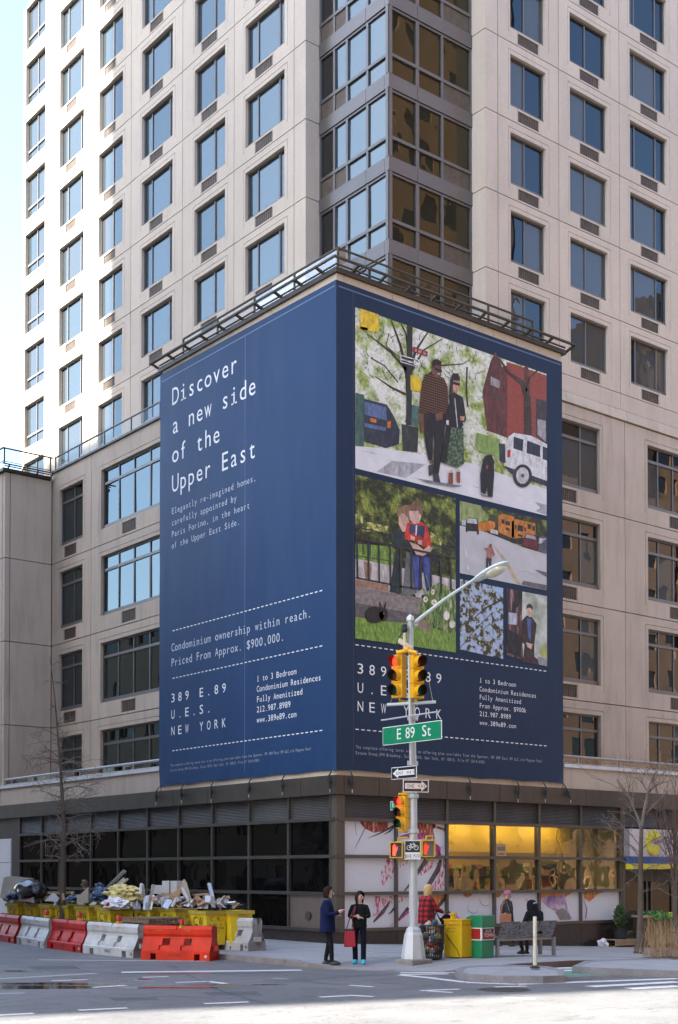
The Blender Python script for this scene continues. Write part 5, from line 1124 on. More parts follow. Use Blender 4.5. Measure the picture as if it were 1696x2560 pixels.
def ringp(cx_, cz_, r, t_): 
    return [[(cx_ + r * math.cos(2 * math.pi * i / 16), cz_ + r * math.sin(2 * math.pi * i / 16)), (cx_ + r * math.cos(2 * math.pi * (i + 1) / 16), cz_ + r * math.sin(2 * math.pi * (i + 1) / 16)), (cx_ + (r - t_) * math.cos(2 * math.pi * (i + 1) / 16), cz_ + (r - t_) * math.sin(2 * math.pi * (i + 1) / 16)), (cx_ + (r - t_) * math.cos(2 * math.pi * i / 16), cz_ + (r - t_) * math.sin(2 * math.pi * i / 16))] for i in range(16)]
def seg(x0, z0, x1, z1, t_):
    L = math.hypot(x1 - x0, z1 - z0); nx, nz = -(z1 - z0) / L * t_ / 2, (x1 - x0) / L * t_ / 2; return [(x0 + nx, z0 + nz), (x1 + nx, z1 + nz), (x1 - nx, z1 - nz), (x0 - nx, z0 - nz)]
bike = ringp(-.078, .05, .052, .011) + ringp(.078, .05, .052, .011) + [seg(-.078, .05, -.04, .12, .011), seg(-.04, .12, .045, .12, .011), seg(.045, .12, .0, .05, .011), seg(.0, .05, -.04, .12, .011), seg(-.078, .05, .0, .05, .011), seg(.078, .05, .045, .13, .011), seg(-.06, .135, -.025, .135, .013), seg(.045, .13, .03, .15, .011), seg(.03, .15, .0, .15, .011), seg(-.04, .12, -.043, .135, .01)]
flat_sign('bike_path_sign', 'black and white bike path sign with bicycle symbol', PP(1032, 2125, -.2), -YAW, wB, hB, SBK, SWH, [('poly', bike, SWH), ('poly', [[(-wB / 2 + .018, -hB / 2 + .018), (wB / 2 - .018, -hB / 2 + .018), (wB / 2 - .018, -hB * .12), (-wB / 2 + .018, -hB * .12)]], SWH), ('text', ('BIKE PATH', -wB * .45, -hB * .40, .075, wB * .1), SBK)])
cG = PP(1004, 2013, .35); flat_sign('street_name_sign', 'small green street sign half hidden behind the small signal', cG, R(-90), .75, 23 * k, SGN, SWH, [('text', ('E 89 ST', -.31, -.035, .10, .088), SWH)])
# ================================================================== things on the street
def plastic(n, c, r=.45): return plain(n, c, r, .16, 2.5, grime=.4, fine=.07, spec=.22)
ORG, RDB, WHB = plastic('orange_plastic', (.62, .030, .006)), plastic('red_plastic', (.43, .014, .010)), plastic('white_plastic', (.50, .51, .50))
BH = .80
def hw(z):                       # half thickness of a barrier at height z
    pts = [(0, .27), (.20, .27), (.225, .235), (.27, .225), (.48, .135), (.54, .125), (.60, .15), (.72, .155), (.78, .13), (.80, .10)]
    for (z0, w0), (z1, w1) in zip(pts[:-1], pts[1:]):
        if z <= z1: return w0 + (w1 - w0) * (z - z0) / (z1 - z0)
    return .10
def barrier(label, A, B, mat, mark=True, lampat=None):
    A, B = Vector(A), Vector(B); d = B - A; L = math.hypot(d.x, d.y) - .03; mid = (A + B) / 2; yaw = math.atan2(d.y, d.x)
    t = thing('traffic_barrier', label, 'barrier', (mid.x, mid.y, mid.z), yaw, 'plastic traffic barriers by the bins')
    m = MB(); zc = [(0, 0, z, z) for z in (.20, .225, .27, .48, .54, .60, .66, .72, .78)]
    holes = [(s * .16 * L - .10, s * .16 * L + .10, .34, .50) for s in (-1, 1)]
    gro = [(s * .5 * L - (.0 if s < 0 else .22), s * .5 * L + (.22 if s < 0 else 0), .02, .19) for s in ()] 
    for s in (-1, 1):
        sheet(m, lambda a, dd, z: (a, s * (hw(z) - dd * (hw(z) / .5)), z), -L / 2, L / 2, 0, BH, holes + [(0, 0, z[2], z[3]) for z in zc] + [(-.36 * L, -.28 * L, 0, .15), (.28 * L, .36 * L, 0, .15)],
              [(-.03, .05, BH - .10, BH)] + [(s2 * .16 * L - .17, s2 * .16 * L + .17, .225, .34) for s2 in (-1, 1)], depth=.5, gd=.10)
    m.add([(-L / 2, -.10, BH), (L / 2, -.10, BH), (L / 2, .10, BH), (-L / 2, .10, BH)], [(0, 1, 2, 3)])
    for s in (-1, 1): m.add([(s * L / 2, -hw(z), z) for z in (0, .2, .27, .48, .6, .78, .8)] + [(s * L / 2, hw(z), z) for z in (.8, .78, .6, .48, .27, .2, 0)], [tuple(range(14))])
    obj('body', m, mat, t, bevel=.012, smooth=True)
    obj('hinge_lug', MB().box(L / 2 - .02, L / 2 + .05, -.10, .10, .22, .34), mat, t); obj('hinge_lug', MB().box(-L / 2 - .05, -L / 2 + .02, -.10, .10, .36, .48), mat, t)
    m = MB(); m.lathe([(.035, 0), (.035, .015), (.001, .016)], 10, M=Matrix.Translation((L / 2 - .09, -.272, .10)) @ Matrix.Rotation(R(90), 4, 'X')); obj('drain_cap', m, WHB if mat is not WHB else plain('grey_cap', (.2, .2, .2), .5), t)
    if mark:
        m = MB(); text(m, 'YODOCK', -.17, .08, .07, lambda a, dd, z: (a, -.2735, z), .058, 0, 1, True, .95); obj('lettering', m, plain('black_print', (.015, .015, .015), .6), t)
        for sx in (-.30, .10):
            m = MB(); text(m, 'C&R', sx * L, .67, .06, lambda a, dd, z: (a, -.157, z), .055, 0, 1, True, .95); obj('lettering', m, plain('faded_orange_print', (.62, .16, .05), .7), t)
    return t
def DR(x, y): return onRoad(*D(x, y))
eB1 = DR(131, 489); b2l, b2r = DR(136, 487), DR(304, 515); dl = b2l - b2r
barrier('red plastic barrier at the far end of the row', eB1 + dl * .95, eB1, RDB)
barrier('white plastic barrier between the two red ones', b2l, b2r, WHB); barrier('red plastic barrier between the two white ones', DR(310, 513), DR(510, 541), RDB)
barrier('white plastic barrier beside the wooden pallets', DR(516, 541), DR(804, 570), WHB); barrier('bright orange plastic barrier standing alone at the corner', DR(818, 575), DR(1205, 585), ORG)
q = onG(*D(1440, 531)); barrier('white plastic barrier standing end on beside the last bin', q + Vector((-.05, 1.5, 0)), q + Vector((.0, -.02, 0)), WHB, False)
RL = plain('red_lamp_plastic', (.42, .008, .012), .2, .1); YB = plain('lamp_base_yellow', (.6, .42, .03), .5)
for (x, y, lab) in ((262, 332, 'red warning lamp behind the white barrier of the row'), (448, 347, 'red warning lamp behind the red barrier'), (667, 366, 'red warning lamp behind the white barrier by the pallets'), (1021, 388, 'red warning lamp on top of the orange barrier')):
    c = onU(*D(x, y), -6.95 if x < 1000 else -6.85); t = thing('warning_lamp', lab, 'lamp', c, 0, 'warning lamps on the barriers')
    m = MB().lathe([(.05, 0), (.062, .01), (.066, .10), (.058, .125), (.05, .13), (.001, .132)], 14); obj('lens', m, RL, t, smooth=True); obj('base', MB().box(-.05, .05, -.04, .04, -.06, .005), YB, t)
# --- wheeled bins
BY = plain('bin_yellow', (.80, .60, .02), .5, .12, 3, grime=.45, fine=.05); GRAF = plain('bin_black_paint', (.02, .02, .018), .7)
def binmat():
    m, nt, b = nodes_of('bin_yellow_graffiti'); v = obj_scaled(nt, (1, 1, 1)); n = noise(nt, pos_scaled(nt, (1, 1, .6)), 5.5, 5, .6)
    g_ = N(nt, 'ShaderNodeTexCoord'); sp = N(nt, 'ShaderNodeSeparateXYZ'); nt.links.new(g_.outputs['Object'], sp.inputs[0])
    band = N(nt, 'ShaderNodeMapRange'); band.inputs[1].default_value = .35; band.inputs[2].default_value = .75; band.inputs[3].default_value = 1; band.inputs[4].default_value = 0; nt.links.new(sp.outputs[2], band.inputs[0])
    f = N(nt, 'ShaderNodeMath', operation='MULTIPLY'); nt.links.new(ramp(nt, n, [(.53, (0, 0, 0)), (.56, (1, 1, 1))]), f.inputs[0]); nt.links.new(band.outputs[0], f.inputs[1])
    c = mixc(nt, f.outputs[0], ramp(nt, noise(nt, pos_scaled(nt), 2, 5), [(.3, (.62, .45, .015)), (.7, (.84, .66, .03))]), (.03, .025, .02))
    c = mixc(nt, ramp(nt, noise(nt, pos_scaled(nt), 9, 5, .7), [(.62, (0, 0, 0)), (.70, (.8, .8, .8))]), c, (.12, .07, .03))
    nt.links.new(c, b.inputs['Base Color']); b.inputs['Roughness'].default_value = .5; return m
BYG = binmat(); RIM = plain('bin_rim', (.42, .34, .06), .6, .3, 6, fine=.5); RUB = plain('rubber_black', (.02, .02, .02), .7)
BW, BD_, BHH = .62, .78, .84       # along u, along v, height of the tub
def bin_(label, p, yaw=0, mat=None, letters=True):
    """tub with its near corner at the origin, running to +x and +y"""
    t = thing('wheeled_bin', label, 'bin', p, yaw, 'yellow wheeled bins full of rubble'); mat = mat or BYG; m = MB(); z0, z1 = .12, .12 + BHH; tp = .05
    lo = [(tp, tp), (BW - tp, tp), (BW - tp, BD_ - tp), (tp, BD_ - tp)]; hi = [(0, 0), (BW, 0), (BW, BD_), (0, BD_)]; inn = [(.03, .03), (BW - .03, .03), (BW - .03, BD_ - .03), (.03, BD_ - .03)]
    m.loft([[Vector((*q, z0)) for q in lo], [Vector((*q, z1)) for q in hi], [Vector((*q, z1)) for q in inn], [Vector((*q, z1 - .25)) for q in inn]]); obj('tub', m, mat, t, bevel=.01)
    m = MB(); e = .035
    for x0, x1, y0, y1 in ((-e, BW + e, -e, .0), (-e, BW + e, BD_, BD_ + e), (-e, 0, 0.001, BD_ - .001), (BW, BW + e, .001, BD_ - .001)): m.box(x0, x1, y0, y1, z1 - .08, z1 + .012)
    obj('rim', m, RIM, t)
    for x, y in ((.1, .1), (BW - .1, .1), (.1, BD_ - .1), (BW - .1, BD_ - .1)):
        m = MB(); m.lathe([(.02, -.02), (.06, -.02), (.06, .02), (.02, .02)], 14, M=Matrix.Translation((x, y, .06)) @ Matrix.Rotation(R(90), 4, 'X')); m.box(x - .03, x + .03, y - .035, y + .035, .085, .125); obj('caster', m, RUB, t)
    if letters:
        s = MB(); text(s, 'C.W.', .13, .72, .09, lambda a, dd, z: (a, tp * (1 - (z - z0) / BHH) - .006 + dd, z), .09, 0, 1, True, .95); obj('lettering', s, GRAF, t)
        s = MB()
        for zz, st in ((.60, '5 0FF 02'), (.52, 'HALL YARD')): text(s, st, .12, zz, .05, lambda a, dd, z: (a, tp * (1 - (z - z0) / BHH) - .006 + dd, z), .045, 0, 1, True, .95)
        obj('lettering', s, GRAF, t)
        s = MB(); text(s, 'CW', BD_ - .12, .60, .22, lambda a, dd, z: (tp * (1 - (z - z0) / BHH) - .006 + dd, a, z), .26, 0, -1, True, .8); obj('lettering', s, GRAF, t)
    return t
def bu(x, u): return onU(x / 2.24, 2345, u).y
U1 = -4.86
BINS = [(x, u) for x, u in ((100, U1), (197, U1 + .05), (283, U1), (380, U1 + .1), (497, U1 + .02), (617, U1 - .05))]
bl = ['yellow bin with the big black bag on top at the row end', 'yellow bin holding the white foam board', 'yellow bin beneath the wooden crate', 'yellow bin beneath the white sheets and small blue bag', 'yellow bin beneath the beige triangular board', 'yellow bin with the white rag bundle beside the pallets']
for (x, u), lb in zip(BINS, bl): bin_(lb, (u, bu(x, u), 0), R(random.uniform(-3, 3)))
bin_('yellow bin behind the wooden pallets', (-4.1, bu(985, -4.1), 0), R(2)); bin_('yellow lettered bin nearest the orange barrier', (-4.55, bu(1155, -4.55), 0), R(-2)); bin_('plain yellow bin turned beside the white barrier', (-4.0, bu(1290, -4.0), 0), R(-9), BY, False)
bin_('yellow bin behind the metal studs', (-4.3, bu(840, -4.3), 0), R(3)); bin_('yellow bin behind the row under the yellow fluff', (-4.2, bu(640, -4.2), 0), R(0)); bin_('yellow bin behind the beige board', (-4.2, bu(470, -4.2), 0), R(3)); bin_('yellow bin behind the crate in the back row', (-4.3, bu(330, -4.3), 0), R(-2))
# --- pallets
WOOD = plain('weathered_wood', (.22, .15, .10), .85, .3, 3, fine=.4, stretch=(1, 1, 5)); WOODL = plain('pale_wood', (.34, .24, .15), .8, .2, 4, fine=.2)
pc = onU(*D(850, 500), -5.4)
pt_me = MB().box(-.55, .55, -.05, .05, 0, .02).mesh('top_board', WOOD); rn = MB().box(-.02, .02, -.6, .6, .0, .09).mesh('runner', WOOD)
for k in range(6):
    t = thing('wooden_pallet', ['lowest pallet of the stack behind the barriers', 'second pallet up in the stack behind the barriers', 'third pallet up in the stack behind the barriers', 'fourth pallet up in the stack behind the barriers', 'second pallet from the top of the stack', 'topmost weathered pallet of the stack'][k], 'pallet', (pc.x + random.uniform(-.04, .04), pc.y + random.uniform(-.05, .05), k * .135), R(random.uniform(-6, 6)), 'stacked wooden pallets')
    for i in range(7): put(pt_me, 'top_board', t, (0, -.54 + i * .18, .108))
    for i in (-.5, 0, .5): put(rn, 'runner', t, (i, 0, .016))
    for i in (-.5, 0, .5): put(pt_me, 'bottom_board', t, (0, i, -.006))
# --- rubbish heaped in the bins
BAGK, BAGB = plain('black_bag_film', (.012, .014, .02), .18, .3, 3), plain('blue_bag_film', (.02, .055, .12), .22, .4, 4)
FLUFF, RAG = plain('yellow_insulation', (.62, .54, .24), .95, .2, 8, fine=.3), plain('white_rag', (.66, .67, .70), .8, .08, 5)
BOARD, FOAM, CARD, STUD = plain('beige_board', (.33, .29, .22), .75, .1, 2), plain('white_foam_board', (.44, .45, .45), .7, .06), plain('brown_cardboard', (.32, .21, .12), .85, .12, 3), plain('zinc_stud', (.42, .44, .46), .35, .1, 3, metal=.7)
def TR(x, y, u): return onU(*D(x, y), u)
def lump(name, label, cat, x0, x1, y0, y1, u, mat, rough=.22, depth=.5, freq=2.2, seed=0):
    a, b = TR(x0, y1, u), TR(x1, y0, u); c = (a + b) / 2; w = (TR(x1, y1, u) - TR(x0, y1, u)).length / 2; h = abs(b.z - a.z) / 2
    bm = bmesh.new(); bmesh.ops.create_icosphere(bm, subdivisions=4, radius=1)
    for v in bm.verts:
        p_ = v.co.copy(); n_ = mnoise.fractal(p_ * freq + Vector((seed * 3.1, 0, 0)), .8, 2.0, 4); k_ = 1 + rough * n_ - .5 * rough * abs(mnoise.noise(p_ * freq * 2.3 + Vector((0, seed, 0))))
        v.co = Vector((p_.x * depth * k_, p_.y * w * k_ * 1.05, p_.z * h * k_ * 1.08))
        if v.co.z < -h * .75: v.co.z = -h * .75
    me = bpy.data.meshes.new(name); bm.to_mesh(me); bm.free(); me.materials.append(mat); me.polygons.foreach_set('use_smooth', [rough < .3] * len(me.polygons)); o = put(me, name, None, (c.x + depth * .5, c.y, c.z)); o.rotation_euler = (0, 0, R(-8)); return tag(o, label, cat)
def slab(name, label, cat, pts, u, mat, th=.02, lean=0.0):
    """flat rigid sheet with this outline, leaning back by lean at its top"""
    P = [TR(x, y, u) for x, y in pts]; z0 = min(p.z for p in P); b = Vector((sum(p.x for p in P) / len(P), sum(p.y for p in P) / len(P), z0)); m = MB()
    f = [Vector((lean * (p.z - z0), p.y - b.y, p.z - z0)) for p in P]; n = len(f)
    m.add(f + [q_ + Vector((th, 0, 0)) for q_ in f], [tuple(range(n)), tuple(range(n, 2 * n))[::-1]] + [(k_, k_ + n, (k_ + 1) % n + n, (k_ + 1) % n) for k_ in range(n)])
    return tag(obj(name, m, mat, None, b), label, cat)
def stick(name, label, cat, p0, p1, u, mat, w=.05, du=0.1):
    a, b = TR(*p0, u), TR(*p1, u + du); m = MB(); d_ = b - a; m.bar((0, 0, 0), d_, w, w * .5); m.bar((0, w * .3, 0), d_ + Vector((0, w * .3, 0)), w * .18, w); return tag(obj(name, m, mat, None, a), label, cat)
slab('plasterboard', 'large beige board leaning behind the big black bag', 'board', [(0, 235), (-5, 120), (30, 112), (160, 125), (120, 240)], -4.5, BOARD, .03, .25)
lump('rubbish_bag', 'big glossy black bag heaped on the end bin', 'bag', 68, 216, 135, 252, -4.9, BAGK, .16, .42, 1.3, 1)
slab('foam_board', 'white foam board sliding off the second bin', 'board', [(110, 250), (112, 222), (178, 218), (190, 262)], -5.0, FOAM, .025, .1); slab('foam_board', 'white foam offcut behind the black bag', 'board', [(188, 165), (225, 158), (218, 210), (204, 195)], -4.6, FOAM, .02, .2); slab('glass_sheet', 'grey plastic sheet behind the white foam board', 'sheet', [(176, 210), (212, 215), (210, 255), (180, 262)], -4.85, STUD, .01, .1)
stick('wood_stick', 'short white stick at the end bin', 'stick', (46, 225), (60, 185), -4.9, FOAM, .05); lump('rubbish_bag', 'small blue bag under the big black bag', 'bag', 35, 72, 208, 250, -4.95, BAGB, .3, .2, 2.2, 7)
t = thing('wooden_crate', 'pale wooden crate frame lying on the rubbish', 'crate', TR(310, 240, -4.75)); m = MB()
for a_, b_ in (((-.45, .0, .17), (.42, .0, .17)), ((-.45, .0, .17), (-.35, .35, .19)), ((.42, 0, .17), (.48, .35, .19)), ((-.35, .35, .19), (.48, .35, .19)), ((0, 0, .17), (.06, .35, .19))): m.bar((a_[1], -a_[0], a_[2]), (b_[1], -b_[0], b_[2]), .05, .07)
m.bar((0, -.42, .17), (-.05, -.62, -.08), .06, .2); m.bar((.3, -.46, .17), (.2, -.68, -.06), .06, .16); obj('crate_slat', m, WOODL, t)
slab('foam_board', 'white crumpled sheet in front of the crate', 'board', [(248, 252), (282, 206), (300, 215), (325, 240), (320, 255)], -4.95, FOAM, .03, .3); slab('foam_board', 'long white sheet across the back bins', 'board', [(330, 248), (340, 240), (430, 252), (428, 260)], -4.6, FOAM, .03, .3)
lump('rubbish_bag', 'small blue bag beside the crate', 'bag', 374, 432, 218, 256, -4.85, BAGB, .3, .25, 2, 3)
slab('plasterboard', 'beige triangular board standing in the bin', 'board', [(430, 268), (428, 215), (445, 215), (482, 174), (492, 262)], -4.95, BOARD, .03, .12); slab('plasterboard', 'narrow grey board beside the triangular board', 'board', [(492, 262), (490, 210), (508, 208), (512, 265)], -4.8, STUD, .02, .1)
for i, x in enumerate((445, 455, 465)): stick('metal_stud', ('short white prong in front of the triangular board', 'middle white prong in front of the triangular board', 'last white prong in front of the triangular board')[i], 'stud', (x, 272), (x + 5, 258), -5.0, FOAM, .03)
lump('rubbish_bag', 'dark blue bag with twisted top beside the yellow fluff', 'bag', 512, 590, 178, 262, -4.75, BAGB, .3, .3, 2, 4); lump('rubbish_bag', 'knotted neck of the dark blue bag', 'bag', 528, 568, 152, 190, -4.6, BAGB, .3, .12, 2.4, 5)
slab('plasterboard', 'pale board leaning high over the yellow fluff', 'board', [(612, 190), (676, 120), (690, 138), (660, 185), (640, 200)], -4.35, FOAM, .03, .2); stick('metal_stud', 'long grey stud along the high leaning board', 'stud', (592, 190), (698, 84), -4.4, STUD, .10); stick('metal_stud', 'short pale stud beyond the leaning board', 'stud', (680, 165), (718, 128), -4.3, FOAM, .06)
lump('insulation', 'heap of fluffy yellow insulation', 'insulation', 580, 746, 168, 258, -4.65, FLUFF, .42, .4, 3.0, 6)
lump('rag_bundle', 'white rag bundle with red marks', 'rags', 555, 696, 240, 302, -5.0, RAG, .4, .25, 2.4, 8); lump('red_rag', 'small red rag on the white bundle', 'rags', 592, 612, 262, 285, -5.2, RDB, .4, .04, 3, 2); slab('cardboard_piece', 'torn cardboard beside the white rag bundle', 'cardboard', [(650, 285), (655, 248), (715, 262), (708, 298), (690, 300)], -4.85, CARD, .02, .25)
slab('foam_board', 'white scrap near the edge of the rag bin', 'board', [(498, 272), (520, 255), (540, 262), (530, 275)], -5.0, FOAM, .02, .2); tag(obj('paper_cup', MB().lathe([(.035, 0), (.05, .12), (.001, .12)], 12), FOAM, None, TR(740, 283, -4.9), smooth=True), 'white paper cup on the bin rim', 'cup')
for i, (a_, b_, mt, w_) in enumerate((((757, 298), (752, 195), FOAM, .09), ((770, 300), (764, 198), FOAM, .06), ((785, 215), (793, 155), FOAM, .07), ((800, 160), (810, 232), FOAM, .06), ((808, 302), (812, 228), STUD, .05), ((830, 302), (864, 160), STUD, .08), ((845, 300), (862, 232), STUD, .05), ((775, 300), (775, 262), STUD, .12), ((826, 300), (823, 268), STUD, .1))):
    stick('metal_stud', ['broad white stud at the edge of the stud bundle', 'thin white stud next to the broad white one', 'white stud leaning left in the bundle', 'white stud leaning right in the bundle', 'short grey stud in the bundle', 'tall grey stud rising across the bundle', 'bent grey stud beside the tall one', 'short wide stud at the pallets', 'wide grey offcut at the pallets'][i], 'stud', a_, b_, -4.6, mt, w_, .15)
slab('foam_board', 'crumpled white sheet in the stud bin', 'board', [(780, 262), (800, 225), (835, 215), (862, 235), (850, 270)], -4.35, RAG, .05, .3)
for (x0, x1, y0, y1, lb) in ((846, 910, 165, 212, 'low white box at the back of the heap'), (908, 990, 140, 207, 'white box with black strap at the back of the heap')):
    a, b = TR(x0, y1, -3.9), TR(x1, y0, -3.9); t = thing('foam_box', lb, 'box', (a.x, b.y, a.z)); obj('box_body', MB().box(0, .3, 0, a.y - b.y, 0, b.z - a.z), FOAM, t, bevel=.01)
    if x0 > 900: obj('strap', MB().box(-.006, .306, (a.y - b.y) * .42, (a.y - b.y) * .48, -.004, b.z - a.z + .005), BLK, t)
slab('cardboard_piece', 'large torn cardboard sheet standing in the heap', 'cardboard', [(862, 262), (868, 225), (900, 205), (955, 212), (1012, 160), (998, 235), (950, 255)], -4.15, CARD, .025, .15); slab('cardboard_piece', 'folded cardboard flap in front of the large sheet', 'cardboard', [(862, 265), (930, 235), (955, 262), (930, 272)], -4.3, CARD, .02, .2)
slab('plasterboard', 'tall broken board standing on end in the heap', 'board', [(1008, 150), (1016, 130), (1030, 148), (1075, 268), (1062, 278), (1012, 205)], -4.2, BOARD, .03, .1); stick('wood_stick', 'pale batten against the tall broken board', 'stick', (1072, 276), (1022, 180), -4.3, FOAM, .07)
lump('rubbish_bag', 'crumpled blue bag below the tall broken board', 'bag', 948, 1058, 240, 292, -4.3, BAGB, .35, .25, 2.6, 9); slab('cardboard_piece', 'brown box flap beside the tall broken board', 'cardboard', [(1078, 262), (1082, 215), (1100, 220), (1122, 245), (1110, 268)], -4.0, CARD, .03, .2); stick('wood_stick', 'bent wooden stick over the blue bags', 'stick', (1080, 218), (1175, 214), -3.9, WOODL, .06)
stick('metal_stud', 'tall grey stud standing among the blue bags', 'stud', (1200, 268), (1172, 155), -3.9, STUD, .09); lump('rubbish_bag', 'wide blue bag in the lettered bin', 'bag', 1085, 1212, 244, 298, -4.25, BAGB, .35, .28, 2.2, 10); lump('rubbish_bag', 'flat blue bag between the last two bins', 'bag', 1205, 1282, 256, 296, -4.0, BAGB, .3, .25, 2.2, 11); lump('rubbish_bag', 'dark bag in the last turned bin', 'bag', 1268, 1335, 268, 300, -3.75, BAGK, .3, .25, 2.2, 12)
SCR = [('wood_scrap', 'small wooden scrap among the rubbish in the bins', 'wood scrap', WOODL), ('foam_scrap', 'small white scrap among the rubbish in the bins', 'scrap', FOAM), ('cardboard_scrap', 'small torn cardboard scrap in the bins', 'cardboard', CARD), ('metal_scrap', 'small grey metal scrap among the rubbish', 'metal scrap', STUD)]
rs_ = random.Random(77)
for k in range(120):
    n_, lb, ct, mt = SCR[k % 4]; x = rs_.choice((rs_.uniform(20, 730), rs_.uniform(860, 1330))); y = 262 + (x / 1330) * 22 - rs_.uniform(0, 42); L_ = rs_.uniform(.06, .28); m = MB().box(-L_ / 2, L_ / 2, -rs_.uniform(.03, .12), rs_.uniform(.03, .12), 0, rs_.uniform(.012, .05))
    c_ = TR(x, y, rs_.uniform(-4.75, -4.3)); o_ = obj(n_, m, mt, None, c_, (rs_.uniform(-.9, .9), rs_.uniform(-1.2, 1.2), rs_.uniform(0, 3))); tag(o_, lb, ct, n_.replace('_', ' ') + 's in the bins')
slab('foam_board', 'white offcut at the rim of the lettered bin', 'board', [(1098, 292), (1158, 272), (1162, 296)], -4.5, FOAM, .02, .3)
# ------------------------------------------------------------------ kerbside furniture
W_ = onG
# litter basket
c = onG(*((1000 + 285 / 3.484), 2180 + 752 / 3.484)); t = thing('litter_basket', 'wire mesh litter basket overflowing with rubbish beside the pole', 'litter bin', c); m = MB(); WIRE = plain('basket_wire', (.045, .042, .04), .5, .2, 5, metal=.4)
for k in range(28): a = 2 * math.pi * k / 28; m.bar((.21 * math.cos(a), .21 * math.sin(a), .02), (.27 * math.cos(a), .27 * math.sin(a), .74), .012, .012)
struct(obj('wire_bars', m, WIRE, t), 'stuff')
for z, r in ((.02, .21), (.2, .227), (.38, .243), (.56, .257), (.74, .272)): m = MB(); m.tube([(r * math.cos(2 * math.pi * k / 24), r * math.sin(2 * math.pi * k / 24), z) for k in range(25)], .010 if z < .7 else .018, 6, False); obj('hoop', m, WIRE, t)
obj('base_plate', MB().lathe([(.2, 0), (.2, .015), (.001, .016)], 20), WIRE, t)
jc = [(.05, .25, .12), (.5, .5, .5), (.35, .05, .05), (.45, .40, .15), (.2, .14, .09), (.55, .55, .55), (.06, .06, .07), (.3, .25, .2), (.05, .12, .2)]
for k in range(34):
    a = random.uniform(0, 6.28); r = random.uniform(0, .17); z = random.uniform(.08, .82); m = MB().ball((0, 0, 0), 1, 8, 6, (random.uniform(.05, .1), random.uniform(.05, .1), random.uniform(.04, .09))); o = obj('litter', m, plain('litter_%d' % (k % 9), jc[k % 9], .5), t, (r * math.cos(a), r * math.sin(a), z), (random.random(), random.random(), 0))
# newspaper boxes
YBX = plain('news_box_yellow', (.70, .46, .008), .42, .06, 3, grime=.12); GBX = plain('news_box_green', (.005, .20, .09), .38, .08, 3, grime=.12)
c = onG(1000 + 537 / 3.484, 2180 + 754 / 3.484); t = thing('newspaper_box', 'bright yellow newspaper box with red lettering', 'newspaper box', c, R(8)); h = .84
obj('cabinet', MB().box(0, .46, 0, .50, .02, h), YBX, t, bevel=.012); obj('top_lip', MB().box(-.012, .472, -.012, .512, h, h + .03), YBX, t); obj('coin_box', MB().box(.10, .19, .3, .39, h + .03, h + .16).box(.085, .205, .285, .405, h + .12, h + .165), YBX, t)
REDP = plain('red_print', (.55, .06, .02), .5)
for fm, a0 in ((lambda a, d, z: (a, -.003, z), .03), (lambda a, d, z: (-.003, .5 - a, z), .03)):
    m = MB(); text(m, 'El Especialito', a0, h - .12, .062, fm, .031, 0, 1, True, .95); obj('lettering', m, REDP, t)
m = MB(); text(m, 'GRATIS', .1, h - .2, .04, lambda a, d, z: (-.003, .5 - a, z), .04, 0, 1, True, .95); text(m, 'free weekly', .1, h - .26, .03, lambda a, d, z: (-.003, .5 - a, z), .02, 0, 1, True, .95); obj('lettering', m, BLK, t)
m = MB(); m.tube([(-.01, .45, .55), (-.012, .3, .38), (-.01, .12, .2), (-.01, .05, .05)], .008, 6); obj('cable', m, BLK, t)
c = onG(1000 + 712 / 3.484, 2180 + 752 / 3.484); t = thing('newspaper_box', 'green newspaper box with sloping top and red panel', 'newspaper box', c, R(6))
m = MB().box(0, .44, 0, .42, .0, .40); m.box(.01, .43, .01, .41, .401, .68); obj('cabinet', m, GBX, t, bevel=.01); m = MB(); m.prism([(-.03, .68), (.45, .68), (.45, .90), (.30, .955), (-.03, .955)], -.02, .44, lambda y, x, z: (x, y, z)); obj('sloping_top', m, GBX, t, bevel=.02)
obj('poster_frame', MB().box(.0, .44, -.012, .009, .40, .68), WHT, t); obj('poster', MB().box(.02, .42, -.016, -.0125, .42, .66), plain('poster_dark', (.03, .02, .02), .4), t); obj('poster', MB().box(.02, .42, -.018, -.0165, .44, .58), plain('poster_red', (.30, .012, .015), .4), t)
m = MB(); text(m, 'OUR', .11, .575, .06, lambda a, d, z: (a, -.021, z), .075, 0, 1, True, .95); text(m, 'TOWN', .06, .475, .075, lambda a, d, z: (a, -.021, z), .082, 0, 1, True, .95); obj('lettering', m, SWH, t)
obj('poster_frame', MB().box(-.012, .009, .0, .42, .40, .68), WHT, t); obj('poster', MB().box(-.016, -.0125, .02, .40, .42, .66), plain('poster_red', (.30, .012, .015), .4), t)
m = MB().box(.1, .34, -.026, -.0205, .74, .78); obj('slot', m, BLK, t)
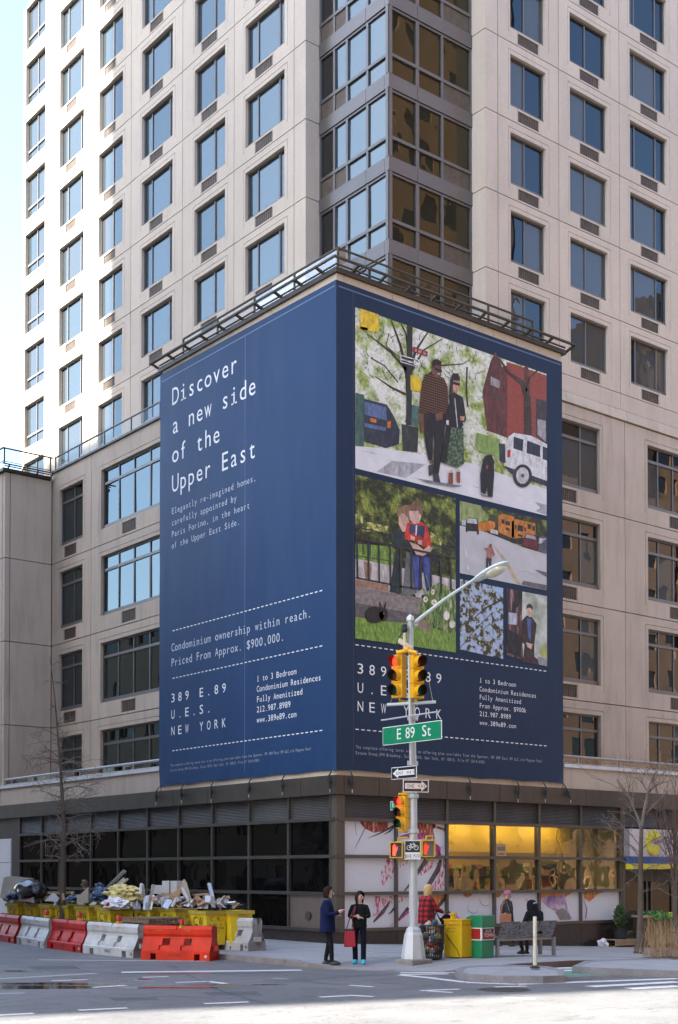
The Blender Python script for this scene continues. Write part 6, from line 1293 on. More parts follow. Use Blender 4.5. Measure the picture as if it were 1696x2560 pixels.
# bench with three perforated backs, seen from behind
cl, cr = onG(1000 + 862 / 3.484, 2180 + 745 / 3.484), onG(1000 + 1372 / 3.484, 2180 + 735 / 3.484); dv = cr - cl; dv.z = 0; BL = dv.length; t = thing('bench', 'grey perforated metal bench with three backrests on the pavement', 'bench', cl, math.atan2(dv.y, dv.x))
def perf():
    m, nt, b = nodes_of('perforated_steel'); g_ = N(nt, 'ShaderNodeTexCoord'); mp = N(nt, 'ShaderNodeMapping'); mp.inputs['Rotation'].default_value = (R(-90), 0, 0); nt.links.new(g_.outputs['Object'], mp.inputs[0])
    br_ = N(nt, 'ShaderNodeTexBrick'); br_.inputs['Scale'].default_value = 9; br_.inputs['Mortar Size'].default_value = .03; br_.inputs['Brick Width'].default_value = .75; br_.inputs['Row Height'].default_value = .28; nt.links.new(mp.outputs[0], br_.inputs[0])
    br_.inputs[1].default_value = (.26, .27, .28, 1); br_.inputs[2].default_value = (.05, .05, .055, 1); br_.inputs[3].default_value = (.26, .27, .28, 1); br_.inputs['Bias'].default_value = -.15
    nt.links.new(br_.outputs[0], b.inputs['Base Color']); b.inputs['Roughness'].default_value = .4; b.inputs['Metallic'].default_value = .4; return m
PERF = perf(); BST = plain('bench_steel', (.24, .25, .255), .4, .08, 3, metal=.45)
sl = -.01
for i in range(3):
    a0 = .07 + i * (BL - .08) / 3; m = MB(); w_ = (BL - .08) / 3 - .05; m.add([(a0, .10, .44), (a0 + w_, .10, .44), (a0 + w_ + .05, -.02, .80), (a0 + .05, -.02, .80), (a0, .115, .44), (a0 + w_, .115, .44), (a0 + w_ + .05, -.005, .80), (a0 + .05, -.005, .80)], [(0, 1, 2, 3), (4, 7, 6, 5), (0, 4, 5, 1), (1, 5, 6, 2), (2, 6, 7, 3), (3, 7, 4, 0)]); obj('backrest', m, PERF, t)
    m = MB().box(a0, a0 + w_, .12, .55, .41, .43); obj('seat', m, PERF, t)
obj('rear_rail', MB().box(.03, BL - .03, .09, .15, .36, .405), BST, t); obj('front_rail', MB().box(.03, BL - .03, .5, .56, .36, .405), BST, t)
for x in (.0, BL - .07, ):
    for y in (.05, .50): m = MB().box(x, x + .07, y, y + .07, -.02, .41); obj('leg', m, BST, t)
m = MB(); m.tube([(.03, .1, .43), (.0, .12, .5), (.0, .3, .52), (.0, .5, .5), (.03, .52, .43)], .018, 8); obj('armrest', m, BST, t); 
for x in (BL / 3, 2 * BL / 3): m = MB(); m.bar((x, .1, .41), (x, -.01, .79), .03, .03); obj('back_strut', m, BST, t)
# traffic islands
ISM = plain('island_concrete', (.27, .275, .285), .85, .15, 2, fine=.2, grime=.15); ISK = plain('island_kerb', (.20, .20, .215), .85, .2, 3, fine=.3)
def island(name, outline, kerbmat, topmat, h=.15):
    P = [onRoad(*q_) for q_ in outline]; n = len(P); root = MB(); ins = []
    cen = sum(P, Vector()) / n
    top = [Vector((q_.x, q_.y, gz(q_.x) - KERB + h)) for q_ in P]; inn = [q_ + (cen - q_).normalized() * .16 for q_ in top]
    k_ = MB(); k_.add([Vector((q_.x, q_.y, gz(q_.x) - KERB - .05)) for q_ in P] + top + inn, [(i, (i + 1) % n, (i + 1) % n + n, i + n) for i in range(n)] + [(i + n, (i + 1) % n + n, (i + 1) % n + 2 * n, i + 2 * n) for i in range(n)])
    o = struct(obj(name, k_, kerbmat, smooth=False, weld=True, bevel=.015)); f = MB(); f.poly([q_ + Vector((0, 0, -.004)) for q_ in inn]); obj('island_top', f, topmat, o); return o
def BZ(x, y): return (1000 + x / 3.484, 2180 + y / 3.484)
def CZ(x, y): return (1300 + x / 3.96, 2000 + y / 3.96)
island('traffic_island', [BZ(478, 912), BZ(520, 940), BZ(640, 958), BZ(900, 972), BZ(1250, 974), BZ(1437, 966), BZ(1432, 915), BZ(1300, 885), BZ(1000, 872), BZ(700, 872), BZ(540, 885)], ISK, ISM)
big = island('traffic_island', [CZ(517, 1716), CZ(900, 1738), CZ(1700, 1768), CZ(2600, 1760), CZ(2400, 1660), CZ(1700, 1630), CZ(1100, 1632), CZ(640, 1660)], ISK, ISM)
c = onRoad(*BZ(1178, 905)) + Vector((0, 0, .15)); t = thing('delineator_post', 'cream flexible post on the small traffic island', 'post', c); m = MB().lathe([(.10, 0), (.10, .02), (.055, .05), (.05, .06), (.001, .06)], 14); obj('foot', m, RUB, t); m = MB().lathe([(.042, .05), (.040, .5), (.038, 1.02), (.001, 1.03)], 12); obj('tube', m, plain('cream_post', (.60, .58, .47), .5, .15, 5, fine=.15, grime=.3), t, smooth=True)
# manhole cover
c = onRoad(*E_(808, 200)); t = thing('manhole_cover', 'dark iron manhole cover in the road', 'manhole cover', (c.x, c.y, -KERB)); m = MB().lathe([(.40, 0), (.40, .006), (.36, .007), (.001, .008)], 28); obj('lid', m, plain('iron_cover', (.03, .026, .024), .6, .3, 8, fine=.4), t); m = MB().lathe([(.46, 0), (.46, .004), (.41, .005), (.41, 0)], 28); obj('ring', m, plain('iron_ring', (.045, .04, .038), .6), t)
# drain grating next to the island
gr = thing('drain_grate', 'steel drain grating beside the large island', 'grate', onRoad(*CZ(640, 1762)) + Vector((0, 0, .003)), -YAW + R(30))
for i in range(12): obj('bar', MB().box(-1.0, 1.0, -.3 + i * .05, -.275 + i * .05, 0, .008), STUD, gr)
# potted shrub on a crate by the entrance
c = onV(1300 + 990 / 3.96, 2000 + 1420 / 3.96, -.35); gzc = gz(c.x); c.z = gzc; t = thing('wooden_platform', 'low wooden crate under the potted shrub', 'crate', c)
for z in (.06, .15): obj('board', MB().box(-.55, .55, -.28, -.255, z, z + .08), WOODL, t); obj('board', MB().box(-.55, .55, .255, .28, z, z + .08), WOODL, t)
for i in range(6): obj('top_board', MB().box(-.55 + i * .185, -.38 + i * .185, -.28, .28, .232, .25), WOODL, t)
for x in (-.5, .5): obj('foot', MB().box(x - .04, x + .04, -.25, .25, 0, .06), WOOD, t)
def leafball(n, rx, rz, z0, size, seed, squash=1.0):
    rnd = random.Random(seed); m = MB()
    for k_ in range(n):
        a = rnd.uniform(0, 6.283); zz = rnd.uniform(-1, 1); r = math.sqrt(1 - zz * zz) * rnd.uniform(.55, 1.0) * (1 - .25 * (zz + 1) / 2); p_ = Vector((r * math.cos(a) * rx, r * math.sin(a) * rx, z0 + zz * rz))
        d1 = Vector((rnd.uniform(-1, 1), rnd.uniform(-1, 1), rnd.uniform(-.3, 1))).normalized() * size; d2 = d1.cross(Vector((rnd.uniform(-1, 1), rnd.uniform(-1, 1), rnd.uniform(-1, 1)))).normalized() * size * .45
        m.add([p_, p_ + d1 * .5 + d2, p_ + d1, p_ + d1 * .5 - d2], [(0, 1, 2, 3)])
    return m
LEAF = plain('evergreen_leaf', (.045, .085, .025), .6, .5, 9); t = thing('potted_shrub', 'small clipped evergreen in a dark pot by the shop entrance', 'shrub', c + Vector((.02, 0, .25))); m = MB().lathe([(.20, 0), (.25, .3), (.26, .32), (.23, .32), (.22, .28), (.001, .28)], 16); obj('pot', m, plain('dark_pot', (.02, .022, .026), .5), t, smooth=True); obj('foliage', leafball(900, .24, .36, .72, .06, 4), LEAF, t); obj('stem', MB().tube([(0, 0, .25), (0, 0, .6)], .02, 6), WOOD, t)
c = onG(1300 + 1150 / 3.96, 2000 + 1400 / 3.96)
# produce stand beyond the tree
c2 = onV(1300 + 1330 / 3.96, 2000 + 1390 / 3.96, -.6); c2.z = gz(c2.x); t = thing('produce_stand', 'slatted wooden produce stand with green leaves in front of the shop doors', 'stand', c2)
for i in range(9): obj('slat', MB().box(-.62 + i * .14, -.53 + i * .14, -.25, -.22, .1, .98), plain('stand_slat', (.30, .22, .08), .8, .3, 5), t)
obj('stand_body', MB().box(-.62, .62, -.21, .35, 0, .98), plain('stand_dark', (.06, .045, .02), .8), t); obj('tray', MB().box(-.66, .66, -.28, .4, .99, 1.06), WOODL, t); m = leafball(350, .62, .13, 1.0, .13, 9); obj('greens', m, plain('lettuce_green', (.05, .24, .05), .6, .4, 9), t); obj('price_card', MB().box(.35, .58, -.3, -.29, 1.0, 1.16), YC, t)
# crumpled carrier bag at the foot of the wall
wb = onG(1423, 2362); o = lump('carrier_bag', 'crumpled white carrier bag at the foot of the wall', 'bag', 0, 1, 0, 1, -5, RAG); o.location = (wb.x, -.4, gz(wb.x) + .10); bm = bmesh.new(); bmesh.ops.create_icosphere(bm, subdivisions=3, radius=.16)
for v in bm.verts: v.co *= 1 + .6 * mnoise.noise(v.co * 9); v.co.z = max(v.co.z, -.1)
bm.to_mesh(o.data); bm.free()
# ------------------------------------------------------------------ bare trees
BARK = plain('grey_bark', (.10, .085, .068), .9, .3, 6, fine=.4, stretch=(1, 1, .3)); TWIG = plain('twig_bark', (.17, .145, .125), .85, .2, 6); TWIG2 = plain('reddish_twig', (.15, .10, .085), .85, .2, 6)
def grow(m, p, d, L, r, lvl, rnd, bend, kids, up=.0, minr=.004):
    n = 5 if lvl else 4; pts = [p.copy()]; rs = [r]; q = p.copy(); dd = d.copy()
    for i in range(n):
        dd = (dd + Vector((rnd.uniform(-1, 1), rnd.uniform(-1, 1), rnd.uniform(-1, 1))) * bend + Vector((0, 0, up))).normalized(); q = q + dd * (L / n); pts.append(q.copy()); rs.append(max(minr, r * (1 - .72 * (i + 1) / n)))
    m.tube(pts, rs, 5 if r > .012 else 3, False)
    if lvl <= 0: return
    for k in range(kids):
        t_ = rnd.uniform(.25, .98); i = min(n - 1, int(t_ * n)); b = pts[i].lerp(pts[i + 1], t_ * n - i); ax = Vector((rnd.uniform(-1, 1), rnd.uniform(-1, 1), rnd.uniform(-.6, .8))).normalized(); nd = (dd * .75 + ax * .75).normalized()
        grow(m, b, nd, L * rnd.uniform(.38, .68), max(minr, rs[i] * .62), lvl - 1, rnd, bend * 1.05, max(2, kids - 1), up, minr)
# left: straight leader with whorls of side branches
base = onU(155, 2330, -4.75); base.z = 0; topz = onU(133, 1640, -4.75)
T = thing('bare_tree', 'slender leafless street tree with drooping side branches behind the bins', 'tree', base); rnd = random.Random(3); lead = []; m = MB()
for x, y in ((157, 2330), (157, 2200), (160, 2060), (156, 1990), (152, 1920), (146, 1850), (138, 1750), (131, 1690), (125, 1640)): lead.append(onU(x, y, -4.75) - base)
lead[0].z = -.05; m.tube(lead, [.095, .08, .07, .052, .04, .032, .02, .012, .006], 10); obj('trunk', m, BARK, T, smooth=True)
m = MB(); m2 = MB(); m2.tube([lead[0] + Vector((.02, .07, 0)), onU(149, 2230, -4.7) - base, onU(150, 2130, -4.7) - base, onU(158, 2075, -4.75) - base], [.06, .05, .045, .04], 8); obj('second_stem', m2, BARK, T, smooth=True)
def lp(f): 
    f = f * (len(lead) - 1); i = min(len(lead) - 2, int(f)); return lead[i].lerp(lead[i + 1], f - i)
for k in range(62):
    f = rnd.choice((rnd.uniform(.16, .34), rnd.uniform(.16, .34), rnd.uniform(.36, .62), rnd.uniform(.5, .95))); a = rnd.uniform(0, 6.283); sc = (1.05 - f * .75); d0 = Vector((math.cos(a), math.sin(a), rnd.uniform(.0, .75)))
    grow(m, lp(f), d0.normalized(), rnd.uniform(.7, 1.55) * sc, .020 * sc + .004, 2 if f < .62 else 1, rnd, .20, 4 if f < .4 else 3, -.07, .0048)
obj('crown', m, TWIG, T)
# right: forked young tree on the pavement
base = onG(1598, 2384); T = thing('bare_tree', 'leafless forked young tree with smooth grey trunk in front of the shop entrance', 'tree', base); us_ = base.x
def tp(x, y): 
    d = ray(x, y); dep = (base - CAM).dot(_fw); return CAM + d * (dep / d.dot(_fw)) - base
S5 = lambda x, y: (1480 + x / 4.384, 1900 + y / 4.384)
m = MB(); tr = [tp(*S5(515, 2110)), tp(*S5(525, 1950)), tp(*S5(533, 1600)), tp(*S5(535, 1200)), tp(*S5(540, 900)), tp(*S5(545, 720))]; tr[0].z = -.03; m.tube(tr, [.15, .085, .072, .065, .056, .05], 12); obj('trunk', m, BARK, T, smooth=True); m = MB(); rnd = random.Random(11)
for pts, r0 in (([(540, 760), (510, 640), (470, 540), (430, 430), (360, 310), (290, 210)], .040), ([(545, 720), (565, 560), (590, 400), (600, 300), (650, 170), (720, 60)], .05), ([(600, 600), (640, 490), (710, 410)], .022), ([(600, 330), (540, 250), (450, 190)], .018), ([(590, 400), (680, 290), (760, 250), (850, 220)], .02), ([(470, 540), (430, 560), (400, 500)], .014), ([(420, 420), (330, 330), (210, 260), (60, 200)], .016), ([(535, 1080), (440, 960), (330, 860), (200, 760)], .020), ([(533, 1170), (420, 1140), (280, 1100), (100, 1060)], .018), ([(537, 950), (430, 800), (330, 690), (240, 650)], .018), ([(538, 1000), (640, 900), (720, 880)], .016), ([(534, 1230), (650, 1160), (760, 1130)], .014), ([(534, 1300), (450, 1260), (380, 1300)], .010), ([(530, 1450), (680, 1400), (820, 1480)], .010), ([(535, 1020), (400, 920), (250, 960), (90, 1000), (0, 930)], .014)):
    P = [tp(*S5(*q_)) for q_ in pts]; off = Vector((rnd.uniform(-1, 1), rnd.uniform(-1, 1), 0)) * .25; P = [p_ + off * (i / len(P)) for i, p_ in enumerate(P)]
    m.tube(P, [max(.005, r0 * (1 - .8 * i / (len(P) - 1))) for i in range(len(P))], 6, False)
    for k in range(7):
        i = rnd.randrange(len(P) - 1); b = P[i].lerp(P[i + 1], rnd.random()); dd = (P[i + 1] - P[i]).normalized(); grow(m, b, (dd + Vector((rnd.uniform(-1, 1), rnd.uniform(-1, 1), rnd.uniform(-.3, .8))) * .8).normalized(), rnd.uniform(.3, .8), max(.006, r0 * .35), 1, rnd, .2, 3, .02, .0035)
obj('crown', m, TWIG, T)
base = onG(1688, 2372); T = thing('bare_tree', 'thin reddish twiggy tree at the edge of the shop front', 'tree', base); m = MB(); m.tube([(0, 0, -.05), (0, 0, 1.3), (.05, -.02, 2.8), (.0, .05, 4.0)], [.10, .075, .06, .04], 10); obj('trunk', m, BARK, T, smooth=True); m = MB(); rnd = random.Random(21)
for k in range(26): a = rnd.uniform(0, 6.28); grow(m, Vector((0, 0, rnd.uniform(1.8, 4.0))), Vector((math.cos(a) * .38, math.sin(a) * .38, 1)).normalized(), rnd.uniform(1.2, 2.9), .02, 2, rnd, .12, 4, .05, .004)
obj('crown', m, TWIG2, T)
# dry grasses in the island bed
DRY = plain('dry_grass', (.42, .30, .17), .85, .3, 6); bed = onRoad(*CZ(1420, 1640)); 
for i, (x, y, lb) in enumerate(((1290, 1612, 'tall dry grass clump at the island tip'), (1370, 1622, 'dry grass clump leaning apart in the island bed'), (1450, 1610, 'dense dry grass clump in the middle of the bed'), (1530, 1625, 'dry grass clump beside the thin reddish tree'), (1600, 1618, 'dry grass clump at the far side of the bed'))):
    c = onRoad(*CZ(x, y)); c.z = gz(c.x) - KERB + .15; m = MB(); rnd = random.Random(i + 5)
    for k in range(30):
        a = rnd.uniform(0, 6.28); p0 = Vector((rnd.gauss(0, .12), rnd.gauss(0, .12), 0)); L = rnd.uniform(.25, 1.3) * rnd.uniform(.6, 1); s_ = rnd.uniform(.02, .5); p1 = p0 + Vector((math.cos(a) * s_ * .4, math.sin(a) * s_ * .4, L * .6)); p2 = p0 + Vector((math.cos(a) * s_, math.sin(a) * s_, L)); m.tube([p0, p1, p2], [.007, .006, .002], 3, False)
        if rnd.random() < .5: m.tube([p1, p1 + Vector((rnd.uniform(-.1, .1), rnd.uniform(-.1, .1), .2))], [.004, .002], 3, False)
    t = thing('grass_clump', lb, 'grass clump', c, 0, 'dry grass clumps in the island'); o = obj('stalks', m, DRY, t); struct(o, 'stuff')
mb = MB(); cc = onRoad(*CZ(1460, 1626)); mb.poly([(cc.x + 1.5 * math.cos(i * .449), cc.y + .5 * math.sin(i * .449), gz(cc.x) - KERB + .1505) for i in range(14)]); struct(obj('planting_bed', mb, plain('bed_soil', (.07, .045, .03), .95, .3, 8, fine=.4)))
# ================================================================== people
SKIN = plain('skin_light', (.55, .34, .25), .55, .06, 9)
def cloth(n, c, var=.15): return plain(n, c, .9, var, 7, fine=.2, spec=.15)
def smooth_bake(me_obj, name):
    dg = bpy.context.evaluated_depsgraph_get(); dg.update(); me = bpy.data.meshes.new_from_object(me_obj.evaluated_get(dg)); bpy.data.objects.remove(me_obj); me.name = name; return me
def seg_d(p, a, b):
    ab = b - a; t = max(0, min(1, (p - a).dot(ab) / max(1e-9, ab.length_squared))); return (p - (a + ab * t)).length
def figure(label, loc, yaw, J, R_, mats, H=1.65, seat=False, headrot=0.0, grp=None):
    """J: joint dict in metres for a 1.65 m person, x right, y forward, z up. mats: top, legs, shoes, skin"""
    s = H / 1.65; t = thing('person', label, 'person', loc, yaw)
    names = list(J); idx = {n: i for i, n in enumerate(names)}
    E = [('pelvis', 'waist'), ('waist', 'chest'), ('chest', 'neck'), ('neck', 'jaw'), ('jaw', 'skull'), ('skull', 'crown')]
    for q in 'LR': E += [('chest', 'sh' + q), ('sh' + q, 'el' + q), ('el' + q, 'wr' + q), ('wr' + q, 'ha' + q), ('pelvis', 'hip' + q), ('hip' + q, 'kn' + q), ('kn' + q, 'an' + q), ('an' + q, 'toe' + q)]
    me = bpy.data.meshes.new('b'); me.from_pydata([Vector(J[n]) * s for n in names], [(idx[a], idx[b]) for a, b in E], []); o = bpy.data.objects.new('b', me); COL.objects.link(o)
    sk = o.modifiers.new('s', 'SKIN'); sk.use_smooth_shade = True
    for n, i in idx.items():
        r = R_.get(n, R_.get(n[:-1], (.05, .05))); me.skin_vertices[0].data[i].radius = (r[0] * s, r[1] * s); me.skin_vertices[0].data[i].use_root = n == 'pelvis'
    sb = o.modifiers.new('u', 'SUBSURF'); sb.levels = 2; sb.render_levels = 2
    body = smooth_bake(o, 'body')
    # fingers: five bent chains rooted in each palm
    fm = MB()
    for q in 'LR':
        w, h = Vector(J['wr' + q]) * s, Vector(J['ha' + q]) * s; d = (h - w).normalized(); side = d.cross(Vector((0, 0, 1))); side = side.normalized() if side.length > .1 else Vector((1, 0, 0)); cu = d.cross(side).normalized()
        for k, L in enumerate((.055, .075, .08, .073, .06)):
            if k == 0: a = w + d * .03 * s + side * .03; pts = [a, a + (d * .5 + side * .8).normalized() * .03, a + (d * .8 + side * .7).normalized() * .055]
            else: a = h - d * .01 + side * (.026 - .017 * (k - 1)); pts = [a, a + d * L * .5 + cu * .008, a + d * L * .85 + cu * .028]
            fm.tube(pts, [.0095, .0088, .007], 6)
    bm = bmesh.new(); bm.from_mesh(body); nb = len(bm.faces); tmp = fm.mesh('f', [mats[3]]); bm.from_mesh(tmp); bm.to_mesh(body); bm.free(); bpy.data.meshes.remove(tmp)
    for m_ in mats: body.materials.append(m_)
    JS = {n: Vector(J[n]) * s for n in names}; regs = [('pelvis', 'waist', 0), ('waist', 'chest', 0), ('chest', 'neck', 0), ('neck', 'jaw', 3), ('jaw', 'skull', 3), ('skull', 'crown', 3)]
    for q in 'LR': regs += [('chest', 'sh' + q, 0), ('sh' + q, 'el' + q, 0), ('el' + q, 'wr' + q, 0), ('wr' + q, 'ha' + q, 3), ('pelvis', 'hip' + q, 1), ('hip' + q, 'kn' + q, 1), ('kn' + q, 'an' + q, 1), ('an' + q, 'toe' + q, 2)]
    for f in body.polygons:
        if f.index >= nb: f.material_index = 3; continue
        c = f.center; f.material_index = min(regs, key=lambda g_: seg_d(c, JS[g_[0]], JS[g_[1]]))[2]; f.use_smooth = True
    put(body, 'body', t)
    for q in 'LR':
        a_, t_ = JS['an' + q], JS['toe' + q]; d_ = (t_ - a_); d_.z = 0; L_ = d_.length; yw = math.atan2(d_.y, d_.x) - math.pi / 2
        m_ = MB(); m_.ball((0, 0, 0), 1, 12, 8, (.046 * s, .135 * s, .045 * s)); m_.v = [(x_, y_, max(z_, -.028)) for x_, y_, z_ in m_.v]; obj('shoe', m_, mats[2], t, Vector((a_.x, a_.y, 0)) + d_ * .45 + Vector((0, 0, max(.030, min(a_.z, t_.z)))), (0, 0, yw), smooth=True)
    # face
    hc, hr = JS['skull'], .095 * s; cr = Matrix.Rotation(headrot, 3, 'Z'); jw = JS['jaw']
    def hp(x, y, z): return hc + cr @ Vector((x, y, z)) * s
    fmb = MB(); fmb.ball(hp(0, .098, -.025), .017 * s, 8, 6, (.8, 1, 1.6)); obj('nose', fmb, mats[3], t, smooth=True)
    for x in (-.034, .034): e = MB(); e.ball(hp(x, .083, .008), .011 * s, 8, 6); obj('eye', e, RUB, t)
    e = MB(); e.ball(hp(0, .084, -.062), .022 * s, 8, 6, (1, .4, .28)); obj('mouth', e, plain('lips', (.38, .14, .12), .5), t)
    for x in (-.078, .078): e = MB(); e.ball(hp(x, -.005, -.01), .026 * s, 8, 6, (.4, .8, 1.2)); obj('ear', e, mats[3], t, smooth=True)
    return t, JS, hp, s
def hair(t, hp, s, mat, length=.0, bulk=1.0, front=.035, name='hair', seed=0):
    m = MB(); seg, rg = 20, 14; vs = []; fs = []
    for i in range(rg + 1):
        f = i / rg
        for k in range(seg):
            a = 2 * math.pi * k / seg; y = math.sin(a); back = max(0, -y) ; side = abs(math.cos(a))
            low = (.02 + (-.08 - length) * max(back, side * .75)) if y < .12 else (.055 + front if y > .35 else .03)
            z = .125 * bulk - (.125 * bulk - low) * f; rr = math.sqrt(max(.02, 1 - (max(0, z) / (.128 * bulk)) ** 2)); rx, ry = .098 * bulk * rr, .112 * bulk * rr
            w = 1 + .10 * mnoise.noise(Vector((math.cos(a) * 3, y * 3, z * 14 + seed)))
            if z < -.05: w *= 1 - .25 * min(1, (-.05 - z) / .2)
            vs.append(hp(math.cos(a) * rx * w, y * ry * w - .008, z))
    for i in range(rg):
        for k in range(seg): fs.append((i * seg + k, i * seg + (k + 1) % seg, (i + 1) * seg + (k + 1) % seg, (i + 1) * seg + k))
    m.add(vs, fs); return obj(name, m, mat, t, smooth=True)
def skirt(t, s, rows, mat, name='coat', seg=20, fold=.03):
    """garment tube: rows of (z, half width x, half depth y, y offset)"""
    rings = []
    for z, rx, ry, yo in rows: rings.append([Vector((rx * math.cos(2 * math.pi * k / seg) * (1 + fold * math.sin(5 * 2 * math.pi * k / seg + z * 3)), yo + ry * math.sin(2 * math.pi * k / seg) * (1 + fold * math.cos(4 * 2 * math.pi * k / seg)), z)) * s for k in range(seg)])
    m = MB(); m.loft(rings, False); return obj(name, m, mat, t, smooth=True)
RAD = {'pelvis': (.135, .10), 'waist': (.115, .09), 'chest': (.135, .10), 'neck': (.055, .055), 'jaw': (.06, .065), 'skull': (.078, .092), 'crown': (.055, .065), 'sh': (.062, .062), 'el': (.046, .046), 'wr': (.034, .030), 'ha': (.038, .022), 'hip': (.085, .09), 'kn': (.060, .062), 'an': (.042, .045), 'toe': (.042, .030)}
def pose(**kw):
    J = {'pelvis': (0, 0, .90), 'waist': (0, .01, 1.05), 'chest': (0, .0, 1.24), 'neck': (0, -.01, 1.38), 'jaw': (0, .015, 1.445), 'skull': (0, .02, 1.54), 'crown': (0, .01, 1.61),
         'shL': (-.165, 0, 1.31), 'elL': (-.21, -.02, 1.06), 'wrL': (-.20, .06, .84), 'haL': (-.19, .08, .76), 'shR': (.165, 0, 1.31), 'elR': (.21, -.02, 1.06), 'wrR': (.20, .06, .84), 'haR': (.19, .08, .76),
         'hipL': (-.085, 0, .84), 'knL': (-.10, .03, .47), 'anL': (-.10, -.01, .07), 'toeL': (-.11, .13, .03), 'hipR': (.085, 0, .84), 'knR': (.10, .03, .47), 'anR': (.10, -.01, .07), 'toeR': (.11, .13, .03)}
    J.update(kw); return J
DKH = plain('dark_brown_hair', (.018, .010, .008), .6, .3, 20, spec=.12); 
def ground_at(x, y): p_ = onG(x, y); p_.z = gz(p_.x) + ramp_drop(p_.x, p_.y); return p_
# facing helpers: yaw so that local +y points along a world direction
def face(dx, dy): return math.atan2(dy, dx) - math.pi / 2
rtd = Vector((_rt.x, _rt.y)); fwd2 = Vector((math.sin(YAW), math.cos(YAW)))
def dirv2(r, f): v = rtd * r + fwd2 * f; return face(v.x, v.y)
# woman in navy coat, turned to the right, one hand raised
NAVY, BLKC = cloth('navy_wool', (.007, .014, .055)), cloth('black_trousers', (.012, .012, .015))
SHOE = plain('black_leather', (.015, .014, .014), .3)
J = pose(elR=(.24, .05, 1.06), wrR=(.17, .28, 1.12), haR=(.15, .36, 1.17), elL=(-.23, -.02, 1.05), wrL=(-.17, .17, 1.02), haL=(-.12, .24, 1.05), knR=(.10, .10, .46), anR=(.11, .12, .07), toeR=(.13, .27, .03), anL=(-.10, -.05, .07), toeL=(-.12, .09, .03), jaw=(0, .035, 1.445), skull=(0, .045, 1.54), crown=(0, .035, 1.61))
p0 = ground_at(818, 2404); t, JS, hp, s = figure('woman in navy coat and black trousers talking with raised hand', p0, dirv2(.95, -.12), J, {**RAD, 'sh': (.075, .075), 'el': (.062, .062), 'wr': (.046, .044), 'an': (.05, .05), 'toe': (.05, .035)}, [NAVY, BLKC, SHOE, SKIN], 1.66)
skirt(t, s, [(1.36, .07, .07, -.01), (1.33, .17, .10, 0), (1.2, .20, .145, 0), (1.0, .205, .155, .01), (.8, .215, .165, .01), (.70, .22, .17, .01)], NAVY); hair(t, hp, s, DKH, .10, 1.1); skirt(t, s, [(1.345, .085, .085, -.01), (1.40, .09, .085, .0), (1.42, .085, .08, .0)], cloth('denim_collar', (.08, .11, .16)), 'collar')
# woman in black jacket, arms folded, red bag
BJ, DNM, TURQ = cloth('black_jacket', (.007, .010, .011)), cloth('dark_denim', (.006, .008, .018)), plain('turquoise_shoe', (.03, .42, .55), .5)
J = pose(elR=(.24, .03, 1.08), wrR=(.02, .17, 1.06), haR=(-.06, .18, 1.07), elL=(-.24, .03, 1.08), wrL=(-.02, .15, 1.10), haL=(.07, .15, 1.11), skull=(-.02, .02, 1.54), anL=(-.09, 0, .07), anR=(.09, 0, .07), toeL=(-.11, .13, .03), toeR=(.11, .13, .03))
p0 = ground_at(899, 2402); t, JS, hp, s = figure('woman in black jacket with folded arms, red bag and turquoise shoes', p0, dirv2(-.15, -1), J, {**RAD, 'an': (.062, .065), 'kn': (.066, .068), 'toe': (.045, .034)}, [BJ, DNM, TURQ, SKIN], 1.57, headrot=R(50))
skirt(t, s, [(1.34, .08, .08, -.01), (1.31, .15, .10, 0), (1.15, .175, .13, 0), (.95, .165, .135, 0), (.84, .175, .14, 0)], BJ, 'jacket'); hair(t, hp, s, DKH, .24, 1.12)
RB = plain('red_bag', (.38, .012, .03), .5, .15, 5); b_ = thing('shoulder_bag', 'red shoulder bag hanging at the arm of the woman with folded arms', 'bag', p0 + Vector((*(-rtd * .21), .38)) - Vector((*(fwd2 * .12), 0)), -YAW); m = MB(); m.add([(-.13, -.05, 0), (.13, -.05, 0), (.13, .05, 0), (-.13, .05, 0), (-.11, -.03, .34), (.11, -.03, .34), (.11, .03, .34), (-.11, .03, .34)], [(0, 1, 2, 3), (4, 7, 6, 5), (0, 4, 5, 1), (1, 5, 6, 2), (2, 6, 7, 3), (3, 7, 4, 0)]); obj('bag_body', m, RB, b_, bevel=.02); m = MB(); m.tube([(-.09, 0, .33), (.0, .0, .62), (.12, .02, .88), (.13, -.02, .86), (.05, -.02, .6), (.09, 0, .33)], .012, 6); obj('strap', m, plain('dark_red_strap', (.16, .01, .02), .6), b_)
# person in red plaid jacket pushing a stroller
def plaidmat():
    m, nt, b = nodes_of('red_black_plaid'); g_ = N(nt, 'ShaderNodeTexCoord'); c = (.44, .012, .02)
    w1 = N(nt, 'ShaderNodeTexWave'); w1.bands_direction = 'X'; w1.inputs['Scale'].default_value = 2.6; nt.links.new(g_.outputs['Object'], w1.inputs[0]); w2 = N(nt, 'ShaderNodeTexWave'); w2.bands_direction = 'Z'; w2.inputs['Scale'].default_value = 2.6; nt.links.new(g_.outputs['Object'], w2.inputs[0])
    c = mixc(nt, ramp(nt, w1.outputs[1], [(.5, (0, 0, 0)), (.55, (.75, .75, .75))]), c, (.02, .006, .01)); c = mixc(nt, ramp(nt, w2.outputs[1], [(.5, (0, 0, 0)), (.55, (.75, .75, .75))]), c, (.02, .006, .01)); nt.links.new(c, b.inputs['Base Color']); b.inputs['Roughness'].default_value = .9; return m
PLD = plaidmat(); BLOND = plain('blonde_hair', (.48, .32, .14), .6, .25, 20)
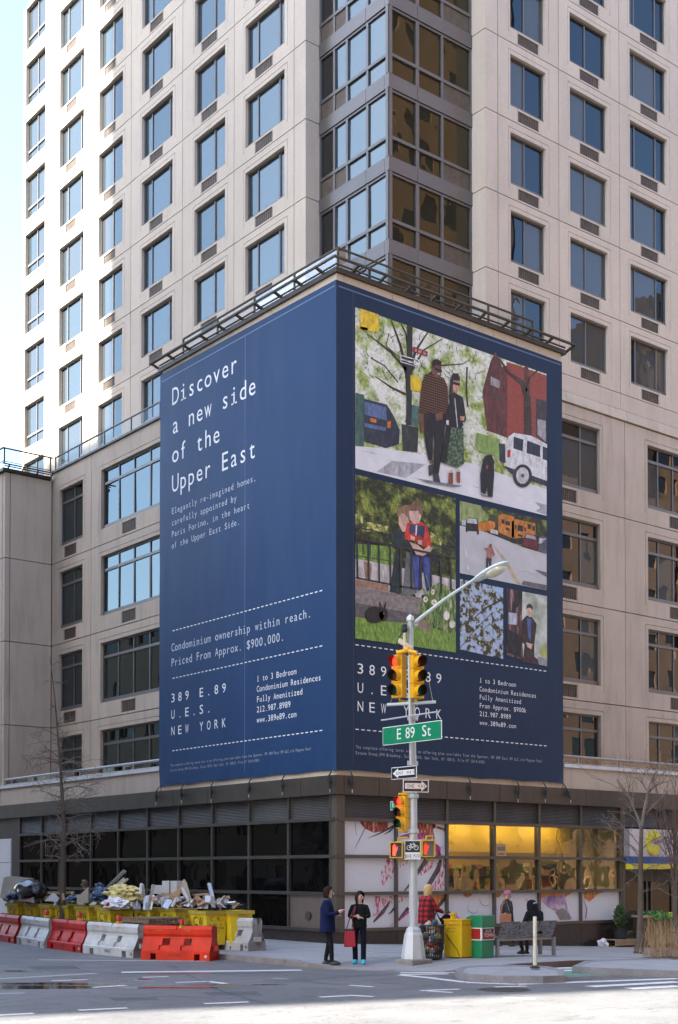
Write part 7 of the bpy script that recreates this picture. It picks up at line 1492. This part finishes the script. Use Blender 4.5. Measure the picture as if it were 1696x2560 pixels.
J = pose(elR=(.22, .10, 1.10), wrR=(.17, .36, 1.02), haR=(.15, .44, 1.00), elL=(-.22, .10, 1.10), wrL=(-.17, .36, 1.02), haL=(-.15, .44, 1.00), neck=(0, .03, 1.38), jaw=(0, .07, 1.44), skull=(0, .085, 1.53), crown=(0, .08, 1.60), knR=(.1, .12, .48), anR=(.1, .2, .07), toeR=(.11, .34, .03))
p0 = ground_at(1066, 2388); t, JS, hp, s = figure('blonde person in red and black plaid jacket pushing a stroller', p0, dirv2(.75, .66), J, {**RAD, 'sh': (.08, .08), 'el': (.07, .07), 'wr': (.05, .05)}, [PLD, BLKC, SHOE, SKIN], 1.63)
skirt(t, s, [(1.37, .075, .075, .02), (1.33, .18, .12, .01), (1.1, .215, .165, 0), (.9, .215, .175, 0), (.74, .22, .18, 0)], PLD, 'jacket'); hair(t, hp, s, BLOND, .12, 1.12)
st = p0 + Vector((*(rtd * .72 + fwd2 * .55), 0)); t = thing('stroller', 'dark stroller with magenta hood pushed by the person in plaid', 'stroller', st, dirv2(.75, .66)); FRM = plain('stroller_frame', (.03, .03, .035), .4); MAG = plain('magenta_hood', (.36, .03, .30), .6, .15, 5)
m = MB()
for x in (-.22, .22): m.tube([(x, -.42, 1.0), (x, -.15, .62), (x, .40, .14)], .016, 6); m.tube([(x, -.30, .14), (x, .02, .52), (x, .1, .6)], .016, 6); m.tube([(x, -.3, .15), (x, .4, .15)], .012, 6)
m.tube([(-.22, -.42, 1.0), (.22, -.42, 1.0)], .02, 8); obj('frame', m, FRM, t)
for x in (-.24, .24):
    for y, r in ((-.30, .14), (.38, .12)): m = MB(); m.lathe([(r * .7, -.025), (r, -.025), (r, .025), (r * .7, .025)], 18, M=Matrix.Translation((x, y, r)) @ Matrix.Rotation(R(90), 4, 'Y')); obj('wheel', m, RUB, t); m = MB(); m.lathe([(.02, -.03), (.03, .03), (.001, .03)], 10, M=Matrix.Translation((x, y, r)) @ Matrix.Rotation(R(90), 4, 'Y')); [m.bar((x, y, r), (x, y + r * .8 * math.cos(k), r + r * .8 * math.sin(k)), .012) for k in (0, 1.26, 2.5, 3.77, 5.03)]; obj('hub', m, STUD, t)
m = MB(); rings = []
for k in range(7): a = R(-20 + 25 * k); rings.append([Vector((.23 * math.cos(b2 * math.pi / 8), -.05 + .34 * math.sin(a) * .9 - .12, .62 + .34 * abs(math.cos(a)) * (.35 + .65 * math.sin(b2 * math.pi / 8)))) for b2 in range(9)])
for i in range(6):
    for k in range(8): m.add([rings[i][k], rings[i][k + 1], rings[i + 1][k + 1], rings[i + 1][k]], [(0, 1, 2, 3)])
obj('hood', m, MAG, t, smooth=True); m = MB(); m.add([(-.2, -.2, .45), (.2, -.2, .45), (.2, .28, .40), (-.2, .28, .40), (-.2, -.34, .85), (.2, -.34, .85), (.2, .36, .25), (-.2, .36, .25)], [(0, 1, 2, 3), (0, 1, 5, 4), (2, 3, 7, 6)]); obj('seat', m, cloth('stroller_fabric', (.02, .02, .03)), t)
# woman with pink hat
PNK, TWD, GRYT = cloth('pink_knit', (.42, .16, .24)), cloth('dark_tweed', (.035, .045, .05), .5), cloth('dark_trousers', (.02, .022, .03)); TANB = plain('tan_leather_bag', (.36, .15, .08), .5, .12, 4)
J = pose(elL=(-.22, -.02, 1.07), wrL=(-.16, .14, .98), haL=(-.10, .19, .97), elR=(.22, -.04, 1.06), wrR=(.22, .04, .82), haR=(.22, .06, .74), anR=(.10, .18, .07), toeR=(.11, .31, .03), knR=(.1, .12, .48), anL=(-.1, -.16, .08), toeL=(-.1, -.03, .03), knL=(-.1, 0, .46))
p0 = onG(1270, 2366); p0.z = gz(p0.x); t, JS, hp, s = figure('woman in pink knitted hat and dark patterned coat walking by', p0, dirv2(-.92, -.35), J, {**RAD, 'sh': (.072, .072), 'el': (.06, .06), 'wr': (.042, .042)}, [TWD, GRYT, SHOE, SKIN], 1.60)
skirt(t, s, [(1.37, .07, .07, 0), (1.33, .17, .11, 0), (1.1, .20, .15, 0), (.9, .21, .165, 0), (.68, .225, .18, 0)], TWD); hair(t, hp, s, plain('grey_hair', (.25, .2, .16), .6), .02, 1.0); skirt(t, s, [(1.545, .100, .110, .015), (1.60, .112, .122, .01), (1.65, .10, .11, .0), (1.69, .065, .07, -.01), (1.705, .015, .015, -.01)], PNK, 'knitted_hat'); m = MB(); m.tube([Vector((.0, .10, 1.36)) * s, Vector((.05, .17, 1.2)) * s, Vector((.07, .17, .9)) * s, Vector((.10, .16, .6)) * s], [.05, .05, .05, .045], 8); obj('scarf', m, cloth('brown_scarf', (.16, .12, .10)), t)
b_ = thing('handbag', 'tan leather handbag carried by the woman in the pink hat', 'bag', p0 + Vector((*(-rtd * .10 - fwd2 * .24), .70)), -YAW); obj('bag_body', MB().box(-.17, .17, -.05, .05, 0, .26), TANB, b_, bevel=.025); obj('flap', MB().box(-.165, .165, -.058, -.0515, .10, .255), TANB, b_); m = MB(); m.tube([(-.15, 0, .25), (-.06, .1, .55), (.05, .14, .62), (.15, 0, .25)], .011, 6); obj('strap', m, TANB, b_)
# seated person on the bench, seen from behind
BLP = cloth('black_padded_coat', (.010, .011, .014)); BRN = cloth('brown_trousers', (.06, .045, .035))
bo = bpy.data.objects[[o.name for o in bpy.data.objects if o.name.startswith('bench') and o.type == 'EMPTY'][0]]; by = bo.rotation_euler.z; BM = Matrix.Translation(bo.location) @ Matrix.Rotation(by, 4, 'Z')
J = pose(pelvis=(0, 0, .50), waist=(0, -.02, .66), chest=(0, .0, .88), neck=(0, .04, 1.02), jaw=(0, .08, 1.07), skull=(0, .10, 1.16), crown=(0, .10, 1.23), shL=(-.18, 0, .95), shR=(.18, 0, .95), elL=(-.25, .05, .70), elR=(.25, .05, .70), wrL=(-.15, .25, .62), wrR=(.15, .25, .62), haL=(-.10, .32, .60), haR=(.10, .32, .60), hipL=(-.09, .06, .47), hipR=(.09, .06, .47), knL=(-.13, .42, .47), knR=(.13, .42, .47), anL=(-.12, .26, .09), anR=(.06, .30, .08), toeL=(-.13, .40, .035), toeR=(.06, .44, .035))
loc = BM @ Vector((BL * .735, .26, 0)); t, JS, hp, s = figure('person in black hooded coat sitting on the bench seen from behind', loc, by, J, {**RAD, 'sh': (.10, .095), 'el': (.085, .085), 'wr': (.05, .05), 'chest': (.17, .13), 'waist': (.17, .14), 'pelvis': (.16, .13)}, [BLP, BRN, SHOE, SKIN], 1.65)
skirt(t, s, [(1.06, .09, .10, .05), (1.0, .17, .14, .02), (.85, .25, .18, 0), (.65, .26, .20, 0), (.50, .25, .20, .0)], BLP); skirt(t, s, [(.98, .15, .13, .02), (1.07, .14, .14, .05), (1.17, .125, .135, .07), (1.25, .10, .11, .08), (1.285, .03, .03, .08)], BLP, 'hood'); m = MB(); 
for k in range(3): m.ball(Vector((-.05 + k * .045, -.045, 1.20 + .01 * k)) * s, .022, 8, 6, (1, .5, 1))
obj('hat_pattern', m, FOAM, t)
# passer-by behind the bins
J = pose(); p0 = onU(212, 2330, -2.2); p0.z = 0; t, JS, hp, s = figure('brown haired person in black walking past behind the bins', p0, dirv2(-1, .15), J, {**RAD, 'sh': (.08, .08), 'el': (.07, .07)}, [BLP, BLKC, SHOE, SKIN], 1.66); skirt(t, s, [(1.38, .07, .07, -.01), (1.33, .18, .12, 0), (1.1, .21, .16, 0), (.8, .22, .17, 0)], BLP); hair(t, hp, s, plain('brown_hair', (.12, .075, .045), .6, .3, 20), .04, 1.12)
